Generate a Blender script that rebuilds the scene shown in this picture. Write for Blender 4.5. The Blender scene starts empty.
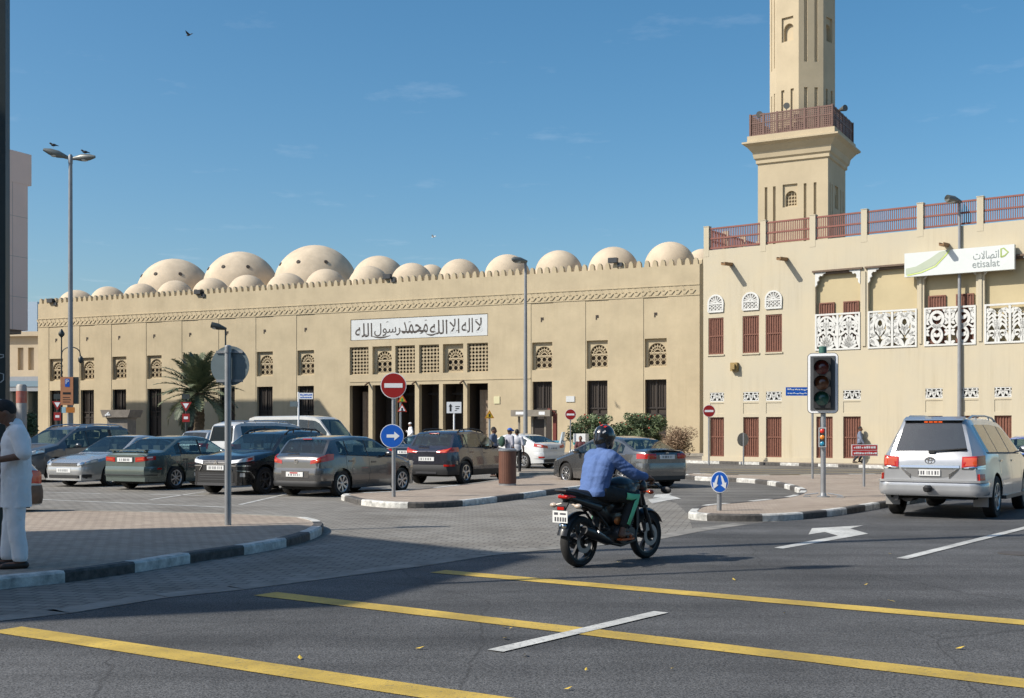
import bpy, bmesh, math, random
from mathutils import Vector, Matrix, noise as mnoise
R = math.radians
random.seed(7)
S = bpy.context.scene
COL = S.collection

# ---------------------------------------------------------------- camera, sky, sun, exposure
F = 1200.0; CX = 512.0; HZ = 429.0; CH = 1.64
cam = bpy.data.cameras.new('camera'); camo = bpy.data.objects.new('camera', cam); COL.objects.link(camo)
camo.location = (0, 0, CH); camo.rotation_euler = (R(90), 0, 0)
cam.sensor_width = 36; cam.lens = F / 1024 * 36; cam.shift_y = (HZ - 349) / 1024
cam.clip_start = 0.1; cam.clip_end = 3000
S.camera = camo
SUN_EL, SUN_AZ = R(40), math.atan2(-.945, -.326)      # azimuth clockwise from +Y
sl = bpy.data.lights.new('sun', 'SUN'); sl.energy = 5.0; sl.angle = R(.53); sl.color = (1, .94, .84)
so = bpy.data.objects.new('sun', sl); COL.objects.link(so)
sd = Vector((math.sin(SUN_AZ) * math.cos(SUN_EL), math.cos(SUN_AZ) * math.cos(SUN_EL), math.sin(SUN_EL)))
so.rotation_euler = sd.to_track_quat('Z', 'Y').to_euler()
W = bpy.data.worlds.new('World'); S.world = W; W.use_nodes = True
nt = W.node_tree; N = nt.nodes; N.clear()
out = N.new('ShaderNodeOutputWorld'); bg = N.new('ShaderNodeBackground'); bg.inputs[1].default_value = .122
sky = N.new('ShaderNodeTexSky'); sky.sky_type = 'NISHITA'; sky.sun_disc = False
sky.sun_elevation = SUN_EL; sky.sun_rotation = SUN_AZ % (2 * math.pi)
sky.air_density = 1.0; sky.dust_density = 1.6; sky.ozone_density = 3.0; sky.altitude = 0
tc = N.new('ShaderNodeTexCoord'); sep = N.new('ShaderNodeSeparateXYZ'); nt.links.new(tc.outputs['Generated'], sep.inputs[0])
def wmath(op, a, b):
    n = N.new('ShaderNodeMath'); n.operation = op
    for i, q in enumerate((a, b)):
        if q is None: continue
        if isinstance(q, (int, float)): n.inputs[i].default_value = q
        else: nt.links.new(q, n.inputs[i])
    return n.outputs[0]
zz = wmath('MAXIMUM', sep.outputs[2], .04)
cx_ = wmath('DIVIDE', sep.outputs[0], zz); cy_ = wmath('DIVIDE', sep.outputs[1], zz)
cmb = N.new('ShaderNodeCombineXYZ'); nt.links.new(cx_, cmb.inputs[0]); nt.links.new(cy_, cmb.inputs[1])
noi = N.new('ShaderNodeTexNoise'); noi.inputs['Scale'].default_value = 1.9; noi.inputs['Detail'].default_value = 9; noi.inputs['Roughness'].default_value = .62
nt.links.new(cmb.outputs[0], noi.inputs['Vector'])
ramp = N.new('ShaderNodeMapRange'); ramp.inputs[1].default_value = .60; ramp.inputs[2].default_value = .82; ramp.inputs[3].default_value = 0; ramp.inputs[4].default_value = .12
nt.links.new(noi.outputs[0], ramp.inputs[0])
hsv = N.new('ShaderNodeHueSaturation'); hsv.inputs['Hue'].default_value = .49; hsv.inputs['Saturation'].default_value = 1.27; hsv.inputs['Value'].default_value = 1.0
nt.links.new(sky.outputs[0], hsv.inputs['Color'])
mx = N.new('ShaderNodeMix'); mx.data_type = 'RGBA'; nt.links.new(ramp.outputs[0], mx.inputs[0]); nt.links.new(hsv.outputs[0], mx.inputs[6]); mx.inputs[7].default_value = (9, 9.2, 9.6, 1)
nt.links.new(mx.outputs[2], bg.inputs[0]); nt.links.new(bg.outputs[0], out.inputs[0])
S.view_settings.view_transform = 'Standard'; S.view_settings.look = 'None'; S.view_settings.exposure = .17; S.view_settings.gamma = 1
S.view_settings.use_curve_mapping = False

# ---------------------------------------------------------------- helpers
def G(px, py, z=0.0):
    D = (CH - z) * F / (py - HZ)
    return Vector(((px - CX) / F * D, D, z))
def P(px, D, z=0.0):
    return Vector(((px - CX) / F * D, D, z))
def ZY(py, D): return CH + (HZ - py) * D / F

_M = {}
def mat(name, col=(.5, .5, .5), rough=.6, metal=0., noise=0., nscale=4., bump=0., bscale=60., coat=0., spec=.5, streak=0., emis=None, alt=None, trans=0.):
    if name in _M: return _M[name]
    m = bpy.data.materials.new(name); m.use_nodes = True; n = m.node_tree.nodes; l = m.node_tree.links
    b = n['Principled BSDF']; c4 = (*col, 1)
    b.inputs['Base Color'].default_value = c4; b.inputs['Roughness'].default_value = rough; b.inputs['Metallic'].default_value = metal
    b.inputs['Specular IOR Level'].default_value = spec; b.inputs['Coat Weight'].default_value = coat; b.inputs['Coat Roughness'].default_value = .04
    if trans: b.inputs['Transmission Weight'].default_value = trans
    if emis: b.inputs['Emission Color'].default_value = (*emis[0], 1); b.inputs['Emission Strength'].default_value = emis[1]
    if noise or bump or streak:
        t = n.new('ShaderNodeTexCoord'); src = None
        if noise:
            q = n.new('ShaderNodeTexNoise'); q.inputs['Scale'].default_value = nscale; q.inputs['Detail'].default_value = 10; q.inputs['Roughness'].default_value = .65
            l.new(t.outputs['Object'], q.inputs['Vector'])
            mr = n.new('ShaderNodeMapRange'); mr.inputs[1].default_value = .3; mr.inputs[2].default_value = .7
            l.new(q.outputs[0], mr.inputs[0])
            x = n.new('ShaderNodeMix'); x.data_type = 'RGBA'
            a2 = alt if alt else tuple(v * (1 - noise) for v in col)
            x.inputs[6].default_value = (*a2, 1); x.inputs[7].default_value = tuple(min(1, v * (1 + noise * .5)) for v in col) + (1,)
            l.new(mr.outputs[0], x.inputs[0]); src = x.outputs[2]
            l.new(src, b.inputs['Base Color'])
        if streak:
            mp = n.new('ShaderNodeMapping'); mp.inputs['Scale'].default_value = (2.6, 2.6, .14); l.new(t.outputs['Object'], mp.inputs[0])
            q = n.new('ShaderNodeTexNoise'); q.inputs['Scale'].default_value = 1.6; q.inputs['Detail'].default_value = 8; q.inputs['Roughness'].default_value = .7
            l.new(mp.outputs[0], q.inputs['Vector'])
            mr = n.new('ShaderNodeMapRange'); mr.inputs[1].default_value = .48; mr.inputs[2].default_value = .75; mr.inputs[4].default_value = streak
            l.new(q.outputs[0], mr.inputs[0])
            qm = n.new('ShaderNodeTexNoise'); qm.inputs['Scale'].default_value = .33; qm.inputs['Detail'].default_value = 5; l.new(t.outputs['Object'], qm.inputs['Vector'])
            mm = n.new('ShaderNodeMapRange'); mm.inputs[1].default_value = .4; mm.inputs[2].default_value = .66; l.new(qm.outputs[0], mm.inputs[0])
            mu = n.new('ShaderNodeMath'); mu.operation = 'MULTIPLY'; l.new(mr.outputs[0], mu.inputs[0]); l.new(mm.outputs[0], mu.inputs[1])
            x = n.new('ShaderNodeMix'); x.data_type = 'RGBA'; l.new(mu.outputs[0], x.inputs[0])
            if src: l.new(src, x.inputs[6])
            else: x.inputs[6].default_value = c4
            x.inputs[7].default_value = (col[0] * .55, col[1] * .5, col[2] * .42, 1)
            l.new(x.outputs[2], b.inputs['Base Color'])
        if bump:
            q = n.new('ShaderNodeTexNoise'); q.inputs['Scale'].default_value = bscale; q.inputs['Detail'].default_value = 4
            l.new(t.outputs['Object'], q.inputs['Vector'])
            bp = n.new('ShaderNodeBump'); bp.inputs['Strength'].default_value = bump; bp.inputs['Distance'].default_value = .02
            l.new(q.outputs[0], bp.inputs['Height']); l.new(bp.outputs[0], b.inputs['Normal'])
    _M[name] = m; return m

def paver_mat(name, c1, c2, mortar, bw=.24, rh=.12, rot=0., noise=.25, stain=(.5, .46, .42), offs=.5, ms=.008):
    m = bpy.data.materials.new(name); m.use_nodes = True; n = m.node_tree.nodes; l = m.node_tree.links; b = n['Principled BSDF']
    t = n.new('ShaderNodeTexCoord'); mp = n.new('ShaderNodeMapping'); mp.inputs['Rotation'].default_value = (0, 0, rot); l.new(t.outputs['Object'], mp.inputs[0])
    br = n.new('ShaderNodeTexBrick'); br.inputs['Scale'].default_value = 1; br.inputs['Brick Width'].default_value = bw; br.inputs['Row Height'].default_value = rh
    br.inputs['Mortar Size'].default_value = ms; br.inputs['Mortar Smooth'].default_value = .3; br.offset = offs
    br.inputs['Color1'].default_value = (*c1, 1); br.inputs['Color2'].default_value = (*c2, 1); br.inputs['Mortar'].default_value = (*mortar, 1)
    l.new(mp.outputs[0], br.inputs['Vector'])
    q = n.new('ShaderNodeTexNoise'); q.inputs['Scale'].default_value = .55; q.inputs['Detail'].default_value = 10; q.inputs['Roughness'].default_value = .68; l.new(t.outputs['Object'], q.inputs['Vector'])
    mr = n.new('ShaderNodeMapRange'); mr.inputs[1].default_value = .42; mr.inputs[2].default_value = .7; mr.inputs[4].default_value = noise * 2; l.new(q.outputs[0], mr.inputs[0])
    x = n.new('ShaderNodeMix'); x.data_type = 'RGBA'; x.blend_type = 'MULTIPLY'; l.new(mr.outputs[0], x.inputs[0]); l.new(br.outputs['Color'], x.inputs[6]); x.inputs[7].default_value = (*stain, 1)
    l.new(x.outputs[2], b.inputs['Base Color']); b.inputs['Roughness'].default_value = .85; b.inputs['Specular IOR Level'].default_value = .25
    bp = n.new('ShaderNodeBump'); bp.inputs['Strength'].default_value = .6; bp.inputs['Distance'].default_value = .008; bp.invert = True
    l.new(br.outputs['Fac'], bp.inputs['Height']); l.new(bp.outputs[0], b.inputs['Normal'])
    return m

def asphalt_mat(name, col, worn=.25):
    m = bpy.data.materials.new(name); m.use_nodes = True; n = m.node_tree.nodes; l = m.node_tree.links; b = n['Principled BSDF']
    t = n.new('ShaderNodeTexCoord')
    f = n.new('ShaderNodeTexNoise'); f.inputs['Scale'].default_value = 70; f.inputs['Detail'].default_value = 2; f.inputs['Roughness'].default_value = .75; l.new(t.outputs['Object'], f.inputs['Vector'])
    r1 = n.new('ShaderNodeValToRGB'); r1.color_ramp.elements[0].position = .36; r1.color_ramp.elements[1].position = .66
    r1.color_ramp.elements[0].color = (*[c * .38 for c in col], 1); r1.color_ramp.elements[1].color = (*[c * 1.75 for c in col], 1); l.new(f.outputs[0], r1.inputs[0])
    vo = n.new('ShaderNodeTexVoronoi'); vo.inputs['Scale'].default_value = 34; l.new(t.outputs['Object'], vo.inputs['Vector'])
    vr = n.new('ShaderNodeMapRange'); vr.inputs[1].default_value = .0; vr.inputs[2].default_value = .2; vr.inputs[3].default_value = .8; vr.inputs[4].default_value = 0; l.new(vo.outputs['Distance'], vr.inputs[0])
    x0 = n.new('ShaderNodeMix'); x0.data_type = 'RGBA'; l.new(vr.outputs[0], x0.inputs[0]); l.new(r1.outputs[0], x0.inputs[6]); x0.inputs[7].default_value = (col[0] * 2.4, col[1] * 2.3, col[2] * 2.1, 1)
    g = n.new('ShaderNodeTexNoise'); g.inputs['Scale'].default_value = .45; g.inputs['Detail'].default_value = 9; g.inputs['Roughness'].default_value = .6; l.new(t.outputs['Object'], g.inputs['Vector'])
    r2 = n.new('ShaderNodeMapRange'); r2.inputs[1].default_value = .35; r2.inputs[2].default_value = .68; r2.inputs[3].default_value = 1 - worn; r2.inputs[4].default_value = 1 + worn; l.new(g.outputs[0], r2.inputs[0])
    mp = n.new('ShaderNodeMapping'); mp.inputs['Rotation'].default_value = (0, 0, R(52)); mp.inputs['Scale'].default_value = (.12, 1.3, 1); l.new(t.outputs['Object'], mp.inputs[0])
    h = n.new('ShaderNodeTexNoise'); h.inputs['Scale'].default_value = 1.1; h.inputs['Detail'].default_value = 6; l.new(mp.outputs[0], h.inputs['Vector'])
    r3 = n.new('ShaderNodeMapRange'); r3.inputs[1].default_value = .35; r3.inputs[2].default_value = .65; r3.inputs[3].default_value = .76; r3.inputs[4].default_value = 1.2; l.new(h.outputs[0], r3.inputs[0])
    mm = n.new('ShaderNodeMath'); mm.operation = 'MULTIPLY'; l.new(r2.outputs[0], mm.inputs[0]); l.new(r3.outputs[0], mm.inputs[1])
    x = n.new('ShaderNodeMix'); x.data_type = 'RGBA'; x.blend_type = 'MULTIPLY'; x.inputs[0].default_value = 1; l.new(x0.outputs[2], x.inputs[6]); l.new(mm.outputs[0], x.inputs[7])
    ow = n.new('ShaderNodeTexNoise'); ow.inputs['Scale'].default_value = .9; ow.inputs['Detail'].default_value = 7; ow.inputs['Roughness'].default_value = .6; ow.inputs['Distortion'].default_value = .6; l.new(t.outputs['Object'], ow.inputs['Vector'])
    orr = n.new('ShaderNodeMapRange'); orr.inputs[1].default_value = .60; orr.inputs[2].default_value = .72; orr.inputs[4].default_value = .38; l.new(ow.outputs[0], orr.inputs[0])
    cv = n.new('ShaderNodeTexVoronoi'); cv.feature = 'DISTANCE_TO_EDGE'; cv.inputs['Scale'].default_value = .33; dn = n.new('ShaderNodeMix'); dn.data_type = 'VECTOR'; dn.inputs[0].default_value = .22; l.new(t.outputs['Object'], dn.inputs[4]); l.new(ow.outputs['Color'], dn.inputs[5]); l.new(dn.outputs[1], cv.inputs['Vector'])
    cr = n.new('ShaderNodeMapRange'); cr.inputs[1].default_value = .0; cr.inputs[2].default_value = .004; cr.inputs[3].default_value = .55; cr.inputs[4].default_value = 0; l.new(cv.outputs['Distance'], cr.inputs[0])
    mxx = n.new('ShaderNodeMath'); mxx.operation = 'MAXIMUM'; l.new(orr.outputs[0], mxx.inputs[0]); l.new(cr.outputs[0], mxx.inputs[1])
    xo = n.new('ShaderNodeMix'); xo.data_type = 'RGBA'; l.new(mxx.outputs[0], xo.inputs[0]); l.new(x.outputs[2], xo.inputs[6]); xo.inputs[7].default_value = (.03, .029, .028, 1); x = xo
    l.new(x.outputs[2], b.inputs['Base Color']); b.inputs['Roughness'].default_value = .82; b.inputs['Specular IOR Level'].default_value = .3
    bp = n.new('ShaderNodeBump'); bp.inputs['Strength'].default_value = .55; bp.inputs['Distance'].default_value = .012; l.new(f.outputs[0], bp.inputs['Height']); l.new(bp.outputs[0], b.inputs['Normal'])
    return m

class MB:
    def __init__(s, xf=None): s.v = []; s.f = []; s.m = []; s.xf = xf
    def p(s, q):
        q = Vector(q)
        if s.xf is not None: q = s.xf @ q
        s.v.append(q[:]); return len(s.v) - 1
    def face(s, pts, m=0): s.f.append([s.p(q) for q in pts]); s.m.append(m)
    def fi(s, idx, m=0): s.f.append(list(idx)); s.m.append(m)
    def box(s, x0, x1, y0, y1, z0, z1, m=0):
        i = [s.p(q) for q in ((x0, y0, z0), (x1, y0, z0), (x1, y1, z0), (x0, y1, z0), (x0, y0, z1), (x1, y0, z1), (x1, y1, z1), (x0, y1, z1))]
        for q in ((0, 3, 2, 1), (4, 5, 6, 7), (0, 1, 5, 4), (1, 2, 6, 5), (2, 3, 7, 6), (3, 0, 4, 7)): s.fi([i[k] for k in q], m)
    def bar(s, a, b, w, h, m=0, up=(0, 0, 1)):
        a = Vector(a); b = Vector(b); d = (b - a).normalized(); u = Vector(up)
        if abs(d.dot(u)) > .98: u = Vector((0, 1, 0))
        x = d.cross(u).normalized(); u = x.cross(d)
        i = [s.p(c + x * sx * w / 2 + u * su * h / 2) for c in (a, b) for sx, su in ((-1, -1), (1, -1), (1, 1), (-1, 1))]
        for q in ((0, 3, 2, 1), (4, 5, 6, 7), (0, 1, 5, 4), (1, 2, 6, 5), (2, 3, 7, 6), (3, 0, 4, 7)): s.fi([i[k] for k in q], m)
    def prism(s, poly, h0, h1, plane='xy', m=0, mside=None):
        mp = {'xy': lambda a, b, h: (a, b, h), 'xz': lambda a, b, h: (a, h, b), 'yz': lambda a, b, h: (h, a, b)}[plane]
        lo = [s.p(mp(a, b, h0)) for a, b in poly]; hi = [s.p(mp(a, b, h1)) for a, b in poly]; n = len(poly)
        s.fi(lo[::-1], m); s.fi(hi, m)
        for k in range(n): s.fi((lo[k], lo[(k + 1) % n], hi[(k + 1) % n], hi[k]), m if mside is None else mside)
    def cyl(s, a, b, r0, r1=None, n=12, m=0, cap=True):
        s.tube([a, b], [r0, r0 if r1 is None else r1], n, m, cap)
    def tube(s, pts, r, n=8, m=0, cap=True):
        pts = [Vector(q) for q in pts]
        if isinstance(r, (int, float)): r = [r] * len(pts)
        rings = []; px = None
        for k, q in enumerate(pts):
            d = (pts[min(k + 1, len(pts) - 1)] - pts[max(k - 1, 0)]).normalized()
            if px is None:
                u = Vector((0, 0, 1)) if abs(d.z) < .9 else Vector((1, 0, 0)); px = d.cross(u).normalized()
            else:
                px = (px - d * px.dot(d)).normalized()
            py = d.cross(px)
            rings.append([s.p(q + (px * math.cos(2 * math.pi * j / n) + py * math.sin(2 * math.pi * j / n)) * r[k]) for j in range(n)])
        for k in range(len(rings) - 1):
            for j in range(n): s.fi((rings[k][j], rings[k][(j + 1) % n], rings[k + 1][(j + 1) % n], rings[k + 1][j]), m)
        if cap: s.fi(rings[0][::-1], m); s.fi(rings[-1], m)
    def lathe(s, prof, n=24, c=(0, 0, 0), axis='z', m=0, closed=False):
        ax = {'z': lambda r, t, h: (r * math.cos(t), r * math.sin(t), h), 'y': lambda r, t, h: (r * math.cos(t), h, r * math.sin(t)), 'x': lambda r, t, h: (h, r * math.cos(t), r * math.sin(t))}[axis]
        c = Vector(c); rings = [[s.p(c + Vector(ax(max(r, 1e-4), 2 * math.pi * j / n, h))) for j in range(n)] for r, h in prof]
        K = len(rings)
        for k in range(K if closed else K - 1):
            a, b = rings[k], rings[(k + 1) % K]
            for j in range(n): s.fi((a[j], a[(j + 1) % n], b[(j + 1) % n], b[j]), m)
        if not closed: s.fi(rings[0][::-1], m); s.fi(rings[-1], m)
    def ell(s, c, r, nu=16, nv=10, m=0, rot=None):
        c = Vector(c)
        if isinstance(r, (int, float)): r = (r, r, r)
        def q(i, j):
            th = math.pi * i / nv; ph = 2 * math.pi * j / nu
            w = Vector((r[0] * math.sin(th) * math.cos(ph), r[1] * math.sin(th) * math.sin(ph), r[2] * math.cos(th)))
            if rot is not None: w = rot @ w
            return c + w
        top = s.p(q(0, 0)); bot = s.p(q(nv, 0)); g = [[s.p(q(i, j)) for j in range(nu)] for i in range(1, nv)]
        for j in range(nu):
            s.fi((top, g[0][j], g[0][(j + 1) % nu]), m); s.fi((bot, g[-1][(j + 1) % nu], g[-1][j]), m)
            for i in range(nv - 2): s.fi((g[i][j], g[i + 1][j], g[i + 1][(j + 1) % nu], g[i][(j + 1) % nu]), m)
    def rcone(s, a, b, r0, r1, n=14, m=0):
        a = Vector(a); b = Vector(b); d = (b - a).normalized()
        pts = [a - d * r0 * math.cos(t) for t in (.25, .7, 1.15)] + [a, b] + [b + d * r1 * math.cos(t) for t in (1.15, .7, .25)]
        rr = [r0 * math.sin(t) for t in (.25, .7, 1.15)] + [r0, r1] + [r1 * math.sin(t) for t in (1.15, .7, .25)]
        s.tube(pts, rr, n, m)
    def ribbon(s, pts, w, y0, y1, m=0):
        """flat ribbon in the xz plane, from y0 (front) to y1"""
        n = len(pts); L = []; Rr = []
        for k in range(n):
            a = Vector(pts[max(k - 1, 0)]); b = Vector(pts[min(k + 1, n - 1)]); d = (b - a); d = d.normalized() if d.length else Vector((1, 0)); q = Vector((-d.y, d.x))
            ww = w[k] if isinstance(w, (list, tuple)) else w
            L.append(Vector(pts[k]) + q * ww / 2); Rr.append(Vector(pts[k]) - q * ww / 2)
        ids = [[s.p((c.x, y, c.y)) for c in (L[k], Rr[k]) for y in (y0, y1)] for k in range(n)]
        for k in range(n - 1):
            a, b = ids[k], ids[k + 1]
            s.fi((a[0], b[0], b[2], a[2]), m); s.fi((a[1], a[3], b[3], b[1]), m); s.fi((a[0], a[1], b[1], b[0]), m); s.fi((a[2], b[2], b[3], a[3]), m)
        a = ids[0]; s.fi((a[0], a[2], a[3], a[1]), m); a = ids[-1]; s.fi((a[0], a[1], a[3], a[2]), m)
    def text(s, body, h, w=None, at=(0, 0, 0), plane='xz', m=0, depth=.004, off=0.):
        """lettering fitted to height h and width w, centred on `at`, facing -y (plane xz) or along -x/+x (yz)"""
        c = bpy.data.curves.new('txt', 'FONT'); c.body = body; c.extrude = .01; c.resolution_u = 3; c.offset = off
        o = bpy.data.objects.new('txt', c); COL.objects.link(o)
        me = bpy.data.meshes.new_from_object(o.evaluated_get(bpy.context.evaluated_depsgraph_get()))
        bpy.data.objects.remove(o); bpy.data.curves.remove(c)
        if not me.vertices: return
        xs = [v.co.x for v in me.vertices]; ys = [v.co.y for v in me.vertices]
        ky = h / (max(ys) - min(ys)); kx = w / (max(xs) - min(xs)) if w else ky
        mx_ = (max(xs) + min(xs)) / 2; my = (max(ys) + min(ys)) / 2; at = Vector(at); base = len(s.v)
        for v in me.vertices:
            a, b, d = (v.co.x - mx_) * kx, (v.co.y - my) * ky, (-v.co.z / .01 * depth)
            q = {'xz': Vector((a, d, b)), 'yz': Vector((d, -a, b)), 'yz+': Vector((-d, a, b)), 'xy': Vector((a, b, -d)), 'xz-': Vector((-a, -d, b))}[plane]
            s.p(at + q)
        for f in me.polygons: s.f.append([base + i for i in f.vertices]); s.m.append(m)
        bpy.data.meshes.remove(me)
    def mesh(s, name, mats, smooth=None):
        me = bpy.data.meshes.new(name); me.from_pydata(s.v, [], s.f)
        mats = mats if isinstance(mats, (list, tuple)) else [mats]
        for q in mats: me.materials.append(q)
        me.polygons.foreach_set('material_index', s.m)
        if smooth is not None:
            me.polygons.foreach_set('use_smooth', [True] * len(s.f))
            me.update(); me.set_sharp_from_angle(angle=R(smooth))
        me.update(); return me
    def build(s, name, mats, parent=None, smooth=None, fix=True, loc=None):
        me = s.mesh(name, mats, None)
        if fix:
            b = bmesh.new(); b.from_mesh(me); bmesh.ops.recalc_face_normals(b, faces=b.faces); b.to_mesh(me); b.free()
        if smooth is not None:
            me.polygons.foreach_set('use_smooth', [True] * len(me.polygons)); me.update(); me.set_sharp_from_angle(angle=R(smooth))
        o = bpy.data.objects.new(name, me); COL.objects.link(o)
        if parent is not None: o.parent = parent
        if loc is not None: o.location = loc
        return o

def tag(o, label, cat, group=None, kind=None):
    if label: o['label'] = label
    if cat: o['category'] = cat
    if group: o['group'] = group
    if kind: o['kind'] = kind
    return o
def thing(name, label, cat, loc=(0, 0, 0), rz=0., group=None):
    o = bpy.data.objects.new(name, None); COL.objects.link(o); o.location = loc; o.rotation_euler = (0, 0, rz); o.empty_display_size = .2
    return tag(o, label, cat, group)
def copy_tree(o, parent=None):
    c = o.copy(); COL.objects.link(c); c.parent = parent
    for ch in list(o.children): copy_tree(ch, c)
    return c

def organic(prims, voxel, smooth=4, fac=.5, wrinkle=None, cuts=()):
    """one continuous surface from overlapping round cones and ellipsoids"""
    mb = MB()
    for q in prims:
        if q[0] == 'c': mb.rcone(*q[1:5])
        elif q[0] == 'e': mb.ell(q[1], q[2], rot=q[3] if len(q) > 3 else None)
    me = mb.mesh('tmp', []); b = bmesh.new(); b.from_mesh(me); bmesh.ops.recalc_face_normals(b, faces=b.faces); b.to_mesh(me); b.free()
    o = bpy.data.objects.new('tmp', me); COL.objects.link(o)
    r = o.modifiers.new('r', 'REMESH'); r.mode = 'VOXEL'; r.voxel_size = voxel
    sm = o.modifiers.new('s', 'SMOOTH'); sm.factor = fac; sm.iterations = smooth
    res = bpy.data.meshes.new_from_object(o.evaluated_get(bpy.context.evaluated_depsgraph_get()))
    bpy.data.objects.remove(o); bpy.data.meshes.remove(me)
    if wrinkle:
        amp, fr, dirv = wrinkle; dirv = Vector(dirv)
        res.update(); ns = [v.normal.copy() for v in res.vertices]
        for v, nn in zip(res.vertices, ns):
            q = Vector((v.co.x * dirv.x, v.co.y * dirv.y, v.co.z * dirv.z)) * fr
            h = 1 - abs(mnoise.noise(q + Vector((3, 7, 1)))) * 2.2; h2 = 1 - abs(mnoise.noise(q * 2.3)) * 2
            v.co += nn * amp * (h * .7 + h2 * .35)
    if cuts:
        b = bmesh.new(); b.from_mesh(res)
        for co, no in cuts: bmesh.ops.bisect_plane(b, geom=b.verts[:] + b.edges[:] + b.faces[:], plane_co=co, plane_no=no, clear_outer=True)
        b.to_mesh(res); b.free()
    res.polygons.foreach_set('use_smooth', [True] * len(res.polygons))
    return res
def put(me, name, m, parent=None):
    me.name = name; me.materials.clear(); me.materials.append(m)
    o = bpy.data.objects.new(name, me); COL.objects.link(o)
    if parent is not None: o.parent = parent
    return o

# Arabic shaping (isolated, final, initial, medial)
AR = {'ا': (0xFE8D, 0xFE8E), 'إ': (0xFE87, 0xFE88), 'د': (0xFEA9, 0xFEAA), 'ر': (0xFEAD, 0xFEAE), 'و': (0xFEED, 0xFEEE), 'ل': (0xFEDD, 0xFEDE, 0xFEDF, 0xFEE0),
      'ه': (0xFEE9, 0xFEEA, 0xFEEB, 0xFEEC), 'م': (0xFEE1, 0xFEE2, 0xFEE3, 0xFEE4), 'ح': (0xFEA1, 0xFEA2, 0xFEA3, 0xFEA4), 'س': (0xFEB1, 0xFEB2, 0xFEB3, 0xFEB4),
      'ت': (0xFE95, 0xFE96, 0xFE97, 0xFE98), 'ص': (0xFEB9, 0xFEBA, 0xFEBB, 0xFEBC), 'لا': (0xFEFB, 0xFEFC)}
def arabic(text):
    words_ = []
    for w in text.split():
        u = []; i = 0
        while i < len(w):
            if w[i:i + 2] in ('لا', 'لإ'): u.append('لا'); i += 2
            else: u.append(w[i]); i += 1
        o = ''
        for k, c in enumerate(u):
            f = AR[c]; prev = k > 0 and len(AR[u[k - 1]]) == 4; nxt = len(f) == 4 and k < len(u) - 1
            o += chr(f[3] if prev and nxt else f[2] if nxt else f[1] if prev else f[0])
        words_.append(o[::-1])
    return ' '.join(words_[::-1])
# ---------------------------------------------------------------- ground, road, paving, islands, markings
asph = asphalt_mat('asphalt', (.083, .083, .0835)); asph2 = asphalt_mat('asphalt far', (.135, .128, .116))
M_lot = paver_mat('lot pavers', (.27, .255, .228), (.215, .203, .182), (.10, .094, .085), .24, .16, R(12), ms=.010, noise=.34)
M_isl = paver_mat('island pavers', (.43, .355, .282), (.35, .285, .23), (.17, .14, .115), .21, .105, R(28), noise=.2)
M_walk = paver_mat('sidewalk pavers', (.36, .31, .25), (.31, .265, .215), (.17, .15, .125), .3, .3, R(36), offs=0.)
M_conc = mat('concrete', (.30, .285, .25), .9, noise=.35, nscale=3, bump=.3, bscale=40)
M_kw = mat('kerb white', (.60, .59, .55), .8, noise=.55, nscale=7, bump=.3, bscale=40)
M_kb = mat('kerb black', (.03, .029, .028), .75, noise=.4, nscale=11, bump=.3, bscale=40, alt=(.12, .11, .1))
def paint_mat(name, col, road, lo=.42, hi=.56):
    m = bpy.data.materials.new(name); m.use_nodes = True; n = m.node_tree.nodes; l = m.node_tree.links; b = n['Principled BSDF']
    t = n.new('ShaderNodeTexCoord'); q = n.new('ShaderNodeTexNoise'); q.inputs['Scale'].default_value = 26; q.inputs['Detail'].default_value = 8; q.inputs['Roughness'].default_value = .75; l.new(t.outputs['Object'], q.inputs['Vector'])
    mr = n.new('ShaderNodeMapRange'); mr.inputs[1].default_value = lo - .12; mr.inputs[2].default_value = lo; mr.inputs[3].default_value = 1; mr.inputs[4].default_value = 0; l.new(q.outputs[0], mr.inputs[0])
    q2 = n.new('ShaderNodeTexNoise'); q2.inputs['Scale'].default_value = 1.7; q2.inputs['Detail'].default_value = 6; l.new(t.outputs['Object'], q2.inputs['Vector'])
    m2 = n.new('ShaderNodeMapRange'); m2.inputs[1].default_value = .35; m2.inputs[2].default_value = .7; m2.inputs[3].default_value = .66; m2.inputs[4].default_value = 1.08; l.new(q2.outputs[0], m2.inputs[0])
    xm = n.new('ShaderNodeMix'); xm.data_type = 'RGBA'; xm.blend_type = 'MULTIPLY'; xm.inputs[0].default_value = 1; xm.inputs[6].default_value = (*col, 1); l.new(m2.outputs[0], xm.inputs[7])
    x = n.new('ShaderNodeMix'); x.data_type = 'RGBA'; l.new(mr.outputs[0], x.inputs[0]); l.new(xm.outputs[2], x.inputs[6]); x.inputs[7].default_value = (*road, 1)
    l.new(x.outputs[2], b.inputs['Base Color']); b.inputs['Roughness'].default_value = .7
    bp = n.new('ShaderNodeBump'); bp.inputs['Strength'].default_value = .4; bp.inputs['Distance'].default_value = .01; l.new(q.outputs[0], bp.inputs['Height']); l.new(bp.outputs[0], b.inputs['Normal'])
    return m
M_yel = paint_mat('yellow paint', (.56, .385, .075), (.17, .14, .085), .455); M_wht = paint_mat('white paint', (.58, .575, .54), (.15, .147, .14), .465)

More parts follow.
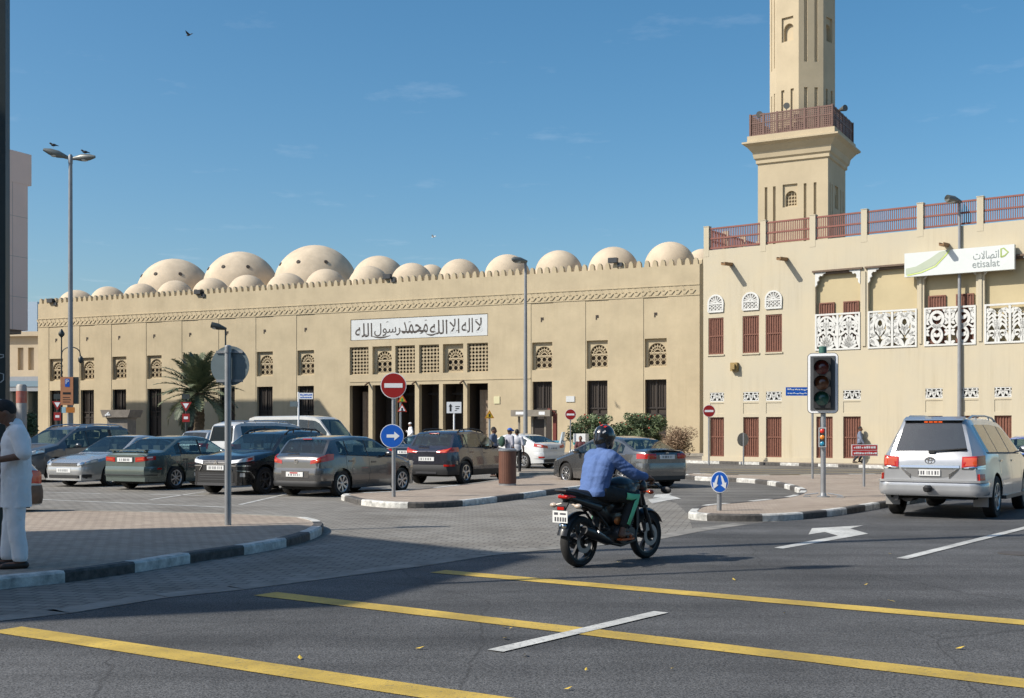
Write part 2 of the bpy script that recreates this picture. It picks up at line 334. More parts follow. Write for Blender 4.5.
def sheet(name, pts, z, m, kind='structure'):
    mb = MB(); mb.face([(q[0], q[1], z) for q in pts]); o = mb.build(name, m)
    me = o.data
    if me.polygons[0].normal.z < 0: me.flip_normals()
    if kind: o['kind'] = kind
    return o
sheet('ground', [(-900, -300), (900, -300), (900, 1800), (-900, 1800)], 0, mat('ground sand', (.28, .25, .21), .95, noise=.3, nscale=.3))
edge = [(-260, 655), (-80, 632), (0, 622), (70, 614), (169, 598), (246, 590), (360, 575), (428, 566), (491, 556), (551, 550), (612, 545), (664, 539), (700, 532), (750, 524.5)]
E2 = [G(*q) for q in edge]
road = [(-60, -12), (60, -12), (60, 40)] + [G(1250, 474).xy[:], G(1120, 474).xy[:], G(1000, 478).xy[:], G(900, 500).xy[:], G(800, 519).xy[:]]
road = [(-70, -20), (80, -20), (80, 41), (32, 41)] + [tuple(G(*q).xy) for q in ((1130, 482), (1000, 492), (900, 505), (850, 514), (800, 520), (760, 523))] + [tuple(q.xy) for q in E2[::-1]] + [(-70, 14)]
sheet('road', road, .004, asph)
lot = [tuple(q.xy) for q in E2] + [tuple(G(*q).xy) for q in ((692, 528), (688, 514), (676, 503), (640, 496), (612, 491), (618, 474), (640, 462))] + [(9.0, 60), (7.5, 74.2), (-40.8, 96.9), (-60, 105), (-75, 60), (-45, 18)]
sheet('car_park_paving', lot, .004, M_lot)
# side road past the mosque and in front of the yellow building
side = [tuple(G(*q).xy) for q in ((692, 528), (688, 514), (676, 503), (640, 496), (612, 491), (618, 474), (640, 462))] + [(9.0, 60.1)] + [tuple(G(*q).xy) for q in ((700, 463.5), (880, 468.5), (1060, 478), (1500, 500))] + [(80, 41.0), (32, 41.01)] + [tuple(G(*q).xy) for q in ((1130, 482), (1000, 490), (880, 500), (790, 518), (760, 523), (750, 524.5))]
sheet('side_road', side, .002, asph2)
# gutter strip along the road edge
mb = MB()
for a, b in zip(E2[:-1], E2[1:]):
    d = (b - a).normalized(); n = Vector((-d.y, d.x, 0)) * .32; z = Vector((0, 0, .009))
    mb.face([a + z, b + z, b + n + z, a + n + z])
o = mb.build('gutter', mat('gutter concrete', (.24, .228, .205), .9, noise=.45, nscale=2.2, bump=.3, bscale=40)); o['kind'] = 'structure'

def smooth_loop(pts, per=6, closed=True):
    n = len(pts); o = []
    for k in range(n if closed else n - 1):
        p0, p1, p2, p3 = (Vector(pts[(k + i) % n] if closed else pts[max(0, min(n - 1, k + i))]) for i in (-1, 0, 1, 2))
        for j in range(per):
            t = j / per
            o.append(.5 * (2 * p1 + (p2 - p0) * t + (2 * p0 - 5 * p1 + 4 * p2 - p3) * t * t + (3 * p1 - p0 - 3 * p2 + p3) * t ** 3))
    if not closed: o.append(Vector(pts[-1]))
    return o
def island(px, name, m_top, painted, h=.13, kw=.16, seg=1.05, per=6, phase=0., start_white=0):
    loop = [q.xy for q in (G(*p) for p in px)]
    loop = smooth_loop(loop, per)
    area = sum(a.x * b.y - b.x * a.y for a, b in zip(loop, loop[1:] + loop[:1]))
    if area < 0: loop = loop[::-1]
    n = len(loop); inn = []
    for k in range(n):
        d = (loop[(k + 1) % n] - loop[k - 1]).normalized(); inn.append(loop[k] + Vector((-d.y, d.x)) * kw)
    top = MB(); top.face([(q.x, q.y, h - .008) for q in inn]); o = top.build(name, m_top)
    if o.data.polygons[0].normal.z < 0: o.data.flip_normals()
    o['kind'] = 'structure'
    kb = MB(); s = phase
    for k in range(n):
        a, b = loop[k], loop[(k + 1) % n]; ia, ib = inn[k], inn[(k + 1) % n]
        L = (b - a).length; steps = max(1, int(L / .12)); mid = (a + b) / 2
        for j in range(steps):
            t0, t1 = j / steps, (j + 1) / steps; q0, q1 = a.lerp(b, t0), a.lerp(b, t1); i0, i1 = ia.lerp(ib, t0), ia.lerp(ib, t1)
            mi = (int((s + L * t0) / seg) + start_white) % 2 if painted(mid) else 2
            c0, c1 = q0.lerp(i0, .14), q1.lerp(i1, .14)
            kb.face([(*q0, 0), (*q1, 0), (*q1, h - .025), (*q0, h - .025)], mi); kb.face([(*q0, h - .025), (*q1, h - .025), (*c1, h), (*c0, h)], mi); kb.face([(*c0, h), (*c1, h), (*i1, h), (*i0, h)], mi)
            kb.face([(*i0, h), (*i1, h), (*i1, h - .03), (*i0, h - .03)], mi)
        s += L
    k = kb.build('kerb', [M_kw, M_kb, M_conc], fix=False); k['kind'] = 'structure'
I1 = [(-140, 612), (-60, 600), (0, 590), (65, 583), (135, 573), (200, 562), (252, 554), (292, 546), (316, 538), (323.5, 531), (314, 526), (290, 523), (220, 520), (120, 517.5), (40, 516.5), (-60, 516), (-140, 517)]
island(I1, 'pavement', M_isl, lambda q: q.y < 20.6, phase=.5, start_white=1)
I2 = [(345, 499), (349, 502.5), (365, 506), (400, 508.5), (450, 507.5), (500, 502), (550, 495), (590, 489.5), (608, 485), (604, 481), (570, 478.5), (520, 480), (480, 486.5), (440, 491.5), (400, 495.8)]
island(I2, 'pavement', M_isl, lambda q: q.y < 33, seg=1.5, phase=.6)
I3 = [(689, 517), (694, 520), (725, 521.5), (770, 521.5), (810, 519), (850, 514), (885, 508), (950, 499), (1040, 489.5), (1130, 482.5), (1130, 476.5), (1000, 476.8), (880, 477.5), (790, 478.5), (735, 478.5), (690, 477), (684, 478.7), (700, 480.8), (727, 481.8), (755, 483.6), (778, 487), (794, 491.5), (800, 496), (786, 502), (742, 507.5), (702, 511.5)]
island(I3, 'pavement', M_isl, lambda q: True, seg=.95)
# low kerbed strip behind the middle island, beside the white saloon
island([(505, 474.5), (520, 476.5), (560, 475.5), (600, 474), (604, 472.5), (560, 472.5), (510, 473)], 'pavement', M_walk, lambda q: False, per=4, kw=.12)
# far pavement along the yellow building and the mosque
def strip_walk(name, pts_front, pts_back, h=.13, painted=True):
    mb = MB(); kb = MB(); s = 0
    fr = [Vector(q) for q in pts_front]; mb.face([(q.x, q.y, h - .006) for q in fr] + [(q[0], q[1], h - .006) for q in pts_back[::-1]])
    for a, b in zip(fr[:-1], fr[1:]):
        L = (b - a).length; n = max(1, int(L / 1.0)); d = (b - a).normalized(); nn = Vector((-d.y, d.x)) * .16
        for j in range(n):
            q0, q1 = a.lerp(b, j / n), a.lerp(b, (j + 1) / n); mi = (j % 2) if painted else 2
            kb.face([(*q0, 0), (*q1, 0), (*q1, h), (*q0, h)], mi); kb.face([(*q0, h), (*q1, h), (*(q1 + nn), h), (*(q0 + nn), h)], mi)
    o = mb.build(name, M_walk); o['kind'] = 'structure'
    if o.data.polygons[0].normal.z < 0: o.data.flip_normals()
    k = kb.build('kerb', [M_kw, M_kb, M_conc], fix=False); k['kind'] = 'structure'
fa = [G(684, 463.0).xy, G(700, 463.5).xy, G(780, 465.5).xy, G(880, 468.5).xy, G(1060, 478).xy, G(1300, 492).xy]
strip_walk('pavement', fa, [(8.0, 61.5), (9.4, 57.9), (21, 49.3), (40, 36)])
MA = Vector((-39.5, 100)); MD = Vector((51.3, -24.3)).normalized(); MN = Vector((-MD.y, MD.x))
mfr = [MA + MD * t - MN * 3.0 for t in (-6, 10, 25, 40, 50, 58)]
strip_walk('pavement', mfr, [tuple(MA + MD * t + MN * .4) for t in (-6, 58)], painted=False)

# painted markings
def line(p0, p1, w, m, name='road_marking', z=.009):
    a, b = Vector(p0).xy, Vector(p1).xy; d = (b - a).normalized(); n = Vector((-d.y, d.x)) * w / 2
    K = max(2, int((b - a).length / .4)); mb = MB(); rnd = random.Random(int(a.x * 100)); L = []; Rr = []
    for k in range(K + 1):
        q = a.lerp(b, k / K); L.append(q + n * (1 + rnd.uniform(-.05, .05))); Rr.append(q - n * (1 + rnd.uniform(-.05, .05)))
    for k in range(K): mb.face([(*L[k], z), (*L[k + 1], z), (*Rr[k + 1], z), (*Rr[k], z)])
    o = mb.build(name, m); o['kind'] = 'structure'
    if o.data.polygons[0].normal.z < 0: o.data.flip_normals()
def ext(a, b, t): return a + (b - a) * t
a, b = G(438, 572), G(1024, 623.4); line(a, ext(a, b, 1.25), .29, M_yel, z=.0095)
a, b = G(265, 594.5), G(1024, 684.4); line(a, ext(a, b, 1.2), .29, M_yel, z=.0095)
a, b = G(6, 630), G(452, 697); line(a, ext(a, b, 1.3), .29, M_yel, z=.0095)
line(G(495, 652.3), G(661, 613.2), .145, M_wht, z=.013)
line(G(902, 559.5), ext(G(902, 559.5), G(1024, 528.7), 1.3), .145, M_wht, z=.013)
sheet('road_marking', [G(*q).xy for q in ((774, 548.2), (783, 549.2), (806, 545.2), (868, 534.2), (850, 529), (863.5, 525.8), (812, 528.8), (808.5, 535), (825, 532.5), (838, 536.3))], .0095, M_wht)
sheet('road_marking', [G(*q).xy for q in ((648, 500), (652, 504), (668, 500.5), (681, 499), (669, 495.2), (672, 494), (655, 495), (653, 498), (660, 497.6))], .0095, M_wht)
line(G(40, 499.8), G(226, 507.6), .12, M_wht)
for a, b in (((20, 491.5), (100, 494)), ((150, 494.5), (205, 496)), ((205, 492), (150, 500)), ((290, 493.5), (240, 505))): line(G(*a), G(*b), .1, M_wht)
for y in (469.2, 471.5, 473.8): line(G(700, y), G(1010, y + 2), .16, M_yel)
# fallen yellow leaves on the road
rnd = random.Random(5); lf = MB()
spots = [G(x, y) for x, y in ((504, 629), (505, 640), (525, 657), (568, 691), (619, 563), (511, 630), (893, 603), (890, 602.5), (866, 586), (734, 581), (784, 615), (672, 671), (640, 600), (960, 650), (586, 672), (420, 650), (300, 660), (890, 555))]
for c in spots:
    t = rnd.uniform(0, 6.3); r_ = rnd.uniform(.018, .04); u = Vector((math.cos(t), math.sin(t), .15)) * r_; w = Vector((-math.sin(t), math.cos(t), .1)) * r_ * .45; c = c + Vector((0, 0, .018))
    lf.face([c - u, c + w, c + u + Vector((0, 0, .008)), c - w])
o = lf.build('fallen_leaves', mat('dry leaf', (.6, .42, .06), .7), fix=False); tag(o, 'small yellow fallen leaves scattered over the dark asphalt', 'leaves', kind='stuff')
# manhole cover in the near lane
mh = G(1019, 554); mb = MB(); mb.lathe([(.26, .006), (.26, .012), (.22, .014), (.0, .014)], 28, (mh.x, mh.y, 0)); o = mb.build('manhole_cover', mat('iron', (.085, .075, .068), .7, .1, noise=.3)); tag(o, 'round dark iron manhole cover set in the asphalt at the right edge', 'manhole cover')
# ---------------------------------------------------------------- the mosque
class Facade:
    def __init__(s, A, d, off=0.):
        s.d = Vector(d).normalized(); s.n = Vector((-s.d.y, s.d.x)); s.A0 = Vector(A); s.A = s.A0 + s.n * off
        s.rz = math.atan2(s.d.y, s.d.x)
    def U(s, px):
        k = (px - CX) / F; return (k * s.A.y - s.A.x) / (s.d.x - k * s.d.y)
    def D(s, px): return s.A.y + s.U(px) * s.d.y
    def Z(s, px, py): return CH + (HZ - py) * s.D(px) / F
def wall(mb, x0, x1, z0, z1, y, holes, m=0, mr=None):
    """wall face at depth y with rectangular holes (x0, x1, z0, z1, depth) and their reveals"""
    xs = sorted({x0, x1, *[h[0] for h in holes], *[h[1] for h in holes]}); zs = sorted({z0, z1, *[h[2] for h in holes], *[h[3] for h in holes]})
    for a, b in zip(xs[:-1], xs[1:]):
        for c, d in zip(zs[:-1], zs[1:]):
            mx_, mz = (a + b) / 2, (c + d) / 2
            if any(h[0] < mx_ < h[1] and h[2] < mz < h[3] for h in holes): continue
            mb.face([(a, y, c), (b, y, c), (b, y, d), (a, y, d)], m)
    for a, b, c, d, dep in holes:
        r = m if mr is None else mr
        mb.face([(a, y, c), (a, y, d), (a, y + dep, d), (a, y + dep, c)], r); mb.face([(b, y, c), (b, y + dep, c), (b, y + dep, d), (b, y, d)], r)
        mb.face([(a, y, d), (b, y, d), (b, y + dep, d), (a, y + dep, d)], r); mb.face([(a, y, c), (a, y + dep, c), (b, y + dep, c), (b, y, c)], r)
def arch_pts(xc, ra, zs, rise, n=14):
    return [(xc - ra * math.cos(math.pi * k / n), zs + rise * math.sin(math.pi * k / n) ** .92) for k in range(n + 1)]
def arch_plate(mb, x0, x1, z0, z1, y, xc, ra, zb, zs, rise, dep, m=0):
    """plate filling a rectangle, with an arched opening and its reveal"""
    ap = arch_pts(xc, ra, zs, rise)
    mb.face([(x0, y, z0), (x1, y, z0), (x1, y, zb), (x0, y, zb)], m)
    mb.face([(x0, y, zb), (xc - ra, y, zb), (xc - ra, y, zs), (x0, y, zs)], m); mb.face([(xc + ra, y, zb), (x1, y, zb), (x1, y, zs), (xc + ra, y, zs)], m)
    n = len(ap) - 1; lf = [(x0, zs + (z1 - zs) * min(1, k / (n * .22))) if k < n * .22 else (x0 + (x1 - x0) * (k / n - .22) / .56, z1) if k <= n * .78 else (x1, zs + (z1 - zs) * max(0., (n - k) / (n * .22))) for k in range(n + 1)]
    for k in range(n):
        mb.face([(ap[k][0], y, ap[k][1]), (ap[k + 1][0], y, ap[k + 1][1]), (lf[k + 1][0], y, lf[k + 1][1]), (lf[k][0], y, lf[k][1])], m)
    c1, c2 = (x0, z1), (x1, z1)
    k = next(k for k in range(n + 1) if lf[k][1] >= z1 - 1e-6)
    if lf[k][0] > x0: mb.face([(lf[k - 1][0], y, lf[k - 1][1]), (lf[k][0], y, z1), (x0, y, z1)], m)
    k = max(k for k in range(n + 1) if lf[k][1] >= z1 - 1e-6)
    if lf[k][0] < x1: mb.face([(lf[k][0], y, z1), (lf[k + 1][0], y, lf[k + 1][1]), (x1, y, z1)], m)
    ring = [(xc - ra, zb)] + ap + [(xc + ra, zb)]
    for a, b in zip(ring, ring[1:] + ring[:1]): mb.face([(a[0], y, a[1]), (a[0], y + dep, a[1]), (b[0], y + dep, b[1]), (b[0], y, b[1])], m)

M_mw = mat('mosque render', (.50, .415, .275), .9, noise=.16, nscale=.5, bump=.14, bscale=25, streak=.3)
M_mlat = mat('mosque lattice', (.46, .375, .245), .85, noise=.1)
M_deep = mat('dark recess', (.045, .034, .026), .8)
M_dkw = mat('dark brown wood', (.028, .02, .016), .55, noise=.4, nscale=12)
M_dkw2 = mat('brown door wood', (.13, .085, .055), .6, noise=.35, nscale=10)
M_dome = mat('dome render', (.56, .46, .335), .85, noise=.2, nscale=.8, bump=.25, bscale=9, streak=.2)
M_panel = mat('sign panel white', (.58, .60, .60), .6, noise=.08, nscale=2)
M_ink = mat('calligraphy ink', (.055, .045, .04), .6)
MF = Facade(MA, MD)
L = 56.8; TOPZ = 12.05
mos = thing('mosque', 'long sand coloured mosque with rows of domes behind a crenellated parapet', 'mosque', (MA.x, MA.y, 0), MF.rz)
wins = [(56, 0), (87, 0), (119, 0), (154, 0), (190, 0), (227, 0), (264.5, 0), (305.5, 0), (542, 0), (597, 0), (655.5, 0)]
wb = MB(); y0 = 0
FZ0, FZ1 = 10.1, 10.82
bays = []; holes0 = []
for px, _ in wins:
    u = MF.U(px); bays.append(u); holes0.append((u - .82, u + .82, .02, FZ0, .03))
pu = [MF.U(q) for q in (359, 382, 405, 429, 453, 477.5)]
PX0, PX1 = MF.U(350.5), MF.U(488)
holes0.append((PX0, PX1, 8.02, 9.55, .07))                            # sign panel recess
pw = .80
ph = []
for k, u in enumerate(pu):
    ph.append((u - pw, u + pw, 5.55, 7.55, .28)); ph.append((u - pw, u + pw, .25, 4.78, .38))
wall(wb, 0, L, 0, TOPZ, 0, holes0 + ph, 0)
wb.face([(PX0, .07, 8.02), (PX1, .07, 8.02), (PX1, .07, 9.55), (PX0, .07, 9.55)], 0)
WT, WB_, DT = 7.45, 5.6, 4.82
for u in bays:
    wall(wb, u - .82, u + .82, .02, FZ0, .03, [(u - .74, u + .74, WB_, WT, .2), (u - .72, u + .72, .9, DT, .3)], 0)
    arch_plate(wb, u - .74, u + .74, WB_, WT, .23, u + .04, .6, WB_ + .06, WB_ + .95, .62, .2, 0)
for k in (1, 4):
    u = pu[k]; arch_plate(wb, u - pw, u + pw, 5.55, 7.55, .28, u + .05, .64, 5.63, 6.55, .66, .18, 0)
# ends, back, roof
wb.face([(L, 0, 0), (L, 22, 0), (L, 22, TOPZ), (L, 0, TOPZ)], 0); wb.face([(0, 0, 0), (0, 0, TOPZ), (0, 22, TOPZ), (0, 22, 0)], 0)
wb.face([(0, 22, 0), (0, 22, TOPZ), (L, 22, TOPZ), (L, 22, 0)], 0)
wb.face([(0, .35, TOPZ - .004), (L, .35, TOPZ - .004), (L, 0, TOPZ), (0, 0, TOPZ)], 0); wb.face([(0, .35, 11.2), (L, .35, 11.2), (L, .35, TOPZ - .004), (0, .35, TOPZ - .004)], 0)
wb.face([(0, .35, 11.2), (L, .35, 11.2), (L, 22, 11.2), (0, 22, 11.2)], 0)
# thin horizontal moulding and narrow drain holes
wb.box(PX0 - .05, PX1 + 3.2, -.035, .001, 5.02, 5.1)
wb.build('wall', M_mw, mos)
for u in bays:
    dh = MB(); zc = 8.95; dh.box(u - .1, u + .1, .01, .033, zc - .02, zc + .16); dh.box(u - .1, u - .02, .01, .033, zc - .14, zc - .018)
    dh.build('drain_hole', M_deep, mos)
# frieze: two ledges with a rope of slanted blocks between
fz = MB(); fz.box(0, L, -.035, -.001, FZ0, FZ0 + .07); fz.box(0, L, -.04, -.001, FZ1 - .07, FZ1); 
n = int(L / .46)
for k in range(n):
    x = k * .46 + .05
    for (za, zb_, sg) in ((FZ0 + .11, FZ0 + .345, 1), (FZ0 + .375, FZ1 - .11, -1)):
        fz.prism([(x, za), (x + .17, za), (x + .17 + .2 * sg, zb_), (x + .2 * sg, zb_)], -.045, -.001, 'xz')
fz.build('frieze', M_mw, mos)
# battlements
bt = MB(); n = int(L / .54)
for k in range(n):
    x = .12 + k * .54 * (L - .24 - .3) / (.54 * (n - 1))
    bt.prism([(x - .02, TOPZ - .003), (x + .32, TOPZ - .003), (x + .28, TOPZ + .30), (x + .22, TOPZ + .40), (x + .15, TOPZ + .44), (x + .08, TOPZ + .40), (x + .02, TOPZ + .30)], .02, .30, 'xz')
for k in range(40):
    y = .55 + k * .54
    bt.prism([(y, TOPZ - .003), (y + .32, TOPZ - .003), (y + .26, TOPZ + .34), (y + .15, TOPZ + .44), (y + .04, TOPZ + .34)], L - .30, L - .02, 'yz')
bt.build('battlements', M_mw, mos)
# lattice windows
def arch_lattice(mb, u, y, ra, zb, zs, rise, t=.042):
    ap = arch_pts(u, ra, zs, rise, 16)
    for k in range(2, 16, 2): mb.ribbon([(u + (ap[k][0] - u) * .36, zs + (ap[k][1] - zs) * .36), ap[k]], [t * .8, t * 1.6], y, y + .06)
    for f in (.36, .68, 1.0): mb.ribbon([(u + (q[0] - u) * f, zs + (q[1] - zs) * f) for q in ap], t * 1.3, y - .012, y + .07)
    mb.box(u - ra, u + ra, y - .012, y + .07, zs - .05, zs + .05); mb.box(u - ra, u + ra, y - .012, y + .07, zb, zb + .06)
    c = 3; w = 2 * ra / c; h = (zs - .05 - zb - .06) / 2
    for i in range(c):
        for j in range(2):
            xc, zc = u - ra + w * (i + .5), zb + .06 + h * (j + .5)
            mb.ribbon([(xc + w * .46 * math.cos(R(60 * q)), zc + h * .48 * math.sin(R(60 * q))) for q in range(7)], t, y, y + .06)
    for i in range(c + 1): mb.box(u - ra + w * i - t * .45, u - ra + w * i + t * .45, y + .005, y + .055, zb + .06, zs - .05)
def hex_lattice(mb, x0, x1, z0, z1, y, w=.25, t=.066):
    mb.box(x0, x0 + .07, y - .01, y + .07, z0, z1); mb.box(x1 - .07, x1, y - .01, y + .07, z0, z1); mb.box(x0 + .07, x1 - .07, y - .01, y + .07, z0, z0 + .07); mb.box(x0 + .07, x1 - .07, y - .01, y + .07, z1 - .07, z1)
    nx = max(2, round((x1 - x0) / w)); wx = (x1 - x0) / nx; nz = round((z1 - z0) / w); hz = (z1 - z0) / nz
    for i in range(nx):
        for j in range(nz):
            xc, zc = x0 + wx * (i + .5), z0 + hz * (j + .5)
            mb.ribbon([(xc + wx * .5 * math.cos(R(45 * q + 22.5)), zc + hz * .5 * math.sin(R(45 * q + 22.5))) for q in range(9)], t, y, y + .055)
            mb.box(xc + wx * .5 - .045, xc + wx * .5 + .045, y + .005, y + .05, zc + hz * .5 - .045, zc + hz * .5 + .045) if i < nx - 1 and j < nz - 1 else None
for u in bays:
    lat = MB(); arch_lattice(lat, u + .04, .30, .6, WB_ + .06, WB_ + .95, .62); o = lat.build('arched_window', M_mlat, mos)
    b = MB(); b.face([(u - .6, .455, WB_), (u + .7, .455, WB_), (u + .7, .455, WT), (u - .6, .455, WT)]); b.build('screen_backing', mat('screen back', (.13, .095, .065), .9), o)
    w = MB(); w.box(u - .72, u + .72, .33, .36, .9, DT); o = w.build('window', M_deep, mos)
    w = MB()
    for xx in (-.72, -.045, .63): w.box(u + xx, u + xx + .09, .25, .33, .9, DT)
    for zz_ in (.9, 2.55, 2.95, DT - .1): w.box(u - .63, u - .045, .26, .33, zz_, zz_ + .1); w.box(u + .045, u + .63, .26, .33, zz_, zz_ + .1)
    for xx in (-.42, -.26, .2, .36): w.box(u + xx, u + xx + .035, .28, .33, 3.05, DT - .1)
    for xx in (-.63, .045):  w.box(u + xx + .02, u + xx + .56, .3, .33, 1.0, 2.55)
    w.build('shutter', M_dkw, o)
    w = MB(); w.box(u - .8, u + .8, -.05, .054, .78, .9); w.build('sill', M_mw, o)
for k, u in enumerate(pu):
    lat = MB()
    if k in (1, 4): arch_lattice(lat, u + .05, .32, .64, 5.63, 6.55, .66)
    else: hex_lattice(lat, u - pw, u + pw, 5.55, 7.55, .16)
    o = lat.build('lattice_window', M_mlat, mos)
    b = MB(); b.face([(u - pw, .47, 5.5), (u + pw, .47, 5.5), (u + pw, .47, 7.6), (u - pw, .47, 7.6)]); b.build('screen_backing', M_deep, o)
    d = MB(); x_, y_ = u - pw, u + pw; d.face([(x_, 1.9, .25), (y_, 1.9, .25), (y_, 1.9, 4.78), (x_, 1.9, 4.78)]); d.face([(x_, .38, .25), (x_, .38, 4.78), (x_, 1.9, 4.78), (x_, 1.9, .25)]); d.face([(y_, .38, .25), (y_, 1.9, .25), (y_, 1.9, 4.78), (y_, .38, 4.78)]); d.face([(x_, .38, 4.78), (y_, .38, 4.78), (y_, 1.9, 4.78), (x_, 1.9, 4.78)]); d.face([(x_, .38, .25), (x_, 1.9, .25), (y_, 1.9, .25), (y_, .38, .25)]); o = d.build('doorway', M_deep, mos)  # inner jambs, floor and back coloured near black to paint in the doorway shade
    if k in (0, 5):
        d = MB(); d.box(u - .32, u + .40, 1.0, 1.06, .3, 4.35)
        for j in range(9):
            for i in range(2): d.box(u - .28 + i * .33, u + .01 + i * .33, .97, 1.0, .4 + j * .43, .74 + j * .43)
        d.build('door', mat('pale door wood', (.30, .22, .15), .6, noise=.2), o)
    else:
        d = MB(); d.box(u - pw, u + pw, 1.3, 1.4, 4.05, 4.2); d.box(u - .05, u + .05, 1.32, 1.4, .3, 4.05); d.build('door_frame', M_dkw, o)
sp = MB()
for u in (pu[1] - 1.12, pu[3] - 1.1, pu[5] - 1.12): sp.bar((u, .0, 5.0), (u + .03, -.5, 4.78), .09, .09)
sp.build('water_spout', M_dkw2, mos)
pl = MB(); pl.box(PX0 - .6, PX1 + .6, -1.6, .0, .131, .28); pl.box(PX0 - .3, PX1 + .3, -1.1, -.002, .28, .30); pl.build('entrance_step', M_conc, mos)
# calligraphy panel
cp = MB(); cp.box(PX0 + .06, PX1 - .06, .02, .069, 8.06, 9.5); o = cp.build('inscription_panel', M_panel, mos)
tx = MB(); wd = PX1 - PX0 - .5
for w_, f0, f1, h_, dz in (('الله', .035, .165, 1.0, -.02), ('رسول', .18, .375, .92, -.04), ('محمد', .385, .575, .86, .03), ('الله', .59, .715, 1.0, -.02), ('الا', .73, .80, 1.0, .02), ('اله', .815, .895, 1.0, .02), ('لا', .91, .96, 1.0, .02)):
    tx.text(arabic(w_), h_, (f1 - f0) * (PX1 - PX0), (PX0 + (f0 + f1) / 2 * (PX1 - PX0), .016, 8.77 + dz), 'xz', 0, off=.004)
for f0, f1, z_ in ((.16, .30, 8.30), (.36, .56, 8.62), (.56, .64, 8.34)):
    tx.ribbon([(PX0 + (f0 + (f1 - f0) * k / 10) * (PX1 - PX0), z_ - .12 * math.sin(math.pi * k / 10)) for k in range(11)], [.02 + .09 * math.sin(math.pi * k / 10) for k in range(11)], .006, .018)
for k in range(13):
    q = random.Random(k); x = PX0 + .5 + (wd - .6) * (k + q.random()) / 13; z = 8.3 + q.choice((.0, .92, .82, .1)) + q.random() * .08
    tx.ribbon([(x, z), (x + .1, z + .035), (x + .19, z + .02)], .035, .010, .018)
tx.build('inscription', M_ink, o)
sb = MB(); u = MF.U(497); z = MF.Z(497, 400); sb.box(u - .22, u + .22, -.05, -.002, z - .25, z + .25); sb.build('notice_plate', mat('cream plate', (.62, .58, .36), .5), mos)
sb = MB(); u = MF.U(570.5); z = MF.Z(570.5, 399); sb.box(u - .3, u + .3, -.05, -.002, z - .19, z + .19); sb.build('notice_plate', M_panel, mos)
# side porch at the left that juts out
pu_ = MF.U(143), MF.U(214)
# domes
def dome(px, top, hw, base, set_, name='dome'):
    f = Facade(MA, MD, set_); D = f.D(px); s = F / D
    h = base - top; r = (hw * hw + h * h) / (2 * h) / s; zc = CH + (HZ - top) / s - r
    u = f.U(px); z0 = 11.2; mb = MB()
    t0 = max(-.2, (z0 + .25 - zc) / r); a0 = math.asin(max(-.95, min(.95, t0)))
    prof = [(r * math.cos(a0) + .12, z0), (r * math.cos(a0) + .12, zc + r * math.sin(a0))] + [(r * math.cos(a), zc + r * math.sin(a)) for a in [a0 + (math.pi / 2 - a0) * k / 22 for k in range(23)]]
    mb.lathe(prof, 48, (u, set_, 0)); o = mb.build(name, M_dome, mos, 30)
    return o, u, set_, zc, r
for px, top, hw in ((670, 242, 24.5), (613.5, 247, 24), (559, 250.5, 23), (507.5, 254.5, 22), (460, 259, 20.5), (412, 263, 20), (369, 266, 19.5), (326, 269, 19.5), (287, 273, 19), (247.5, 275, 18), (211.5, 278, 17.5), (175.5, 280.5, 17), (141.5, 283.5, 16.5), (108.5, 286.5, 16), (77, 290, 15.5)):
    dome(px, top, hw, 258 + (670 - px) * .0638 + 2, 4.2)
for px, top, hw, b in ((175, 259, 36, 286), (241, 252, 37, 283), (316, 245.5, 41, 278)):
    o, u, s_, zc, r = dome(px, top, hw, b, 12.5)
    v = MB()
    for az in (-2.2, -1.45, -.7):
        q = Vector((math.cos(az) * .87, math.sin(az) * .87, .5)); c = Vector((u, s_, zc)) + q * r; v.cyl(c - q * .05, c + q * .04, .17, n=10)
    v.build('vent', M_deep, o)
dome(379, 256, 26, 274, 10.5); dome(431, 264.5, 14, 274, 10.5); dome(702, 249, 16, 262, 10)
# floodlights on the parapet
for px, py in ((51.5, 301.5), (199, 293), (388, 277.5), (613.5, 261.5)):
    u = MF.U(px); z = MF.Z(px, py); f = MB(); f.box(u - .3, u + .3, -.25, .1, z - .1, z + .22); f.bar((u + .25, .05, z - .1), (u + .5, .1, TOPZ + .25), .12, .12); f.box(u + .3, u + .62, -.1, .12, z - .35, z - .1); f.build('floodlight', mat('lamp housing dark', (.03, .035, .04), .5), mos)

# ---------------------------------------------------------------- yellow corner building with white carved balconies
M_yw = mat('yellow render', (.485, .42, .295), .9, noise=.2, nscale=.4, bump=.12, bscale=22, streak=.4, alt=(.475, .43, .33))
M_yw2 = mat('balcony back wall', (.49, .41, .25), .9, noise=.1, nscale=.6)
M_red = mat('red brown wood', (.185, .07, .042), .6, noise=.3, nscale=9)
M_rail = mat('red railing paint', (.22, .07, .05), .55, noise=.2)
M_car = mat('white plaster carving', (.62, .62, .59), .75, noise=.1)
EB = Vector((9.2, 57.7)); EFc = Facade(EB, (.806, -.592))
off = thing('commercial_building', 'pale yellow rendered building with white carved balconies and red roof railing', 'building', (EB.x, EB.y, 0), EFc.rz)
U, Z = EFc.U, EFc.Z
EL = 24.0; ET = 10.2
eb = MB(); holes = []
win = []; wx = [(716, 7.6), (750.8, 8.2), (773.8, 8.2)]
for px, hw in wx:
    a, b = U(px - hw), U(px + hw); win.append((a, b)); holes.append((a, b, 5.2, 6.95, .1))
bay_px = [(815.3, 860.3), (868, 917), (924.2, 976), (984.5, 1036)]
bayu = [(U(a), U(b)) for a, b in bay_px]; du = bayu[2][0] - bayu[1][0]
bayu += [(bayu[3][0] + du * k, bayu[3][1] + du * k) for k in (1, 2)]
for a, b in bayu: holes.append((a, b, 5.22, 8.72, .22))
doors = [(717, 7), (751, 7.8), (773.8, 7.8), (824.5, 8.2), (852, 8.8)]
dob = []
